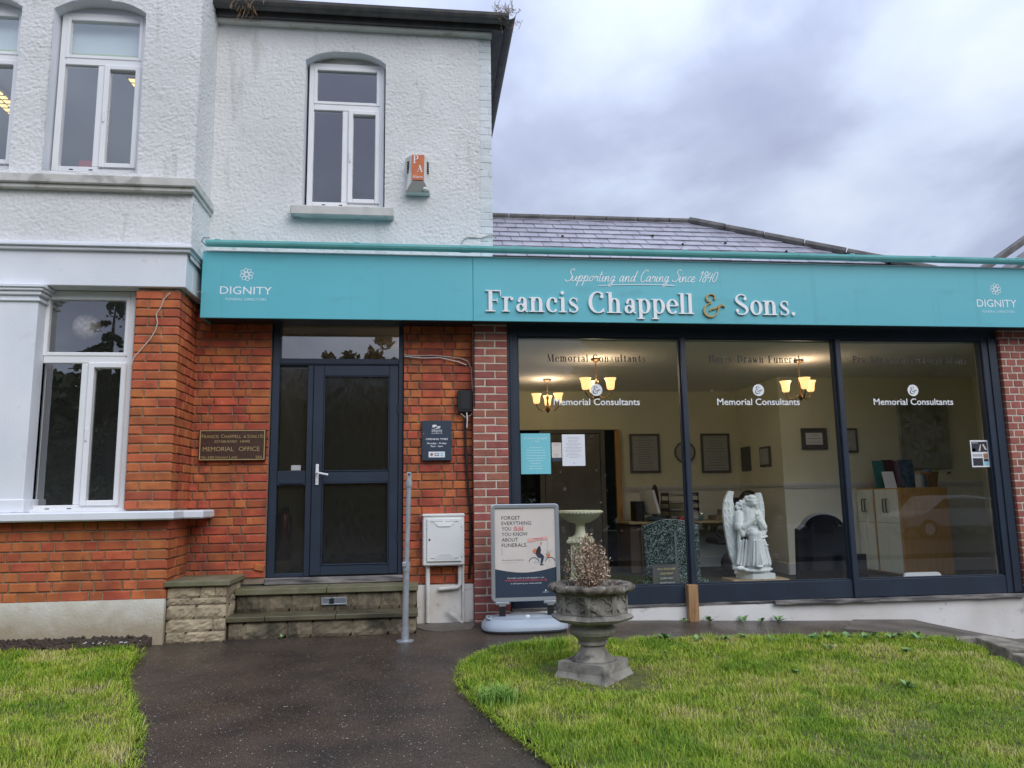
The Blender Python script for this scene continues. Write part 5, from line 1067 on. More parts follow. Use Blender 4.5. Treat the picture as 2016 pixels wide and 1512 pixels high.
# ================================================================ FASCIA
fs = th('shop_fascia', 'long turquoise shop fascia board with white raised lettering', 'shop sign', (2.2, -.22, 3.3))
for x0, x1 in ((-2.056, .492), (.495, 6.9)): MB().box(x0, x1, -.22, -.195, 3.014, 3.655, .003).build('panel', 'teal', fs)
mb = MB(); mb.box(-2.05, 6.9, -.195, .10, 3.62, 3.65); mb.box(-2.052, -2.035, -.195, .09, 3.02, 3.62); mb.build('return', 'teal', fs)
MB().box(-2.03, 6.9, -.19, .14, 3.03, 3.06).build('underside', 'navy2', fs)
mb = MB(); mb.box(-2.05, 6.9, -.223, -.19, 3.656, 3.666); mb.build('gap_light_strip', 'white', fs)  # white strip paints in the line of light showing below the gutter
ly = -.238
res = serif('x', 'Francis Chappell & Sons.', .612, 3.796, 3.107, .213, ly, None, None, ext=.016, track=.035, split=True, T=.16, Hh=.05)
for (ci_, ch_), b_ in res.items():
    if b_.v: b_.build('raised_ampersand' if ch_ == '&' else 'raised_letter', 'gold' if ch_ == '&' else 'white', fs)
# handwriting strap line
SC = {'S': ([(.95, 1.85), (.8, 2.1), (.5, 2.05), (.35, 1.7), (.55, 1.3), (.8, .9), (.75, .35), (.4, .0), (.0, .1), (-.1, .35)], .95),
 'C': ([(.95, 1.7), (.85, 2.0), (.5, 1.95), (.2, 1.3), (.15, .6), (.3, .08), (.65, .0), (1.0, .3)], 1.0),
 'u': ([(0, .9), (.0, .3), (.15, .02), (.4, .15), (.6, .9), (.58, .3), (.7, .02), (.85, .15)], .85), 'p': ([(.0, .4), (.2, .95), (.1, -.8), (.2, .5), (.45, .95), (.65, .7), (.55, .2), (.25, .02), (.85, .15)], .85),
 'o': ([(.5, .9), (.15, .7), (.1, .2), (.35, .0), (.6, .3), (.55, .8), (.4, .9), (.85, .75)], .85), 'r': ([(0, .5), (.15, .95), (.3, .75), (.5, .85), (.45, .2), (.65, .1)], .65), 't': ([(.2, 1.7), (.15, .3), (.3, .0), (.55, .15)], .5),
 'i': ([(.0, .3), (.15, .9), (.1, .2), (.25, .0), (.45, .15)], .45), 'n': ([(0, .4), (.1, .9), (.1, .0), (.25, .7), (.45, .92), (.55, .6), (.55, .1), (.7, .0), (.85, .15)], .85),
 'g': ([(.6, .85), (.3, .9), (.1, .5), (.25, .05), (.5, .3), (.6, .9), (.5, -.4), (.3, -.85), (.0, -.7), (.2, -.3), (.85, .2)], .85), 'a': ([(.6, .85), (.3, .92), (.08, .5), (.2, .03), (.45, .25), (.62, .9), (.58, .15), (.7, .0), (.88, .15)], .88),
 'd': ([(.6, .8), (.3, .9), (.08, .45), (.2, .02), (.5, .3), (.75, 1.9), (.6, .3), (.68, .0), (.85, .15)], .9), 'c': ([(.5, .75), (.35, .92), (.1, .6), (.12, .15), (.35, .0), (.65, .18)], .62), 'e': ([(.05, .35), (.4, .55), (.45, .85), (.25, .95), (.08, .6), (.1, .15), (.35, .0), (.65, .18)], .62),
 ' ': (None, .55), '1': ([(.1, 1.4), (.4, 1.8), (.2, 0)], .6), '8': ([(.6, 1.6), (.4, 1.85), (.15, 1.6), (.3, 1.1), (.55, .6), (.4, .02), (.08, .2), (.15, .7), (.6, 1.3), (.62, 1.65)], .75), '4': ([(.25, 1.7), (.0, .8), (.7, .85)], .8), '0': ([(.45, 1.8), (.15, 1.4), (.05, .4), (.3, .0), (.6, .4), (.65, 1.4), (.45, 1.8)], .8)}
mb = MB(); cur = 0; sidx = 0; seq = 'Supporting and Caring Since 1840'; tot = sum(SC[c][1] for c in seq); k = 1.56/tot
for ch in seq:
    pts, ad = SC[ch]; sidx += 1
    if pts:
        P_, W_ = smooth_path(pts, [.17]*len(pts), 6); x0 = cur
        fx = lambda a, b_: (1.41+(x0+a)*k+b_*.020, 3.428+b_*.060+(x0*k)*.012); ribbon(mb, P_, [.008/k*1.0]*len(P_), lambda a, b_: fx(a, b_), -.2206-.0012*(sidx % 3), .0005)
        if ch == '4': ribbon(mb, [(.6, 1.5), (.4, -.1)], [.008/k]*2, fx, -.2255, .0005)
        if ch in 't': ribbon(mb, [(-.1, 1.1), (.5, 1.15)], [.1]*2, fx, -.2255, .0005)
        if ch == 'i': ribbon(mb, [(.3, 1.35), (.36, 1.45)], [.12]*2, fx, -.2255, .0005)
    cur += ad
P_, W_ = smooth_path([(1.74, 3.385), (1.95, 3.400), (2.25, 3.408), (2.52, 3.405), (2.40, 3.398), (2.55, 3.402)], [.006, .007, .007, .004, .003, .002]); ribbon(mb, P_, W_, lambda a, b_: (a, b_), -.2262, .0005)
mb.build('script_lettering', 'whitetxt', fs)
def logo(cx, zf, x0, x1, zt, cap, sx0, sx1, zs):
    mb = MB(); r_ = .060
    for k_ in range(8):
        a = 2*math.pi*k_/8+.2; P_ = []
        for t_ in range(9):
            u = t_/8; rr = .022+.040*math.sin(math.pi*u); aa = a+(u-.5)*1.25; P_.append((cx+rr*math.cos(aa), zf+rr*math.sin(aa)))
        P_ += [(cx+.030*math.cos(a-.25), zf+.030*math.sin(a-.25))]
        ribbon(mb, P_, [.005]*len(P_), lambda a_, b_: (a_, b_), -.2206-.0001*k_, .0005)
    P_ = [(cx+.018*math.cos(2*math.pi*i/16), zf+.018*math.sin(2*math.pi*i/16)) for i in range(17)]; ribbon(mb, P_, [.004]*17, lambda a_, b_: (a_, b_), -.2216, .0005)
    mb.build('flower_logo', 'whitetxt', fs); txt('lettering', 'DIGNITY', x0, x1, zt, cap, -.2207, 'whitetxt', fs, weight=.0); txt('lettering', 'FUNERAL DIRECTORS', sx0, sx1, zs, .026, -.2207, 'dimwhite', fs)
logo(-1.648, 3.437, -1.885, -1.413, 3.245, .078, -1.832, -1.462, 3.184); logo(6.05, 3.425, 5.818, 6.273, 3.232, .085, 5.873, 6.241, 3.170)
gt = th('teal_gutter', 'turquoise painted rain gutter along the top of the shop fascia', 'gutter', (2, -.28, 3.72))
mb = MB(); halfround(mb, (-2.01, -.28, 3.735), (6.9, -.28, 3.735), .052); mb.build('gutter_trough', 'teal2', gt)
for x in (-1.9, -.62, .9, 1.72, 2.62, 3.75, 4.4, 5.3, 6.25): mb = MB(); mb.box(x-.025, x+.025, -.335, -.22, 3.733, 3.744, .003); mb.build('bracket', 'teal2', gt)
for x in (.42, 4.45): mb = MB(); halfround(mb, (x-.05, -.28, 3.735), (x+.05, -.28, 3.735), .056); mb.build('joint_sleeve', 'teal2', gt)
mb = MB(); mb.tube([(-2.0, -.22, 3.79), (-2.05, -.24, 3.78), (-2.06, -.26, 3.74), (-2.02, -.27, 3.70)], .005, 5); mb.build('end_clip', 'gutter', gt)

# ================================================================ ROOFS RIGHT
rf = th('slate_roof', 'low grey slate roof with ridge tiles behind the shop fascia', 'roof', (2.5, 2, 4.2))
TH = R(36); cs, sn = math.cos(TH), math.sin(TH); O = Vector((0, 1.30, 4.229))
def rp_(x, s, o=0.): return (x, O.y+s*cs-o*sn, O.z+s*sn+o*cs)
S1 = 1.50; X0 = .73; XR = 3.72; XE = 5.95
hipx = lambda s: XR+(S1-s)/(S1+.25)*(XE-XR) 
mb = MB(); mb.add([rp_(X0, -.9, -.02), rp_(XE+1.1, -.9, -.02), rp_(XR, S1, -.02), rp_(X0, S1, -.02), rp_(X0, -.9, -.12), rp_(XE+1.1, -.9, -.12), rp_(XR, S1, -.12), rp_(X0, S1, -.12)], [(0, 1, 2, 3), (7, 6, 5, 4), (0, 4, 5, 1), (1, 5, 6, 2), (2, 6, 7, 3)])
mb.add([(X0, 4.0, 4.0), (XE+1.1, 4.6, 3.6)], []); mb.build('roof_deck', 'gutter', rf)
n_s = 0; vis = MB(); base_s = []
for k_ in range(4):
    m_ = MB(); w2, l2 = .1215, .24; j = lambda: random.uniform(-.003, .003)
    m_.add([(-w2+j(), 0+j(), .014), (w2+j(), 0+j(), .014), (w2, l2, 0), (-w2, l2, 0), (-w2, 0, .004), (w2, 0, .004)], [(0, 1, 2, 3), (0, 4, 5, 1), (1, 5, 2), (0, 3, 4)]); me = m_.mesh('slate'); me.materials.append(M['slate']); base_s.append(me)
for r_ in range(-1, 8):
    s_ = r_*.20; x = X0+(.125 if r_ % 2 else 0)
    if s_ > S1-.06: break
    while x < hipx(s_)-.05:
        if x+.125 > X0 and n_s < 290:
            o = bpy.data.objects.new('slate', random.choice(base_s)); S.collection.objects.link(o); o.parent = rf; xx = x+.0
            o.location = Vector(rp_(max(xx, X0+.06), s_, random.uniform(0, .003)))-WL[rf]; o.rotation_euler = (TH, random.uniform(-.004, .004), 0); n_s += 1
            if xx < X0+.06: o.scale.x = .55
        x += .25
mb = MB(); x = X0
while x < XR-.1:
    mb.tube([rp_(x+.004, S1-.01, .02), rp_(min(x+.44, XR), S1-.01, .02)], .045, 8); x += .45
mb.build('ridge_tile', 'ridge', rf)
hp0, hp1 = Vector(rp_(XR, S1, .03)), Vector(rp_(hipx(-.8), -.8, .03)); d = (hp1-hp0); n_ = 7
for i in range(n_): MB().tube([hp0+d*(i/n_)+d*.003, hp0+d*((i+1)/n_)-d*.003], [.055, .06], 8).build('hip_tile', 'ridge', rf)
mb = MB(); mb.add([hp0, hp1, (hp1.x, 6, hp1.z), (XR, 4.0, hp0.z)], [(0, 1, 2, 3)]); mb.add([rp_(X0, S1, -.02), hp0, (XR, 5, 3.5), (X0, 5, 3.5)], [(0, 1, 2, 3)]); mb.build('rear_slope', 'slate', rf)
ts = MB()
for x, s in ((1.78, .62), (2.13, .07), (3.0, .75), (3.9, .5), (4.6, .2), (3.3, .4)): ts.ball(rp_(x, s, .02), (random.uniform(.01, .022), .02, .015), 7, 5)
tag(ts.build('moss', 'soil'), 'small dark clumps of moss on the slate roof', 'moss', kind='stuff')
nb = th('neighbour_roof', 'corner of the neighbouring tiled roof at the right edge', 'roof', (12, 5, 5))
mb = MB(); mb.add([(9.6, 5, 4.97), (14.2, 5, 7.95), (14.2, 5.3, 7.95), (9.6, 5.3, 4.97), (9.6, 5, 4.87), (14.2, 5, 7.8)], [(0, 4, 5, 1), (0, 3, 4), (0, 1, 2, 3)]); mb.build('verge', 'ridge', nb)
for k_ in range(9):
    o_ = .10+k_*.17; m_ = MB(); m_.add([(9.75+o_*1.5, 4.97-k_*.0, 4.95), (14.2, 4.97, 7.83-o_*1.0), (14.2, 4.99, 7.76-o_), (9.85+o_*1.5, 4.99, 4.93)], [(0, 3, 2, 1)]); m_.build('tile_course', 'ridge' if k_ % 2 else 'slate', nb)
MB().add([(9.9, 5.02, 4.9), (14.2, 5.02, 7.75), (18, 5.02, 4.9), (18, 5.02, 1), (9.9, 5.02, 1)], [(0, 4, 3, 2, 1)]).build('gable', 'slate', nb)

# concrete slab and kerb on the right
mb = MB(); mb.slab([(4.3, .03), (4.95, .03), (5.01, -.40), (5.01, -.93), (4.70, -.93), (3.95, -.42)], lambda x, y: -.16, lambda x, y: float(G(min(x, 4.9), y))+.012); solo('concrete_slab', mb, 'concrete', 'dark damp concrete ramp slab at the right end of the shop plinth', 'slab')
def kerb(poly, z0, z1, label):
    mb = MB(); mb.slab(poly, z0, z1); o = mb.build('kerb_stone', 'kerbst'); tag(o, label, 'kerb stone', 'kerb stones at the right lawn edge')
    b_ = o.modifiers.new('b', 'BEVEL'); b_.width = .012; b_.segments = 2
kerb([(4.66, -.96), (4.98, -.96), (4.98, -1.03), (4.62, -1.05)], -.2, .045, 'narrow kerb stone at the end of the concrete slab')
kerb([(4.74, -1.12), (4.95, -1.10), (4.88, -1.72), (4.62, -1.66)], -.2, .065, 'rough broken kerb stone at the right edge beside the lawn')
kerb([(4.60, -1.70), (4.86, -1.76), (4.80, -2.6), (4.50, -2.6)], -.2, .045, 'kerb stone nearest the camera at the right lawn edge')

# ================================================================ URN
ur = th('stone_urn', 'weathered octagonal stone urn with dead plant on the lawn', 'urn', (1.19, -2.02, .06))
c0 = (1.19, -2.02, 0); A8 = R(22.5+4)
def octo(name, prof, m='urn', n=8, a0=A8, **k): return MB().lathe(prof, c0, n, a0, **k).build(name, m, ur)
k8 = 1/math.cos(math.pi/8)
rz = math.atan2(-.43, -.04)
def sq(mb, h0, z0, h1, z1):
    a = R(45+45+3); pts = [(math.cos(a+i*math.pi/2), math.sin(a+i*math.pi/2)) for i in range(4)]; q = math.sqrt(2)
    vs = [(c0[0]+x*h0*q, c0[1]+y*h0*q, z0) for x, y in pts]+[(c0[0]+x*h1*q, c0[1]+y*h1*q, z1) for x, y in pts]; mb.add(vs, [(3, 2, 1, 0), (4, 5, 6, 7)]+[(i, (i+1) % 4, (i+1) % 4+4, i+4) for i in range(4)])
mb = MB(); sq(mb, .215, .03, .205, .075); sq(mb, .205, .0752, .185, .122); mb.build('lower_base', 'urn', ur); mb = MB(); sq(mb, .180, .1222, .178, .188); mb.build('upper_base', 'urn', ur)
MB().lathe([(.165, .188), (.135, .205), (.105, .235), (.085, .275), (.082, .29)], c0, 32).build('foot', 'urn', ur, smooth=True)
MB().lathe([(.086, .288), (.104, .296), (.104, .312), (.09, .322)], c0, 32).build('neck_ring', 'urn', ur, smooth=True, ang=50)
octo('lower_bowl', [(.10, .320), (.125, .345), (.158, .365), (.168, .385), (.160, .405), (.140, .425), (.165, .438)], n=16)
octo('bowl_flare', [(.15*k8, .436), (.255*k8, .462), (.270*k8, .480), (.262*k8, .492), (.232*k8, .505)])
octo('bowl', [(.222*k8, .500), (.222*k8, .640)], capt=False)
# quatrefoil panels on the bowl faces, with corner ribs
for f_ in range(8):
    a = A8+math.pi/8+f_*math.pi/4; nx_, ny_ = math.cos(a), math.sin(a); tx, ty = -ny_, nx_; hw_ = .222*math.tan(math.pi/8)
    P = lambda u, z, o: (c0[0]+nx_*(.222+o)+tx*u, c0[1]+ny_*(.222+o)+ty*u, z)
    mb = MB(); 
    def strip(pts, wd, o=.012, closed=True):
        n_ = len(pts); vs = []
        for i in range(n_):
            p, q = pts[i-1], pts[(i+1) % n_]; dx, dy = q[0]-p[0], q[1]-p[1]; l_ = math.hypot(dx, dy) or 1; nx2, ny2 = -dy/l_, dx/l_
            vs += [P(pts[i][0]+nx2*wd/2, pts[i][1]+ny2*wd/2, 0), P(pts[i][0]+nx2*wd/4, pts[i][1]+ny2*wd/4, o), P(pts[i][0]-nx2*wd/4, pts[i][1]-ny2*wd/4, o), P(pts[i][0]-nx2*wd/2, pts[i][1]-ny2*wd/2, 0)]
        fs = []
        for i in range(n_): 
            j = (i+1) % n_
            for t_ in range(3): fs.append((4*i+t_, 4*j+t_, 4*j+t_+1, 4*i+t_+1))
        mb.add(vs, fs)
    q_ = []
    for i in range(40):
        t_ = 2*math.pi*i/40; rr = .036+.016*abs(math.cos(2*t_))**.7; q_.append((rr*1.45*math.cos(t_), .571+rr*1.08*math.sin(t_)))
    strip(q_, .014)
    for u in (-hw_+.006, hw_-.006): mb.add([P(u-.010, .506, 0), P(u+.010, .506, 0), P(u+.010, .506, .012), P(u-.010, .506, .012), P(u-.010, .636, 0), P(u+.010, .636, 0), P(u+.010, .636, .012), P(u-.010, .636, .012)], [(0, 1, 5, 4), (1, 2, 6, 5), (2, 3, 7, 6), (3, 0, 4, 7)])
    for z in (.508, .628): mb.add([P(-hw_, z, 0), P(hw_, z, 0), P(hw_, z, .010), P(-hw_, z, .010), P(-hw_, z+.012, 0), P(hw_, z+.012, 0), P(hw_, z+.012, .010), P(-hw_, z+.012, .010)], [(0, 1, 2, 3), (3, 2, 6, 7), (7, 6, 5, 4)])
    for u in (-.058, .058):
        for z in (.522, .616): mb.add([P(u-.01, z-.006, 0), P(u+.01, z-.006, 0), P(u, z+.009, 0), P(u, z, .008)], [(0, 1, 3), (1, 2, 3), (2, 0, 3)])
    mb.build('quatrefoil_panel', 'urn', ur)
rim = []
prof = [(.228, .636), (.250, .645), (.285, .655), (.300, .672), (.300, .690), (.285, .703), (.255, .708), (.225, .703), (.215, .69), (.20, .64)]
V = []; F = []; n_ = 96
for i, (r_, z) in enumerate(prof):
    for j in range(n_):
        a = 2*math.pi*j/n_; aa = (a-A8) % (math.pi/4)-math.pi/8; o8 = math.cos(math.pi/8)/math.cos(aa); rr = r_*(.62+.38*o8*1.06); wob = (vn(a*9+1, z*60)-.5)*.014+(vn(a*30, z*90)-.5)*.006
        V.append((c0[0]+(rr+wob)*math.cos(a), c0[1]+(rr+wob)*math.sin(a), z+(vn(a*11+50, r_*30)-.5)*.008))
F = [(i*n_+j, i*n_+(j+1) % n_, (i+1)*n_+(j+1) % n_, (i+1)*n_+j) for i in range(len(prof)-1) for j in range(n_)]
o_ = arr_obj('rim', V, F, 'urn_rim', ur); o_.data.shade_smooth()
MB().lathe([(.0, .655), (.205, .655)], c0, 24, capb=False, capt=False).build('potting_soil', 'soil', ur)
dp = th('dead_shrub', 'dried brown leafy shrub growing in the stone urn', 'dead plant', (1.17, -2.0, .66))
rr = random.Random(11); tw = MB(); lv = MB(); lv2 = MB(); gv = MB()
for i in range(130):
    a = rr.uniform(0, 6.28); sp = rr.uniform(.0, .185); h = .38*math.sqrt(max(.1, 1-(sp/.215)**2))*rr.uniform(.72, 1.05); b0 = Vector((1.168+rr.gauss(0, .012), -2.0+rr.gauss(0, .012), .65)); tip = Vector((1.168+sp*math.cos(a), -2.0+sp*math.sin(a), .655+h))
    mid = b0.lerp(tip, .5)+Vector(((tip-b0).x*.35, (tip-b0).y*.35, 0)); pts = [b0, b0.lerp(mid, .5), mid, mid.lerp(tip, .5)+Vector((rr.gauss(0, .008), rr.gauss(0, .008), 0)), tip]; tw.tube(pts, [.0028, .0024, .002, .0015, .001], 4, False)
    for q in range(22):
        t_ = rr.uniform(.22, 1); k_ = min(3, int(t_*4)); p = pts[k_].lerp(pts[k_+1], t_*4-k_)+Vector((rr.gauss(0, .010), rr.gauss(0, .010), rr.gauss(0, .008))); s_ = rr.uniform(.004, .0085)
        d1 = Vector((rr.gauss(0, 1), rr.gauss(0, 1), rr.gauss(.4, 1))).normalized()*s_*1.5; d2 = d1.cross(Vector((rr.gauss(0, 1), rr.gauss(0, 1), rr.gauss(0, 1)))).normalized()*s_*.7
        z_ = rr.random(); T = lv2 if z_ < (.22+.6*max(0, t_-.5)) else lv; T = gv if (p.x < 1.12 and z_ > .8) else T; T.quad(p-d1, p+d2, p+d1, p-d2)
tw.build('stems', 'twig', dp); lv.build('dry_leaves', 'straw', dp); lv2.build('pale_leaves', 'straw2', dp); gv.build('green_leaves', 'leaf', dp)
tf = MB()
for i in range(60):
    a = rr.uniform(0, 6.28); r_ = rr.uniform(.08, .2); x = 1.19+r_*math.cos(a); y = -2.02+r_*math.sin(a); tf.tube([(x, y, .655), (x+rr.gauss(0, .02), y+rr.gauss(0, .02), .655+rr.uniform(.02, .06))], .0012, 3, False)
tag(tf.build('dry_grass', 'straw2', dp), kind='stuff')

# ================================================================ A-BOARD
ab = th('pavement_sign', 'silver framed poster sign on grey weighted base before the pillar', 'pavement sign', (.93, -.40, .14))
def rrect(x0, x1, z0, z1, r_, n=6):
    o = []
    for cx, cz, a in ((x1-r_, z1-r_, 0), (x0+r_, z1-r_, 90), (x0+r_, z0+r_, 180), (x1-r_, z0+r_, 270)):
        for i in range(n+1): t_ = R(a+90*i/n); o.append((cx+r_*math.cos(t_), cz+r_*math.sin(t_)))
    return o
AX0, AX1, AZ0, AZ1, AY = .628, 1.258, .385, 1.252, -.405
o_, i_ = rrect(AX0, AX1, AZ0, AZ1, .035), rrect(AX0+.034, AX1-.034, AZ0+.034, AZ1-.034, .004); n_ = len(o_)
om = rrect(AX0+.006, AX1-.006, AZ0+.006, AZ1-.006, .031)
mb = MB(); mb.add([(x, AY+.03, z) for x, z in o_]+[(x, AY+.006, z) for x, z in o_]+[(x, AY, z) for x, z in om]+[(x, AY+.002, z) for x, z in i_]+[(x, AY+.014, z) for x, z in i_], [(k*n_+i, k*n_+(i+1) % n_, (k+1)*n_+(i+1) % n_, (k+1)*n_+i) for k in range(4) for i in range(n_)]); mb.f = [f[::-1] for f in mb.f]
mb.build('frame', 'alu', ab)
MB().box(AX0+.02, AX1-.02, AY+.016, AY+.028, AZ0+.02, AZ1-.02).build('back_panel', 'greyplastic', ab)
px0, px1, pz0, pz1 = AX0+.034, AX1-.034, AZ0+.034, AZ1-.034; py = AY+.0145
po = MB().box(px0, px1, py, py+.001, pz0, pz1).build('poster', 'bpink', ab)
sx_ = lambda u: px0+(px1-px0)*u; sz_ = lambda v: pz1-(pz1-pz0)*v
cv = [(sx_(i/20), sz_(.682+.050*math.sin(math.pi*min(1, i/20*1.0))-.010*i/20)) for i in range(21)]; mb = MB(); mb.add([(x, py-.0008, z) for x, z in [(sx_(0), pz0)]+[(sx_(1), pz0)]+cv[::-1]], [tuple(range(23))]); mb.build('dark_band', 'signnavy', po)
for i, (s, w_) in enumerate((('FORGET', .40), ('EVERYTHING', .58), ('YOU', .25), ('YOU KNOW', .52), ('ABOUT', .36), ('FUNERALS.', .51))): txt('lettering', s, sx_(.115), sx_(w_+.02), sz_(.132+.0615*i), .034, py-.0008, 'ink', po, weight=.004)
serif('lettering', 'think', sx_(.30), sx_(.475), sz_(.257), .040, py-.0008, 'coral', po, shear=.25, T=.17, Hh=.07)
MB().box(sx_(.115), sx_(.118), py-.0012, py-.0004, sz_(.54), sz_(.46)).build('rule', 'ink', po); txt('lettering', 'We want you to celebrate', sx_(.11), sx_(.47), sz_(.592), .011, py-.0008, 'ink', po); txt('lettering', 'your life, your way.', sx_(.11), sx_(.38), sz_(.618), .011, py-.0008, 'pink', po)
txt('lettering', 'Pop inside to pick up a planning guide or visit', sx_(.20), sx_(.80), sz_(.792), .012, py-.0014, 'papw', po); serif('lettering', 'www.dignityfuneralplans.co.uk'.replace('f', 't'), sx_(.16), sx_(.85), sz_(.822), .020, py-.0014, 'coral', po, bold=1.1); txt('lettering', 'to start planning your unique send off.', sx_(.25), sx_(.755), sz_(.853), .012, py-.0014, 'papw', po)
txt('lettering', 'DIGNITY', sx_(.77), sx_(.87), sz_(.955), .009, py-.0014, 'papw', po); mb = MB(); mb.add([(sx_(.82)+.007*math.cos(i), py-.0014, sz_(.93)+.007*math.sin(i)) for i in np.linspace(0, 5.5, 8)], [tuple(range(8))]); mb.build('flower_logo', 'papw', po)
# printed cyclist
def shp(m, *polys, name='printed_figure', k=1):
    mb = MB()
    for p in polys: mb.add([(sx_(a), py-.0006*k, sz_(b_)) for a, b_ in p], [tuple(range(len(p)))])
    return mb.build(name, m, po)
def rb(m, pts, w_, name='printed_bicycle', k=1):
    mb = MB(); P_, W_ = smooth_path(pts, [w_]*len(pts)); ribbon(mb, [(sx_(a), sz_(b_)) for a, b_ in P_], W_, lambda a, b_: (a, b_), py-.0006*k, .0004); return mb.build(name, m, po)
ar = (pz1-pz0)/(px1-px0)
def ring(cx, cz, r_, a0=0, a1=360): return [(cx+r_*math.cos(R(a0+(a1-a0)*i/16)), cz-r_/ar*math.sin(R(a0+(a1-a0)*i/16))) for i in range(17)]
for cx in (.635, .905): rb('paper', ring(cx, .622, .075), .0014, k=1)
rb('ink', ring(.635, .622, .082, 15, 165), .006, k=2); rb('ink', ring(.905, .622, .082, 15, 165), .006, k=2)
rb('greyplastic', [(.635, .622), (.75, .617)], .004, k=3); rb('greyplastic', [(.75, .617), (.70, .56)], .004, k=3); rb('greyplastic', [(.635, .622), (.70, .56)], .004, k=3); rb('greyplastic', [(.75, .617), (.86, .55)], .004, k=3); rb('greyplastic', [(.70, .56), (.85, .56)], .004, k=3); rb('greyplastic', [(.905, .622), (.855, .53)], .004, k=3); rb('ink', [(.83, .525), (.87, .53)], .005, k=3)
shp('porange', [(.62, .48), (.66, .46), (.70, .49), (.69, .53), (.65, .52), (.62, .50)], k=4); shp('ink', [(.72, .435), (.745, .44), (.755, .48), (.745, .52), (.69, .535), (.665, .52), (.68, .475)], k=5); shp('signnavy', [(.67, .525), (.75, .515), (.80, .545), (.80, .57), (.775, .63), (.745, .63), (.755, .57), (.70, .56)], k=6); shp('ink', [(.735, .635), (.79, .638), (.79, .65), (.735, .648)], k=6)
shp('straw2', ring(.757, .412, .018), k=5); shp('wood', [(.742, .405), (.748, .39), (.765, .39), (.77, .40), (.765, .405)], k=6)
shp('porange', [(.845, .525), (.905, .52), (.90, .565), (.855, .565)], name='printed_basket', k=7)
for a in (.83, .86, .89, .92, .95): rb('greyplastic', [(.875, .52), (a, .48)], .002, k=7)
rb('pink', [(.865, .51), (.862, .35)], .003, k=7); shp('pink', [(.53, .355), (.60, .345), (.70, .34), (.78, .332), (.862, .33), (.865, .362), (.78, .37), (.70, .372), (.60, .385), (.53, .39), (.55, .372)], name='printed_banner', k=6); txt('lettering', 'THANK YOU', sx_(.63), sx_(.79), sz_(.358), .009, py-.006, 'ink', po)
rb('paper', [(.54, .685), (.70, .684)], .0012, k=1); rb('paper', [(.82, .684), (.98, .683)], .0012, k=1)
for x in (.725, 1.165):
    f_ = MB(); f_.box(x-.062, x+.062, AY-.004, AY+.04, .362, .384, .003); f_.box(x-.03, x+.03, AY, AY+.035, .345, .362, .002); f_.build('clamp', 'alu', ab)
    MB().box(x-.028, x+.028, AY+.002, AY+.034, .26, .345, .003).build('foot_post', 'black', ab)
# moulded base: superellipse sections
BXc, BYc = .93, -.34
def sup(ax, ay, z, n=48, e_=3.2): return [(BXc+ax*abs(math.cos(t_))**(2/e_)*(1 if math.cos(t_) > 0 else -1), BYc+ay*abs(math.sin(t_))**(2/e_)*(1 if math.sin(t_) > 0 else -1), z) for t_ in np.linspace(0, 2*math.pi, n, endpoint=False)]
mb = MB(); secs = [(.375, .24, .135), (.392, .255, .15), (.392, .255, .168), (.385, .247, .188), (.365, .228, .215), (.335, .195, .240), (.325, .185, .238), (.315, .175, .236), (.24, .11, .252), (.12, .05, .256)]; nn = 48
for ax, ay, z in secs: mb.v += sup(ax, ay, z+.004)
mb.f = [tuple(range(nn))[::-1]]+[(k*nn+i, k*nn+(i+1) % nn, (k+1)*nn+(i+1) % nn, (k+1)*nn+i) for k in range(len(secs)-1) for i in range(nn)]+[tuple((len(secs)-1)*nn+i for i in range(nn))]; mb.build('base', 'greyplastic', ab, smooth=True, ang=35)
MB().lathe([(.022, 0), (.022, .012), (.016, .018)], (.945, -.44, .252), 14).build('filler_cap', 'upvc', ab)
mb = MB(); ring_ = [(BXc-.325+.02*math.cos(t_), BYc-.02+.10*math.sin(t_), .247) for t_ in np.linspace(.2, 6.08, 14)]; mb.tube(ring_, .010, 6); mb.build('handle', 'greyplastic', ab, smooth=True)
mb = MB(); mb.slab([p[:2] for p in sup(.372, .237, 0)], .122, .141); mb.build('rubber_foot', 'black', ab)

# ================================================================ SHOP INTERIOR
FZ, CZ = .25, 2.905
struct('shop_floor', MB().box(.62, 7.8, .16, 4.3, FZ-.1, FZ), 'carpet')
struct('shop_ceiling', MB().box(.62, 7.8, .165, 4.3, CZ, CZ+.05), 'ceiling')
def wallp(mb1, mb2, x0, x1, y0, y1):
    mb1.box(x0, x1, y0, y1, 1.44, CZ-.001); mb2.box(x0, x1, y0, y1, FZ+.001, 1.44)
a_, b_ = MB(), MB()
for q in ((4.85, 7.75, 2.45, 2.6), (4.85, 4.97, 2.6, 3.9), (2.97, 4.85, 3.9, 4.0), (7.75, 7.85, .2, 2.45), (.58, .64, .16, 3.9)): wallp(a_, b_, *q)
wallp(a_, b_, .64, 1.35, 3.9, 4.0); a_.box(1.35, 2.97, 3.9, 4.0, 2.32, CZ-.001)
struct('interior_wall', a_, 'cream'); struct('lower_interior_wall', b_, 'cream2')
mb = MB()
for x0, x1, y in ((4.84, 7.75, 2.45), (2.97, 4.84, 3.9)): mb.box(x0, x1, y-.025, y-.001, 1.41, 1.46, .006); mb.box(x0, x1, y-.016, y-.001, 1.385, 1.41, .003); mb.box(x0, x1, y-.02, y-.001, FZ+.001, FZ+.15, .004)
mb.box(4.828, 4.849, 2.44, 3.88, 1.41, 1.46, .006); mb.box(4.832, 4.849, 2.44, 3.88, FZ+.001, FZ+.15, .004); struct('dado_trim', mb, 'dado')
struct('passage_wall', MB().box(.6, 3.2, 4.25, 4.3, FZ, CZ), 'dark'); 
dd = th('inner_door', 'grey-brown panelled inner door at the back left of the shop', 'door', (2.25, 3.88, .25))
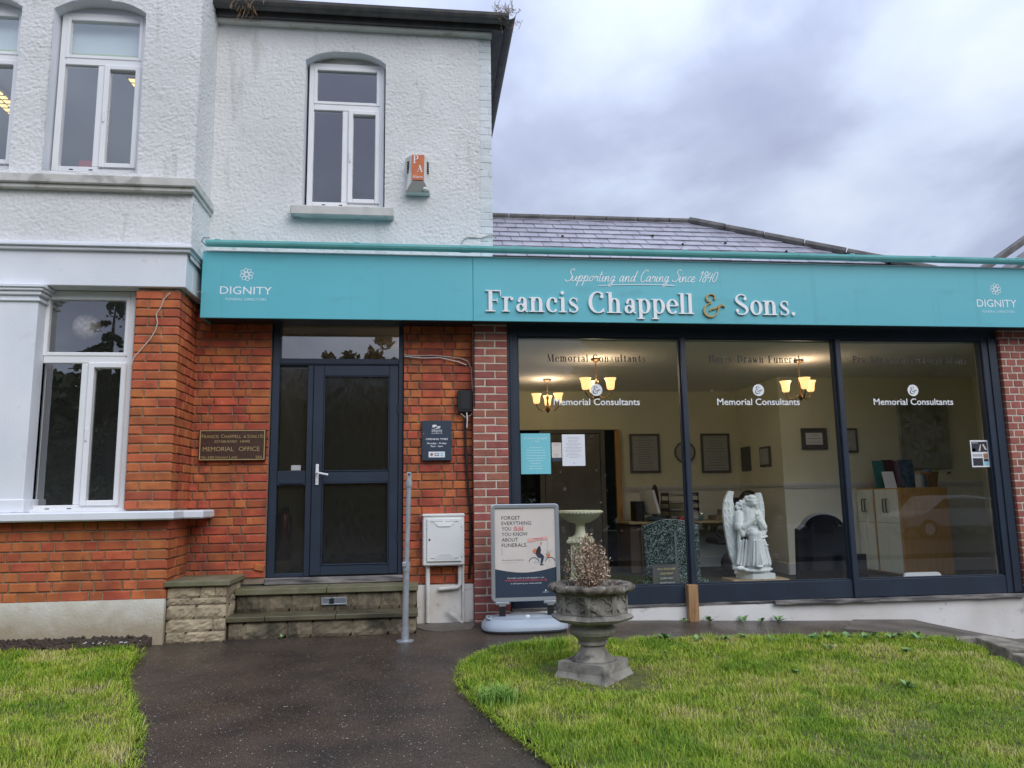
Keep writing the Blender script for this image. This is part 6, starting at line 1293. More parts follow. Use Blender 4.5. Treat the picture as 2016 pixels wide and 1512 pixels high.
mb = MB(); mb.box(1.83, 2.66, 3.855, 3.895, .26, 2.25, .004); lf = mb.build('door_leaf', 'greydoor', dd)
for x0, x1, z0, z1 in ((1.93, 2.2, 1.3, 2.1), (2.29, 2.56, 1.3, 2.1), (1.93, 2.2, .45, 1.1), (2.29, 2.56, .45, 1.1)): mb = MB(); rect_frame(mb, x0, x1, z0, z1, .02, 3.848, 3.858, .003); mb.build('panel_moulding', 'greydoor', lf)
MB().ball((1.9, 3.83, 1.2), .03, 10, 8).build('knob', 'brassdark', lf)
mb = MB(); mb.box(1.75, 1.82, 3.86, 3.897, FZ, 2.32, .004); mb.box(2.67, 2.74, 3.86, 3.897, FZ, 2.32, .004); mb.box(1.82, 2.67, 3.862, 3.897, 2.26, 2.32, .004); mb.build('architrave', 'greydoor', dd)
mb = MB(); mb.box(2.90, 2.98, 3.84, 3.897, FZ, 2.3, .004); solo('door_post', mb, 'oak', 'brown timber post at the left end of the cream office wall', 'door post')
def pic(x0, x1, z0, z1, y, m, label, n_lines=10, side=None, mat_=.0, fr=.035):
    f = th('picture_frame', label, 'picture', ((x0+x1)/2, y, (z0+z1)/2) if not side else (y, (x0+x1)/2, (z0+z1)/2)); 
    if side:
        mb = MB(); mb.box(y-.03, y-.002, x0, x1, z0, z1, .004); mb.build('frame', 'picframe', f); MB().box(y-.034, y-.031, x0+fr, x1-fr, z0+fr, z1-fr).build('print', m, f); return f
    mb = MB(); rect_frame(mb, x0, x1, z0, z1, fr, y-.03, y-.002, .004); mb.build('frame', 'picframe', f); MB().box(x0+fr, x1-fr, y-.014, y-.003, z0+fr, z1-fr).build('print', m, f)
    if mat_: MB().box(x0+fr+mat_, x1-fr-mat_, y-.017, y-.0145, z0+fr+mat_, z1-fr-mat_).build('document', 'papw', f)
    if n_lines: lines(f, x0+fr+mat_+.02, x1-fr-mat_-.02, z0+fr+mat_+.03, z1-fr-mat_-.03, n_lines, y-.0185, 'picframe', .006, int(x0*10))
    return f
pic(3.13, 3.60, 1.66, 2.25, 3.9, 'paper', 'tall framed notice on cream wall left of the wall clock', 14); pic(4.25, 4.71, 1.65, 2.25, 3.9, 'paper', 'tall framed notice on cream wall right of the wall clock', 12)
pic(5.13, 5.50, 1.905, 2.195, 2.45, 'picframe', 'small landscape framed certificate on the bright wall section', 3, mat_=.045, fr=.02); pic(5.70, 5.94, 1.86, 2.19, 2.45, 'paper', 'portrait framed sheet partly hidden behind the right mullion', 3, fr=.025)
pic(3.45, 3.75, 1.66, 2.02, 4.85, 'picframe', 'narrow dark frame on shaded side wall nearer the corner', 0, side=True); pic(2.78, 3.10, 1.70, 1.98, 4.85, 'paper', 'small grey frame on shaded side wall above the angel wing', 0, side=True, fr=.03)
cl = th('wall_clock', 'round white wall clock between two framed notices', 'clock', (4.0, 3.88, 2.0)); cc_ = (3.99, 3.89, 1.965)
mb = MB(); mb.lathe([(.155, 0), (.165, .01), (.165, .025), (.150, .03), (.142, .012)], (0, 0, 0), 32, capt=False); mb.v = [(cc_[0]+x, cc_[1]-z, cc_[2]+y) for x, y, z in mb.v]; mb.build('rim', 'picframe', cl)
mb = MB(); mb.add([(cc_[0]+.143*math.cos(2*math.pi*i/32), cc_[1]-.013, cc_[2]+.143*math.sin(2*math.pi*i/32)) for i in range(32)], [tuple(range(32))]); mb.build('dial', 'paper', cl)
for a, l_, w_ in ((200, .085, .010), (215, .055, .014)): MB().add([(cc_[0], cc_[1]-.016, cc_[2]-w_/2), (cc_[0]+l_*math.cos(R(a)), cc_[1]-.016, cc_[2]+l_*math.sin(R(a))), (cc_[0], cc_[1]-.016, cc_[2]+w_/2)], [(0, 1, 2)]).build('hand', 'ink', cl)
pt = th('lily_painting', 'large canvas painting of white lilies above the cabinets', 'painting', (6.9, 2.4, 2.1)); MB().box(6.56, 7.28, 2.395, 2.445, 1.63, 2.56, .004).build('canvas', 'lily', pt)
for (cx, cz, n_, s_) in ((6.75, 2.25, 6, .17), (7.05, 2.15, 6, .17), (6.85, 1.88, 6, .18)):
    for k_ in range(n_):
        a = 2*math.pi*k_/n_+.3; p = (math.cos(a), math.sin(a)); MB().add([(cx, 2.392, cz), (cx+p[0]*s_*.5-p[1]*s_*.2, 2.392-.0003*k_, cz+p[1]*s_*.5+p[0]*s_*.2), (cx+p[0]*s_, 2.392, cz+p[1]*s_), (cx+p[0]*s_*.5+p[1]*s_*.2, 2.392-.0003*k_, cz+p[1]*s_*.5-p[0]*s_*.2)], [(0, 1, 2, 3)]).build('painted_petal', 'paper', pt)
def chandelier(x, y, ztop, label, ang=0, drop=None, lamp=4.5):
    c = th('chandelier', label, 'chandelier', (x, y, CZ), 'lit chandeliers in the shop'); zb = ztop-.15
    MB().lathe([(.06, CZ-.02), (.05, CZ-.005), (.02, CZ)][::-1] and [(.02, CZ-.045), (.055, CZ-.02), (.06, CZ-.002)], (x, y, 0), 16).build('ceiling_rose', 'brassdark', c)
    MB().tube([(x, y, CZ-.04), (x, y, ztop-.02)], .006, 6).build('rod', 'brassdark', c); MB().lathe([(.004, zb-.11), (.02, zb-.09), (.035, zb-.05), (.018, zb-.02), (.012, zb+.06), (.022, zb+.10), (.008, ztop)], (x, y, 0), 14).build('stem', 'brassdark', c, smooth=True)
    for k_ in range(3):
        a = ang+2*math.pi*k_/3; dx, dy = math.cos(a), math.sin(a)
        P = [(x+dx*r_, y+dy*r_, z) for r_, z in ((.02, zb-.03), (.07, zb-.085), (.13, zb-.07), (.17, zb-.02), (.17, zb+.015))]; ar_ = MB().tube(P, .007, 6).build('arm', 'brassdark', c, smooth=True)
        MB().lathe([(.03, zb+.012), (.042, zb+.025), (.048, zb+.08), (.055, zb+.115), (.070, zb+.145), (.067, zb+.145), (.05, zb+.11), (.042, zb+.07), (.035, zb+.03)], (x+dx*.17, y+dy*.17, 0), 18, capt=False).build('lamp_shade', 'shade', ar_, smooth=True)
    l_ = bpy.data.lights.new('chandelier_bulb', 'POINT'); l_.energy = lamp; l_.color = (1, .80, .56); l_.shadow_soft_size = .12; lo = bpy.data.objects.new('chandelier_bulb', l_); S.collection.objects.link(lo); lo.parent = c; lo.location = (0, 0, ztop+.06-CZ)
chandelier(1.69, 2.70, 2.70, 'farther chandelier at the left, hanging above the inner door', R(80), lamp=4.5); chandelier(2.01, 1.15, 2.665, 'nearest chandelier in the left shop pane over the badge', R(90), lamp=4.5); chandelier(4.50, 1.15, 2.665, 'chandelier seen in the middle shop pane', R(20), lamp=4.5)
# tall cabinets facing left
mb = None
for y0, y1, lb_ in ((1.50, 2.02, 'grey-doored tall cabinet with oak side nearest the window'), (2.03, 2.44, 'grey-doored tall cabinet against the back wall behind the first')):
    cb = th('cabinet', lb_, 'cabinet', (6.15, (y0+y1)/2, FZ), 'tall office cabinets'); MB().box(5.87, 6.52, y0, y1, FZ+.05, 1.365, .004).build('carcass', 'oak', cb); MB().box(5.89, 6.5, y0+.01, y1-.01, FZ, FZ+.05).build('toe_kick', 'black', cb)
    ym = (y0+y1)/2
    for a, b2 in ((y0+.022, ym-.003), (ym+.003, y1-.022)):
        d_ = MB().box(5.852, 5.868, a, b2, FZ+.07, 1.35, .002).build('cabinet_door', 'cab', cb); yy = b2-.03 if b2 < ym+.01 else a+.03; MB().tube([(5.85, yy, 1.06), (5.825, yy, 1.07), (5.825, yy, 1.22), (5.85, yy, 1.23)], .008, 6).build('handle', 'steel', d_)
        MB().box(5.8515, 5.8525, a, b2, .93, .934).build('door_seam', 'steel', d_)
cz_ = 1.366
def bx(name, x0, x1, y0, y1, z0, z1, m, label, cat, grp=None, bev=.003): mb = MB(); mb.box(x0, x1, y0, y1, z0, z1, bev); return solo(name, mb, m, label, cat, grp)
def folder(x0, x1, y, h, m, label, spots=None):
    mb = MB(); mb.add([(x0, y, cz_), (x1, y-.03, cz_), (x1, y+.03, cz_+h), (x0, y+.06, cz_+h), (x0, y+.02, cz_), (x1, y-.01, cz_), (x1, y+.05, cz_+h), (x0, y+.08, cz_+h)], [(0, 1, 2, 3), (5, 4, 7, 6), (0, 4, 5, 1), (3, 2, 6, 7), (0, 3, 7, 4), (1, 5, 6, 2)])
    return solo('brochure', mb, m, label, 'brochure')
M['mar'] = mat('maroon_cover', (.07, .012, .02), .5); M['mauve'] = mat('mauve_cover', (.20, .13, .17), .5); M['bluep'] = mat('blue_cover', (.03, .07, .13), .4, (.10, .17, .25), 14, 3); M['dteal'] = mat('deep_teal_cover', (.03, .16, .15), .5); M['flor'] = mat('floral_box', (.04, .12, .22), .5, (.22, .30, .36), 40, 2)
folder(5.90, 6.03, 2.0, .36, 'dteal', 'teal brochure standing at the left on the cabinets'); folder(6.03, 6.17, 2.0, .37, 'mar', 'dark maroon brochure standing beside the teal one'); folder(6.16, 6.26, 2.02, .36, 'mauve', 'mauve brochure standing between maroon and blue ones'); folder(6.26, 6.44, 2.0, .37, 'bluep', 'blue patterned brochure standing right of the mauve one')
o = folder(5.90, 6.03, 1.80, .21, 'papw', 'white card with black figures leaning before the brochures')
for k_ in range(4): mb = MB(); mb.box(5.93+k_*.022, 5.942+k_*.022, 1.80, 1.812, 1.51, 1.545); 
bx('gift_box', 6.16, 6.28, 1.72, 1.80, cz_, cz_+.14, 'bluep', 'dark blue box in front of the brochures', 'box'); bx('gift_box', 6.30, 6.42, 1.66, 1.74, cz_, cz_+.16, 'flor', 'blue floral patterned box beside the basket', 'box')
mb = MB(); mb.lathe([(.05, 0), (.05, .15), (.045, .155)], (6.24, 1.62, cz_), 18); solo('candle_jar', mb, 'paper', 'pale blue-white cylinder tin among the boxes', 'tin')
bk = th('wicker_basket', 'tan wicker basket on top of the right cabinet', 'basket', (6.52, 1.7, cz_)); mb = MB()
for k_ in range(30):
    a = 2*math.pi*k_/30; P = [(6.44+r_*math.cos(a)*1.25, 1.70+r_*math.sin(a), cz_+z) for r_, z in ((.055, .004), (.07, .09), (.08, .18))]; mb.tube(P, .0075, 5)
mb.build('staves', 'wicker', bk); MB().lathe([(.054, 0), (.066, .09), (.074, .18)], (6.44, 1.70, cz_+.002), 20, capt=False).build('liner', 'deskdark', bk)
mb = MB(); mb.tube([(6.44+.082*1.25*math.cos(t_), 1.7+.082*math.sin(t_), cz_+.185) for t_ in np.linspace(0, 2*math.pi, 25)], .012, 6); mb.build('rim', 'wicker', bk); MB().ball((6.41, 1.70, cz_+.19), (.07, .05, .05), 12, 8).build('blue_lining', 'flor', bk, smooth=True)
mb = MB(); mb.tube([(7.2, 2.42, 1.56), (7.2, 2.39, 1.55), (7.2, 2.38, 1.58), (7.25, 2.40, 1.56)], .008, 5); solo('wall_hook', mb, 'ink', 'small black hook on the wall above the cabinets\' right side', 'hook')
# white chair back low in the right pane
ch = th('white_chair', 'white plastic chair whose rounded back shows low in the right pane', 'chair', (5.42, .45, FZ)); mb = MB(); P = rrect(5.13, 5.56, .30, .455, .05); mb.prism(P, .40, .425); mb.build('backrest', 'white', ch); mb = MB(); mb.box(5.15, 5.54, .43, .75, .30, .33, .01); mb.build('seat', 'white', ch)
for x, y in ((5.17, .44), (5.52, .44), (5.17, .72), (5.52, .72)): MB().tube([(x, y, .30), (x, y, FZ)], .012, 6).build('leg', 'white', ch)
# desks at the back
dk = th('office_desk', 'wooden office desk behind the green granite headstone', 'desk', (3.5, 3.3, FZ)); MB().box(2.86, 4.72, 3.05, 3.82, .925, .958, .004).build('desk_top', 'desk', dk)
MB().box(2.88, 3.30, 3.12, 3.8, .26, .92, .004).build('pedestal', 'deskdark', dk); MB().box(3.04, 3.06, 3.06, 3.12, .28, .92).build('leg', 'desk', dk); MB().box(4.66, 4.70, 3.1, 3.8, FZ, .925).build('leg', 'desk', dk)
mn = th('computer_monitor', 'white-edged computer monitor turned sideways on the desk', 'monitor', (3.25, 3.3, .96)); MB().obox((3.23, 3.30, 1.22), .022, .20, .17, Matrix.Rotation(R(-14), 3, 'Y') @ Matrix.Rotation(R(12), 3, 'Z'), .006).build('screen', 'upvc', mn); MB().obox((3.26, 3.30, 1.22), .010, .18, .15, Matrix.Rotation(R(-14), 3, 'Y') @ Matrix.Rotation(R(12), 3, 'Z'), .004).build('display', 'ink', mn); MB().box(3.2, 3.34, 3.2, 3.4, .96, .975, .003).build('stand', 'black', mn); MB().tube([(3.28, 3.3, .97), (3.28, 3.32, 1.15)], .02, 8).build('neck', 'black', mn)
mn = th('computer_monitor', 'black oval-backed screen behind the white-edged monitor', 'monitor', (3.36, 3.45, .96)); MB().ball((3.36, 3.45, 1.27), (.028, .17, .21), 14, 10).build('screen', 'black', mn, smooth=True); MB().tube([(3.36, 3.45, .97), (3.36, 3.45, 1.1)], .02, 8).build('neck', 'black', mn)
bx('computer_tower', 3.03, 3.15, 3.3, 3.6, .96, 1.24, 'black', 'black computer case on the left end of the desk', 'computer')
mb = MB(); mb.ball((3.28, 3.15, .99), (.17, .10, .05), 14, 8); solo('dark_bag', mb, 'signnavy', 'dark blue bag lying on the desk before the monitor', 'bag', smooth=True)
tr = th('letter_tray', 'stack of black letter trays with papers on the desk', 'letter tray', (3.75, 3.5, .96))
for k_ in range(4): z = .975+k_*.11; mb = MB(); mb.box(3.52, 3.98, 3.35, 3.7, z, z+.008); mb.box(3.52, 3.53, 3.35, 3.7, z, z+.05); mb.box(3.97, 3.98, 3.35, 3.7, z, z+.05); mb.build('tray', 'black', tr); MB().obox((3.76, 3.5, z+.022), .19, .13, .008, Matrix.Rotation(R(3), 3, 'Y')).build('papers', 'paper', tr)
for x in (3.53, 3.97):
    for y in (3.36, 3.69): MB().tube([(x, y, .96), (x, y, 1.31)], .006, 5).build('upright', 'black', tr)
mb = MB(); mb.ball((3.82, 3.15, 1.0), (.15, .08, .06), 12, 8); solo('tissue_bag', mb, 'paper', 'crumpled pale blue plastic bag on the desk', 'bag'); bx('red_notebook', 3.60, 3.70, 3.1, 3.2, .96, 1.02, 'redfold', 'dark red notebook on the desk beside the plastic bag', 'notebook')
sb = th('hand_sanitiser', 'clear pump bottle of sanitiser on the desk', 'bottle', (4.06, 3.12, .96)); MB().lathe([(.035, 0), (.038, .01), (.038, .12), (.014, .15)], (3.90, 3.08, .96), 14).build('bottle', 'glass', sb, smooth=True); MB().lathe([(.032, .004), (.032, .10)], (3.90, 3.08, .96), 12).build('gel', 'dteal', sb); MB().tube([(3.90, 3.08, 1.11), (3.90, 3.08, 1.16), (3.94, 3.07, 1.165)], .008, 6).build('pump', 'upvc', sb)
bx('printer', 4.38, 4.72, 3.3, 3.7, 1.02, 1.10, 'paper', 'pale printer on the desk left of the angel wing', 'printer'); bx('paper_stack', 4.2, 4.7, 3.25, 3.6, .96, 1.02, 'desk', 'stack of paper under the printer', 'paper stack')
mb = MB(); mb.add([(4.45, 3.35, 1.10), (4.75, 3.35, 1.10), (4.75, 3.6, 1.10), (4.45, 3.6, 1.10), (4.55, 3.4, 1.27), (4.75, 3.4, 1.27), (4.75, 3.55, 1.27), (4.55, 3.55, 1.27)], [(0, 1, 5, 4), (1, 2, 6, 5), (2, 3, 7, 6), (3, 0, 4, 7), (4, 5, 6, 7)]); solo('telephone', mb, 'black', 'black office machine with sloping top on the printer', 'office machine')
oc = th('office_chair', 'black office chair in front of the desk beside the granite headstone', 'chair', (4.2, 2.6, FZ)); MB().box(3.88, 4.4, 2.45, 2.9, .66, .74, .02).build('seat', 'black', oc); MB().tube([(3.87, 2.5, .88), (3.90, 2.5, .80), (3.98, 2.5, .74)], .02, 6).build('armrest', 'black', oc); MB().tube([(4.15, 2.65, .66), (4.15, 2.65, .34)], .03, 8).build('pedestal', 'black', oc)
for k_ in range(5): a = 2*math.pi*k_/5; MB().tube([(4.15, 2.65, .34), (4.15+.26*math.cos(a), 2.65+.26*math.sin(a), .28)], .02, 6).build('leg', 'black', oc)
mb = MB(); mb.ball((4.46, 2.72, 1.22), (.15, .05, .15), 16, 10); solo('chair_back', mb, 'black', 'rounded black chair back showing behind the angel head', 'chair', smooth=True)
mb = MB(); mb.ball((4.05, 2.25, .44), (.22, .15, .18), 14, 10); solo('handbag', mb, 'ink', 'black handbag on the floor beside the granite headstone', 'bag', smooth=True); mb = MB(); mb.ball((4.25, 2.2, .46), (.14, .10, .17), 12, 9); solo('handbag', mb, 'mauve', 'dull pink bag on the floor behind the angel', 'bag', smooth=True)
sk = MB(); sk.box(4.835, 4.849, 2.78, 2.88, .43, .50, .003); solo('wall_socket', sk, 'white', 'white wall socket low on the shaded side wall', 'socket')
bx('dark_cabinet', 1.1, 1.6, 2.6, 3.1, FZ, .70, 'black', 'low black unit behind the birdbath', 'cabinet')
mb = MB(); mb.lathe([(.05, 0), (.058, .05), (.05, .18), (.02, .25)], (1.06, .42, 1.16), 14, capt=False); 
sv = th('perspex_holder', 'clear curved plastic stand behind the poster board', 'stand', (1.08, .40, FZ)); MB().prism([(1.01, 1.10), (1.12, 1.10), (1.115, 1.28), (1.09, 1.36), (1.06, 1.375), (1.03, 1.35), (1.015, 1.25)], .40, .404).build('panel', 'glass_obscure', sv); MB().prism([(.98, 1.2), (1.0, 1.23), (1.02, 1.15), (1.01, 1.15)], .40, .404).build('clip', 'papw', sv); MB().tube([(1.06, .41, FZ), (1.06, .41, 1.1)], .012, 6).build('pole', 'steel', sv)

# headstones
def headstone(poly, y0, y1, m, label, base=None, mbase=None, edge=None):
    t_ = th('headstone', label, 'headstone', (sum(p[0] for p in poly)/len(poly), y0, FZ)); mb = MB(); mb.prism(poly, y0, y1); o = mb.build('tablet', m, t_); b = o.modifiers.new('b', 'BEVEL'); b.width = .006; b.segments = 2; b.limit_method = 'ANGLE'
    if base: MB().box(*base, .006).build('base', mbase or m, t_)
    return t_
gp = [(2.36, .43), (2.95, .43), (2.955, .99)]+[(2.65+.29*math.cos(a), .995+.068*(.5-.5*math.cos(2*a))**1.2) for a in np.linspace(.05, math.pi-.05, 22)]+[(2.345, .99)]
g1 = headstone(gp, .60, .69, 'granite', 'green granite headstone behind the first mullion', (2.30, 3.02, .54, .76, FZ, .43)); mb = MB(); mb.box(2.36, 2.95, .596, .601, .935, .94); mb.box(2.675, 2.695, .588, .601, .50, .93); mb.build('pale_groove', 'greyedge', g1)
bp = [(4.02, FZ), (4.60, FZ), (4.64, .93), (4.60, .945), (4.585, .965)]; bp += [(4.345+.235*math.cos(a), .93+.165*math.sin(a)) for a in np.linspace(.22, math.pi-.22, 16)]; bp += [(4.10, .965), (4.085, .945), (4.05, .93)]
g2 = headstone(bp, .55, .64, 'blackgranite', 'polished black headstone with arched shoulders beside the second mullion')
mb = MB(); eo = bp[2:]; 
for i in range(len(eo)-1):
    (xa, za), (xb, zb_) = eo[i], eo[i+1]; mb.add([(xa, .548, za), (xb, .548, zb_), (xb, .62, zb_+.006), (xa, .62, za+.006), (xa, .548, za-.012), (xb, .548, zb_-.012)], [(0, 1, 2, 3), (4, 5, 1, 0)])
mb.build('polished_edge', 'greyedge', g2)
bx('memorial_slab', 4.47, 4.75, .45, .53, FZ, .66, 'blackgranite', 'low black granite slab just right of the second mullion', 'memorial')
pb = th('price_board', 'small dark sample board lettered in gold, silver and white', 'price board', (2.55, .45, FZ)); mb = MB(); mb.add([(2.375, .42, .30), (2.67, .42, .30), (2.66, .47, .605), (2.385, .47, .605), (2.375, .44, .30), (2.67, .44, .30), (2.66, .49, .605), (2.385, .49, .605)], [(0, 1, 2, 3), (5, 4, 7, 6), (0, 4, 5, 1), (3, 2, 6, 7), (0, 3, 7, 4), (1, 5, 6, 2)]); mb.build('board', 'greyedge', pb)
bpy.data.objects[pb.children[0].name].data.materials[0] = M['steel'] 
M['goldtxt'] = mat('gold_leaf_letter', (.90, .72, .25), .5); M['silvertxt'] = mat('silver_letter', (.8, .8, .8), .5)
for s, z, m_, w_ in (('23½ct GOLD LEAF', .548, 'goldtxt', .19), ('GOLD PAINT', .502, 'goldtxt', .14), ('SILVER PAINT', .455, 'silvertxt', .14), ('WHITE PAINT', .408, 'white', .16)):
    txt('lettering', s.replace('½', '½'), 2.527-w_/2, 2.527+w_/2, z, .020, .415+(z-.30)*.164-.004, m_, pb, weight=.012)
# birdbath
bb = th('birdbath', 'cream stone birdbath on square pedestal inside the shop window', 'birdbath', (1.665, .62, FZ)); cx, cy = 1.665, .62
MB().lathe([(.05, 1.035), (.11, 1.045), (.18, 1.085), (.222, 1.13), (.235, 1.14), (.235, 1.165), (.22, 1.17), (.19, 1.13), (.0, 1.10)], (cx, cy, 0), 40, capt=False).build('bowl', 'bathstone', bb, smooth=True, ang=40)
mb = MB()
for k_ in range(40): a = 2*math.pi*k_/40; mb.ball((cx+.236*math.cos(a), cy+.236*math.sin(a), 1.152), (.010, .010, .009), 6, 4)
mb.build('rim_beading', 'bathstone', bb)
MB().lathe([(.085, .895), (.080, .905), (.060, .92), (.052, .95), (.046, 1.0), (.046, 1.02), (.060, 1.037)], (cx, cy, 0), 24).build('neck', 'bathstone', bb, smooth=True, ang=50)
def sqs(mb, secs, rot): 
    for (h0, z0), (h1, z1) in zip(secs[:-1], secs[1:]):
        q = math.sqrt(2); P = [(math.cos(rot+R(45+90*i)), math.sin(rot+R(45+90*i))) for i in range(4)]; k = len(mb.v); mb.v += [(cx+x*h0*q, cy+y*h0*q, z0) for x, y in P]+[(cx+x*h1*q, cy+y*h1*q, z1) for x, y in P]; mb.f += [(k+i, k+(i+1) % 4, k+(i+1) % 4+4, k+i+4) for i in range(4)]+[(k+3, k+2, k+1, k), (k+4, k+5, k+6, k+7)]
mb = MB(); sqs(mb, [(.12, FZ), (.12, .40), (.095, .46), (.083, .48), (.083, .80), (.095, .82), (.115, .835), (.115, .862), (.10, .87), (.10, .895)], R(-30)); mb.build('pedestal', 'bathstone', bb)
# stone block and praying angel
sb_ = th('stone_block', 'rough buff sandstone blocks under the angel statue', 'stone block', (3.52, .5, FZ))
for x0, x1 in ((3.225, 3.545), (3.551, 3.845)): o = MB().box(x0, x1, .40, .72, FZ+.001, .428, .008).build('block', 'sandstone', sb_)
def angel():
    s = .000835; X0_, Y0_, Z0_ = 3.50, .56, .428
    P = lambda x, y, z: (X0_+(x-440)*s, Y0_+y*s, Z0_+(1282-z)*s)
    mb = MB()
    def ell(x, y, z, rx, ry, rz_, n=14): mb.ball(P(x, y, z), (rx*s, ry*s, rz_*s), n, 10)
    def cap(a, b_, r0_, r1_, n=12):
        pts = []; rr_ = []
        A, B = Vector(a), Vector(b_)
        for i in range(7): t_ = i/6; pts.append(P(*A.lerp(B, t_))); rr_.append((r0_+(r1_-r0_)*t_)*s)
        mb.tube(pts, rr_, n); ell(*a, r0_, r0_, r0_, 12); ell(*b_, r1_, r1_, r1_, 12)
    # body
    cap((450, 40, 450), (455, 20, 660), 105, 88); ell(460, 30, 470, 150, 70, 60); ell(465, 10, 700, 120, 90, 80); cap((455, 20, 380), (452, 30, 440), 42, 55)
    # bowed head with hair
    ell(478, -30, 312, 68, 70, 72); ell(492, -80, 342, 38, 30, 34); ell(480, -40, 272, 60, 62, 45); ell(505, -104, 352, 9, 10, 9)
    for (x, y, z, r_) in ((405, 0, 300, 32), (380, 0, 335, 34), (350, 10, 318, 26), (345, 5, 355, 32), (312, 20, 345, 26), (295, 20, 380, 24), (385, 0, 375, 28), (360, 5, 392, 24), (325, 12, 398, 24), (420, -10, 345, 30), (540, -20, 350, 26), (548, -15, 385, 24), (535, 0, 320, 24), (420, -20, 270, 30), (300, 10, 405, 18)): ell(x, y, z, r_, r_, r_, 10)
    mb.tube([P(478+70*math.cos(t_), -34+72*math.sin(t_)*.9, 290-16*math.sin(t_)) for t_ in np.linspace(0, 6.28, 18)], 9*s, 6)
    # arms, sleeves, hands
    cap((320, 20, 480), (290, -30, 640), 58, 56); cap((335, -60, 640), (470, -120, 545), 42, 26); cap((590, 20, 480), (622, -30, 640), 46, 42); cap((614, -60, 650), (512, -120, 555), 38, 26)
    cap((285, -30, 620), (325, -50, 735), 52, 36); cap((350, -60, 650), (335, -40, 750), 30, 22); cap((632, -30, 640), (600, -50, 740), 38, 36); cap((600, -40, 740), (530, -50, 700), 34, 24); cap((640, -40, 690), (560, -60, 755), 24, 20)
    for k_ in range(5): cap((486-6+k_*5, -128-k_*2, 560-abs(k_-2)*4), (490+k_*6-6, -150+k_*2, 478+abs(k_-2)*9), 15, 9)
    ell(495, -130, 530, 26, 30, 40); ell(492, -146, 482, 26, 20, 18)
    # waist folds
    for k_ in range(4): cap((380, -60, 625+k_*14), (530, -60, 632+k_*12), 9, 9)
    # raised knee and robe
    cap((480, 0, 730), (435, -150, 725), 85, 66); cap((435, -150, 730), (410, -120, 1070), 62, 84); cap((500, -60, 740), (545, -70, 1090), 60, 80); cap((560, 0, 740), (620, -20, 1090), 70, 78)
    ell(500, 0, 1040, 190, 120, 90); ell(430, -60, 1080, 130, 100, 60)
    for (xa, xb, ya, yb, r_) in ((350, 300, -90, -80, 20), (375, 335, -140, -125, 16), (405, 375, -190, -185, 13), (430, 420, -205, -195, 12), (465, 470, -180, -170, 14), (495, 515, -120, -150, 16), (520, 545, -110, -140, 12), (560, 590, -80, -110, 15), (600, 640, -60, -90, 16), (385, 345, -100, -110, 10), (330, 275, -50, -50, 22)): cap((xa, ya-14, 800), (xb, yb-22, 1110), r_*.7, r_*.9)
    for (x0, z0, x1, z1) in ((540, 800, 620, 840), (550, 850, 640, 870), (540, 900, 640, 915), (560, 780, 640, 760)): cap((x0, -85, z0), (x1, -70, z1), 12, 14)
    cap((300, -40, 820), (245, -40, 1090), 22, 26); cap((290, -40, 700), (270, -30, 900), 26, 20)
    ell(470, -180, 1125, 46, 40, 18)
    # rocky base
    rr_ = random.Random(5)
    for k_ in range(42): x = rr_.uniform(235, 660); ell(x, rr_.uniform(-140, 90), rr_.uniform(1130, 1215), rr_.uniform(35, 65), rr_.uniform(35, 60), rr_.uniform(18, 36), 9)
    ell(450, -20, 1180, 235, 160, 50)
    # wings: thick plates with feather ridges
    def wing(outl, inl, y0, y1):
        n_ = len(outl); T = 26
        vs = []
        for (xo, zo), (xi, zi) in zip(outl, inl):
            for f in (0, .5, 1): 
                x, z = xo+(xi-xo)*f, zo+(zi-zo)*f; bul = -22*math.sin(math.pi*f); vs.append(P(x, y0+(y1-y0)*f+bul-T, z)); vs.append(P(x, y0+(y1-y0)*f+bul+T, z))
        k = len(mb.v); F = []
        for i in range(n_-1):
            for j in range(2):
                a, c = i*6+j*2, (i+1)*6+j*2; F += [(a, a+2, c+2, c), (a+1, c+1, c+3, a+3)]
            a, c = i*6, (i+1)*6; F += [(a, c, c+1, a+1), (a+4, a+5, c+5, c+4)]
        F += [(0, 1, 3, 2), (2, 3, 5, 4)]; e_ = (n_-1)*6; F += [(e_, e_+2, e_+3, e_+1), (e_+2, e_+4, e_+5, e_+3)]
        mb.v += vs; mb.f += [tuple(k+i for i in f) for f in F]
        for i in range(2, n_-2):
            for f in (.15, .42, .7):
                (xo, zo), (xi, zi) = outl[i], inl[i]; x, z = xo+(xi-xo)*f, zo+(zi-zo)*f; yy = y0+(y1-y0)*f-22*math.sin(math.pi*f)-T
                cap((x, yy+2, z), (x+(xi-xo)*.10, yy+4, z+46), 9, 7, 8)
    wing([(215, 175), (175, 240), (140, 320), (122, 420), (122, 520), (130, 620), (145, 760), (162, 900), (182, 1010), (215, 1100), (250, 1140)], [(290, 188), (272, 250), (268, 310), (290, 400), (310, 480), (310, 560), (320, 700), (330, 820), (340, 920), (350, 1020), (340, 1120)], 70, 80)
    wing([(652, 205), (668, 270), (682, 350), (687, 440), (680, 540), (668, 640), (660, 740), (655, 840), (655, 940), (652, 1040), (640, 1110)], [(585, 212), (566, 270), (552, 330), (560, 400), (560, 480), (560, 560), (560, 700), (550, 800), (540, 900), (540, 1000), (540, 1100)], 70, 90)
    an = th('angel_statue', 'white stone statue of a kneeling angel with folded wings, praying', 'statue', (3.5, .56, .43))
    o = mb.build('figure', 'white_marble', an); r_ = o.modifiers.new('r', 'REMESH'); r_.mode = 'VOXEL'; r_.voxel_size = .0042; r_.use_smooth_shade = True
    sm = o.modifiers.new('s', 'SMOOTH'); sm.factor = .5; sm.iterations = 1
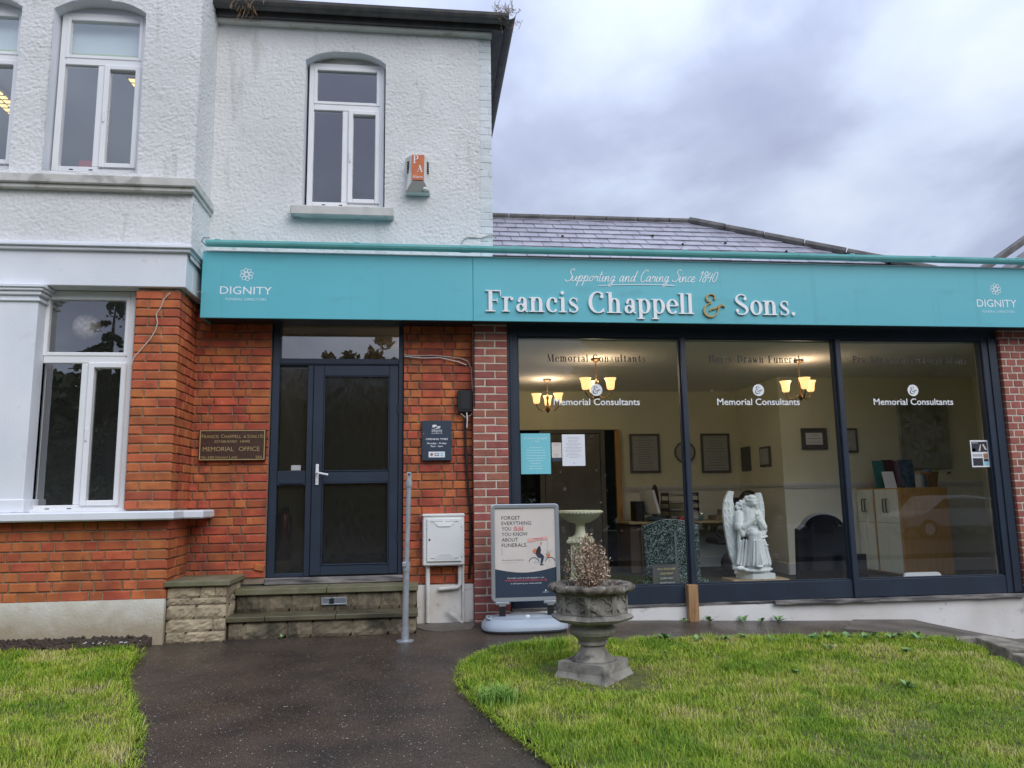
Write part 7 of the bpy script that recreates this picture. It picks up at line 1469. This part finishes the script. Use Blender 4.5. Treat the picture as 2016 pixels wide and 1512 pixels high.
    b_ = MB(); b_.add([P(238, 30, 1215), P(385, -150, 1215), P(683, -150, 1215), P(683, 130, 1215), P(300, 130, 1215), P(238, 30, 1281), P(385, -150, 1281), P(683, -150, 1281), P(683, 130, 1281), P(300, 130, 1281)], [(0, 1, 2, 3, 4), (9, 8, 7, 6, 5)]+[(i, i+5, (i+1) % 5+5, (i+1) % 5) for i in range(5)])
    b_.build('plinth', 'white_marble', an)
angel()

# ================================================================ STREET BEHIND THE CAMERA (seen reflected in the glass)
def tree(x, y, h, cr, label, n_=2600, conifer=False, seed=0):
    rr = np.random.default_rng(seed); t_ = th('tree', label, 'tree', (x, y, -.2), 'trees across the street'); w_ = WL[t_]
    MB().tube([(x, y, -.25), (x+.1, y, h*.3), (x-.1, y+.1, h*.6), (x, y, h*.9)], [h*.03, h*.024, h*.015, .03], 8).build('trunk', 'bark', t_)
    mb = MB()
    for k_ in range(12):
        a = rr.uniform(0, 6.28); z = h*rr.uniform(.3, .7); mb.tube([(x, y, z), (x+cr*.4*math.cos(a), y+cr*.4*math.sin(a), z+.4), (x+cr*.8*math.cos(a), y+cr*.8*math.sin(a), z+(.2 if conifer else 1.))], [.09, .05, .02], 5)
    mb.build('limbs', 'bark', t_)
    cl_ = 34; cc = rr.normal(size=(cl_, 3)); cc /= np.linalg.norm(cc, axis=1)[:, None]; cc *= rr.uniform(.35, 1, (cl_, 1))
    if conifer:
        nb_ = 46; ba = rr.uniform(0, 6.28, nb_); bh = np.sort(rr.uniform(.14, .98, nb_)); bl = (1.08-bh)*cr*rr.uniform(.75, 1.5, nb_); bi = rr.integers(0, nb_, n_); u_ = rr.uniform(.1, 1, n_)**.8
        c = np.stack([x+np.cos(ba[bi]+rr.normal(0, .10, n_))*bl[bi]*u_, y+np.sin(ba[bi]+rr.normal(0, .10, n_))*bl[bi]*u_, h*bh[bi]-.28*bl[bi]*u_**2-rr.exponential(.11, n_)*u_+rr.normal(0, .03, n_)], 1)
    else:
        ci = rr.integers(0, cl_, n_); c = np.array([x, y, h*.62])+cc[ci]*np.array([cr, cr, h*.36])+rr.normal(0, cr*.15, (n_, 3))
    d1 = rr.normal(size=(n_, 3)); d1 /= np.linalg.norm(d1, axis=1)[:, None]; d2 = np.cross(d1, rr.normal(size=(n_, 3))); d2 /= np.linalg.norm(d2, axis=1)[:, None]; s_ = rr.uniform(.10, .2, (n_, 1))*(1. if not conifer else .6)
    V = np.stack([c-d1*s_, c+d2*s_*.6, c+d1*s_, c-d2*s_*.6], 1).reshape(-1, 3); arr_obj('crown', V, np.arange(n_*4).reshape(-1, 4), 'crown', t_)
tree(-11.9, -24, 9.8, 2.3, 'tall conifer with drooping layered branches across the street', 9000, True, 1)
tree(-3.7, -26, 8.3, .95, 'small round leafy tree across the street, seen in the transom', 3800, False, 2)
tree(-2.0, -26, 8.7, 1.1, 'pointed leafy tree beside the round one across the street', 3800, False, 3)
tree(9.6, -23, 11.5, 3.9, 'broad dense tree across the street opposite the shop', 15000, False, 4)
tree(16.0, -22, 12.5, 4.4, 'tall spreading tree across the street on the right', 16000, False, 5)
tree(24, -23, 11.5, 4.6, 'rightmost leafy tree across the street', 14000, False, 6)
hg = rng.uniform(0, 1, (60000, 3)); hg[:, 2] **= .8; c = np.stack([-45+hg[:, 0]*100, -28-hg[:, 1]*3, -.2+hg[:, 2]*(5.6+2.1*vn(hg[:, 0]*40, hg[:, 0]*3+7)+.9*vn(hg[:, 0]*150, hg[:, 0]*9))], 1); d1 = rng.normal(size=c.shape); d1 /= np.linalg.norm(d1, axis=1)[:, None]; d2 = np.cross(d1, rng.normal(size=c.shape)); d2 /= np.linalg.norm(d2, axis=1)[:, None]
hd = arr_obj('woodland', np.stack([c-d1*.3, c+d2*.2, c+d1*.3, c-d2*.2], 1).reshape(-1, 3), np.arange(len(c)*4).reshape(-1, 4), 'crown'); tag(hd, 'dark band of woodland across the street', 'woodland', kind='stuff')
lp = th('street_lamp', 'dark street lamp post across the road', 'street lamp', (-8.9, -20, -.2)); MB().tube([(-8.9, -20, -.25), (-8.9, -20, 1.2)], .10, 10).build('base', 'gutter', lp); MB().tube([(-8.9, -20, 1.2), (-8.9, -20, 8.5), (-8.9, -19.6, 8.9), (-8.9, -18.8, 9)], [.07, .05, .04, .04], 8).build('pole', 'gutter', lp); MB().ball((-8.9, -18.5, 9), (.14, .35, .08), 10, 6).build('lantern', 'galv', lp)
def car(x, y, label, m, van=False):
    c = th('parked_car', label, 'car', (x, y, -.22), 'cars parked across the road'); z = -.231
    H_t = 1.9 if van else 1.45; prof = [(-2.1, .35), (-2.12, .75), (-1.3, .92 if not van else 1.05), (-.7, H_t-.05), (.1, H_t), (1.2, H_t-.02 if van else H_t-.12), (1.95, H_t-.1 if van else .98), (2.12, .75), (2.1, .35)]
    mb = MB(); mb.prism([(x+a, z+b_) for a, b_ in prof], y-.85, y+.85); o = mb.build('body', m, c); b_ = o.modifiers.new('b', 'BEVEL'); b_.width = .08; b_.segments = 3; b_.limit_method = 'ANGLE'
    for sy in (y-.86, y+.852):
        for poly in ([(-1.1, 1.0), (-.62, H_t-.13), (-.05, H_t-.1), (-.05, 1.0)], [(.03, 1.0), (.03, H_t-.1), (1.1, H_t-.2), (1.4, 1.0)]): MB().prism([(x+a, z+q) for a, q in poly], sy, sy+.01).build('window', 'carglass', c)
    for wx in (-1.3, 1.3):
        for sy in (y-.8, y+.8): w2 = MB(); w2.tube([(x+wx, sy-.1, z+.32), (x+wx, sy+.1, z+.32)], .32, 20); w_ = w2.build('wheel', 'tyre', c); MB().tube([(x+wx, sy-.108, z+.32), (x+wx, sy+.108, z+.32)], .19, 14).build('rim', 'alu', w_)
    for sy in (y-.65, y+.65): MB().ball((x-2.05, sy, z+.68), (.08, .14, .08), 8, 6).build('headlight', 'upvc', c)
car(18.2, -17.6, 'silver-grey hatchback parked across the road', 'galv')
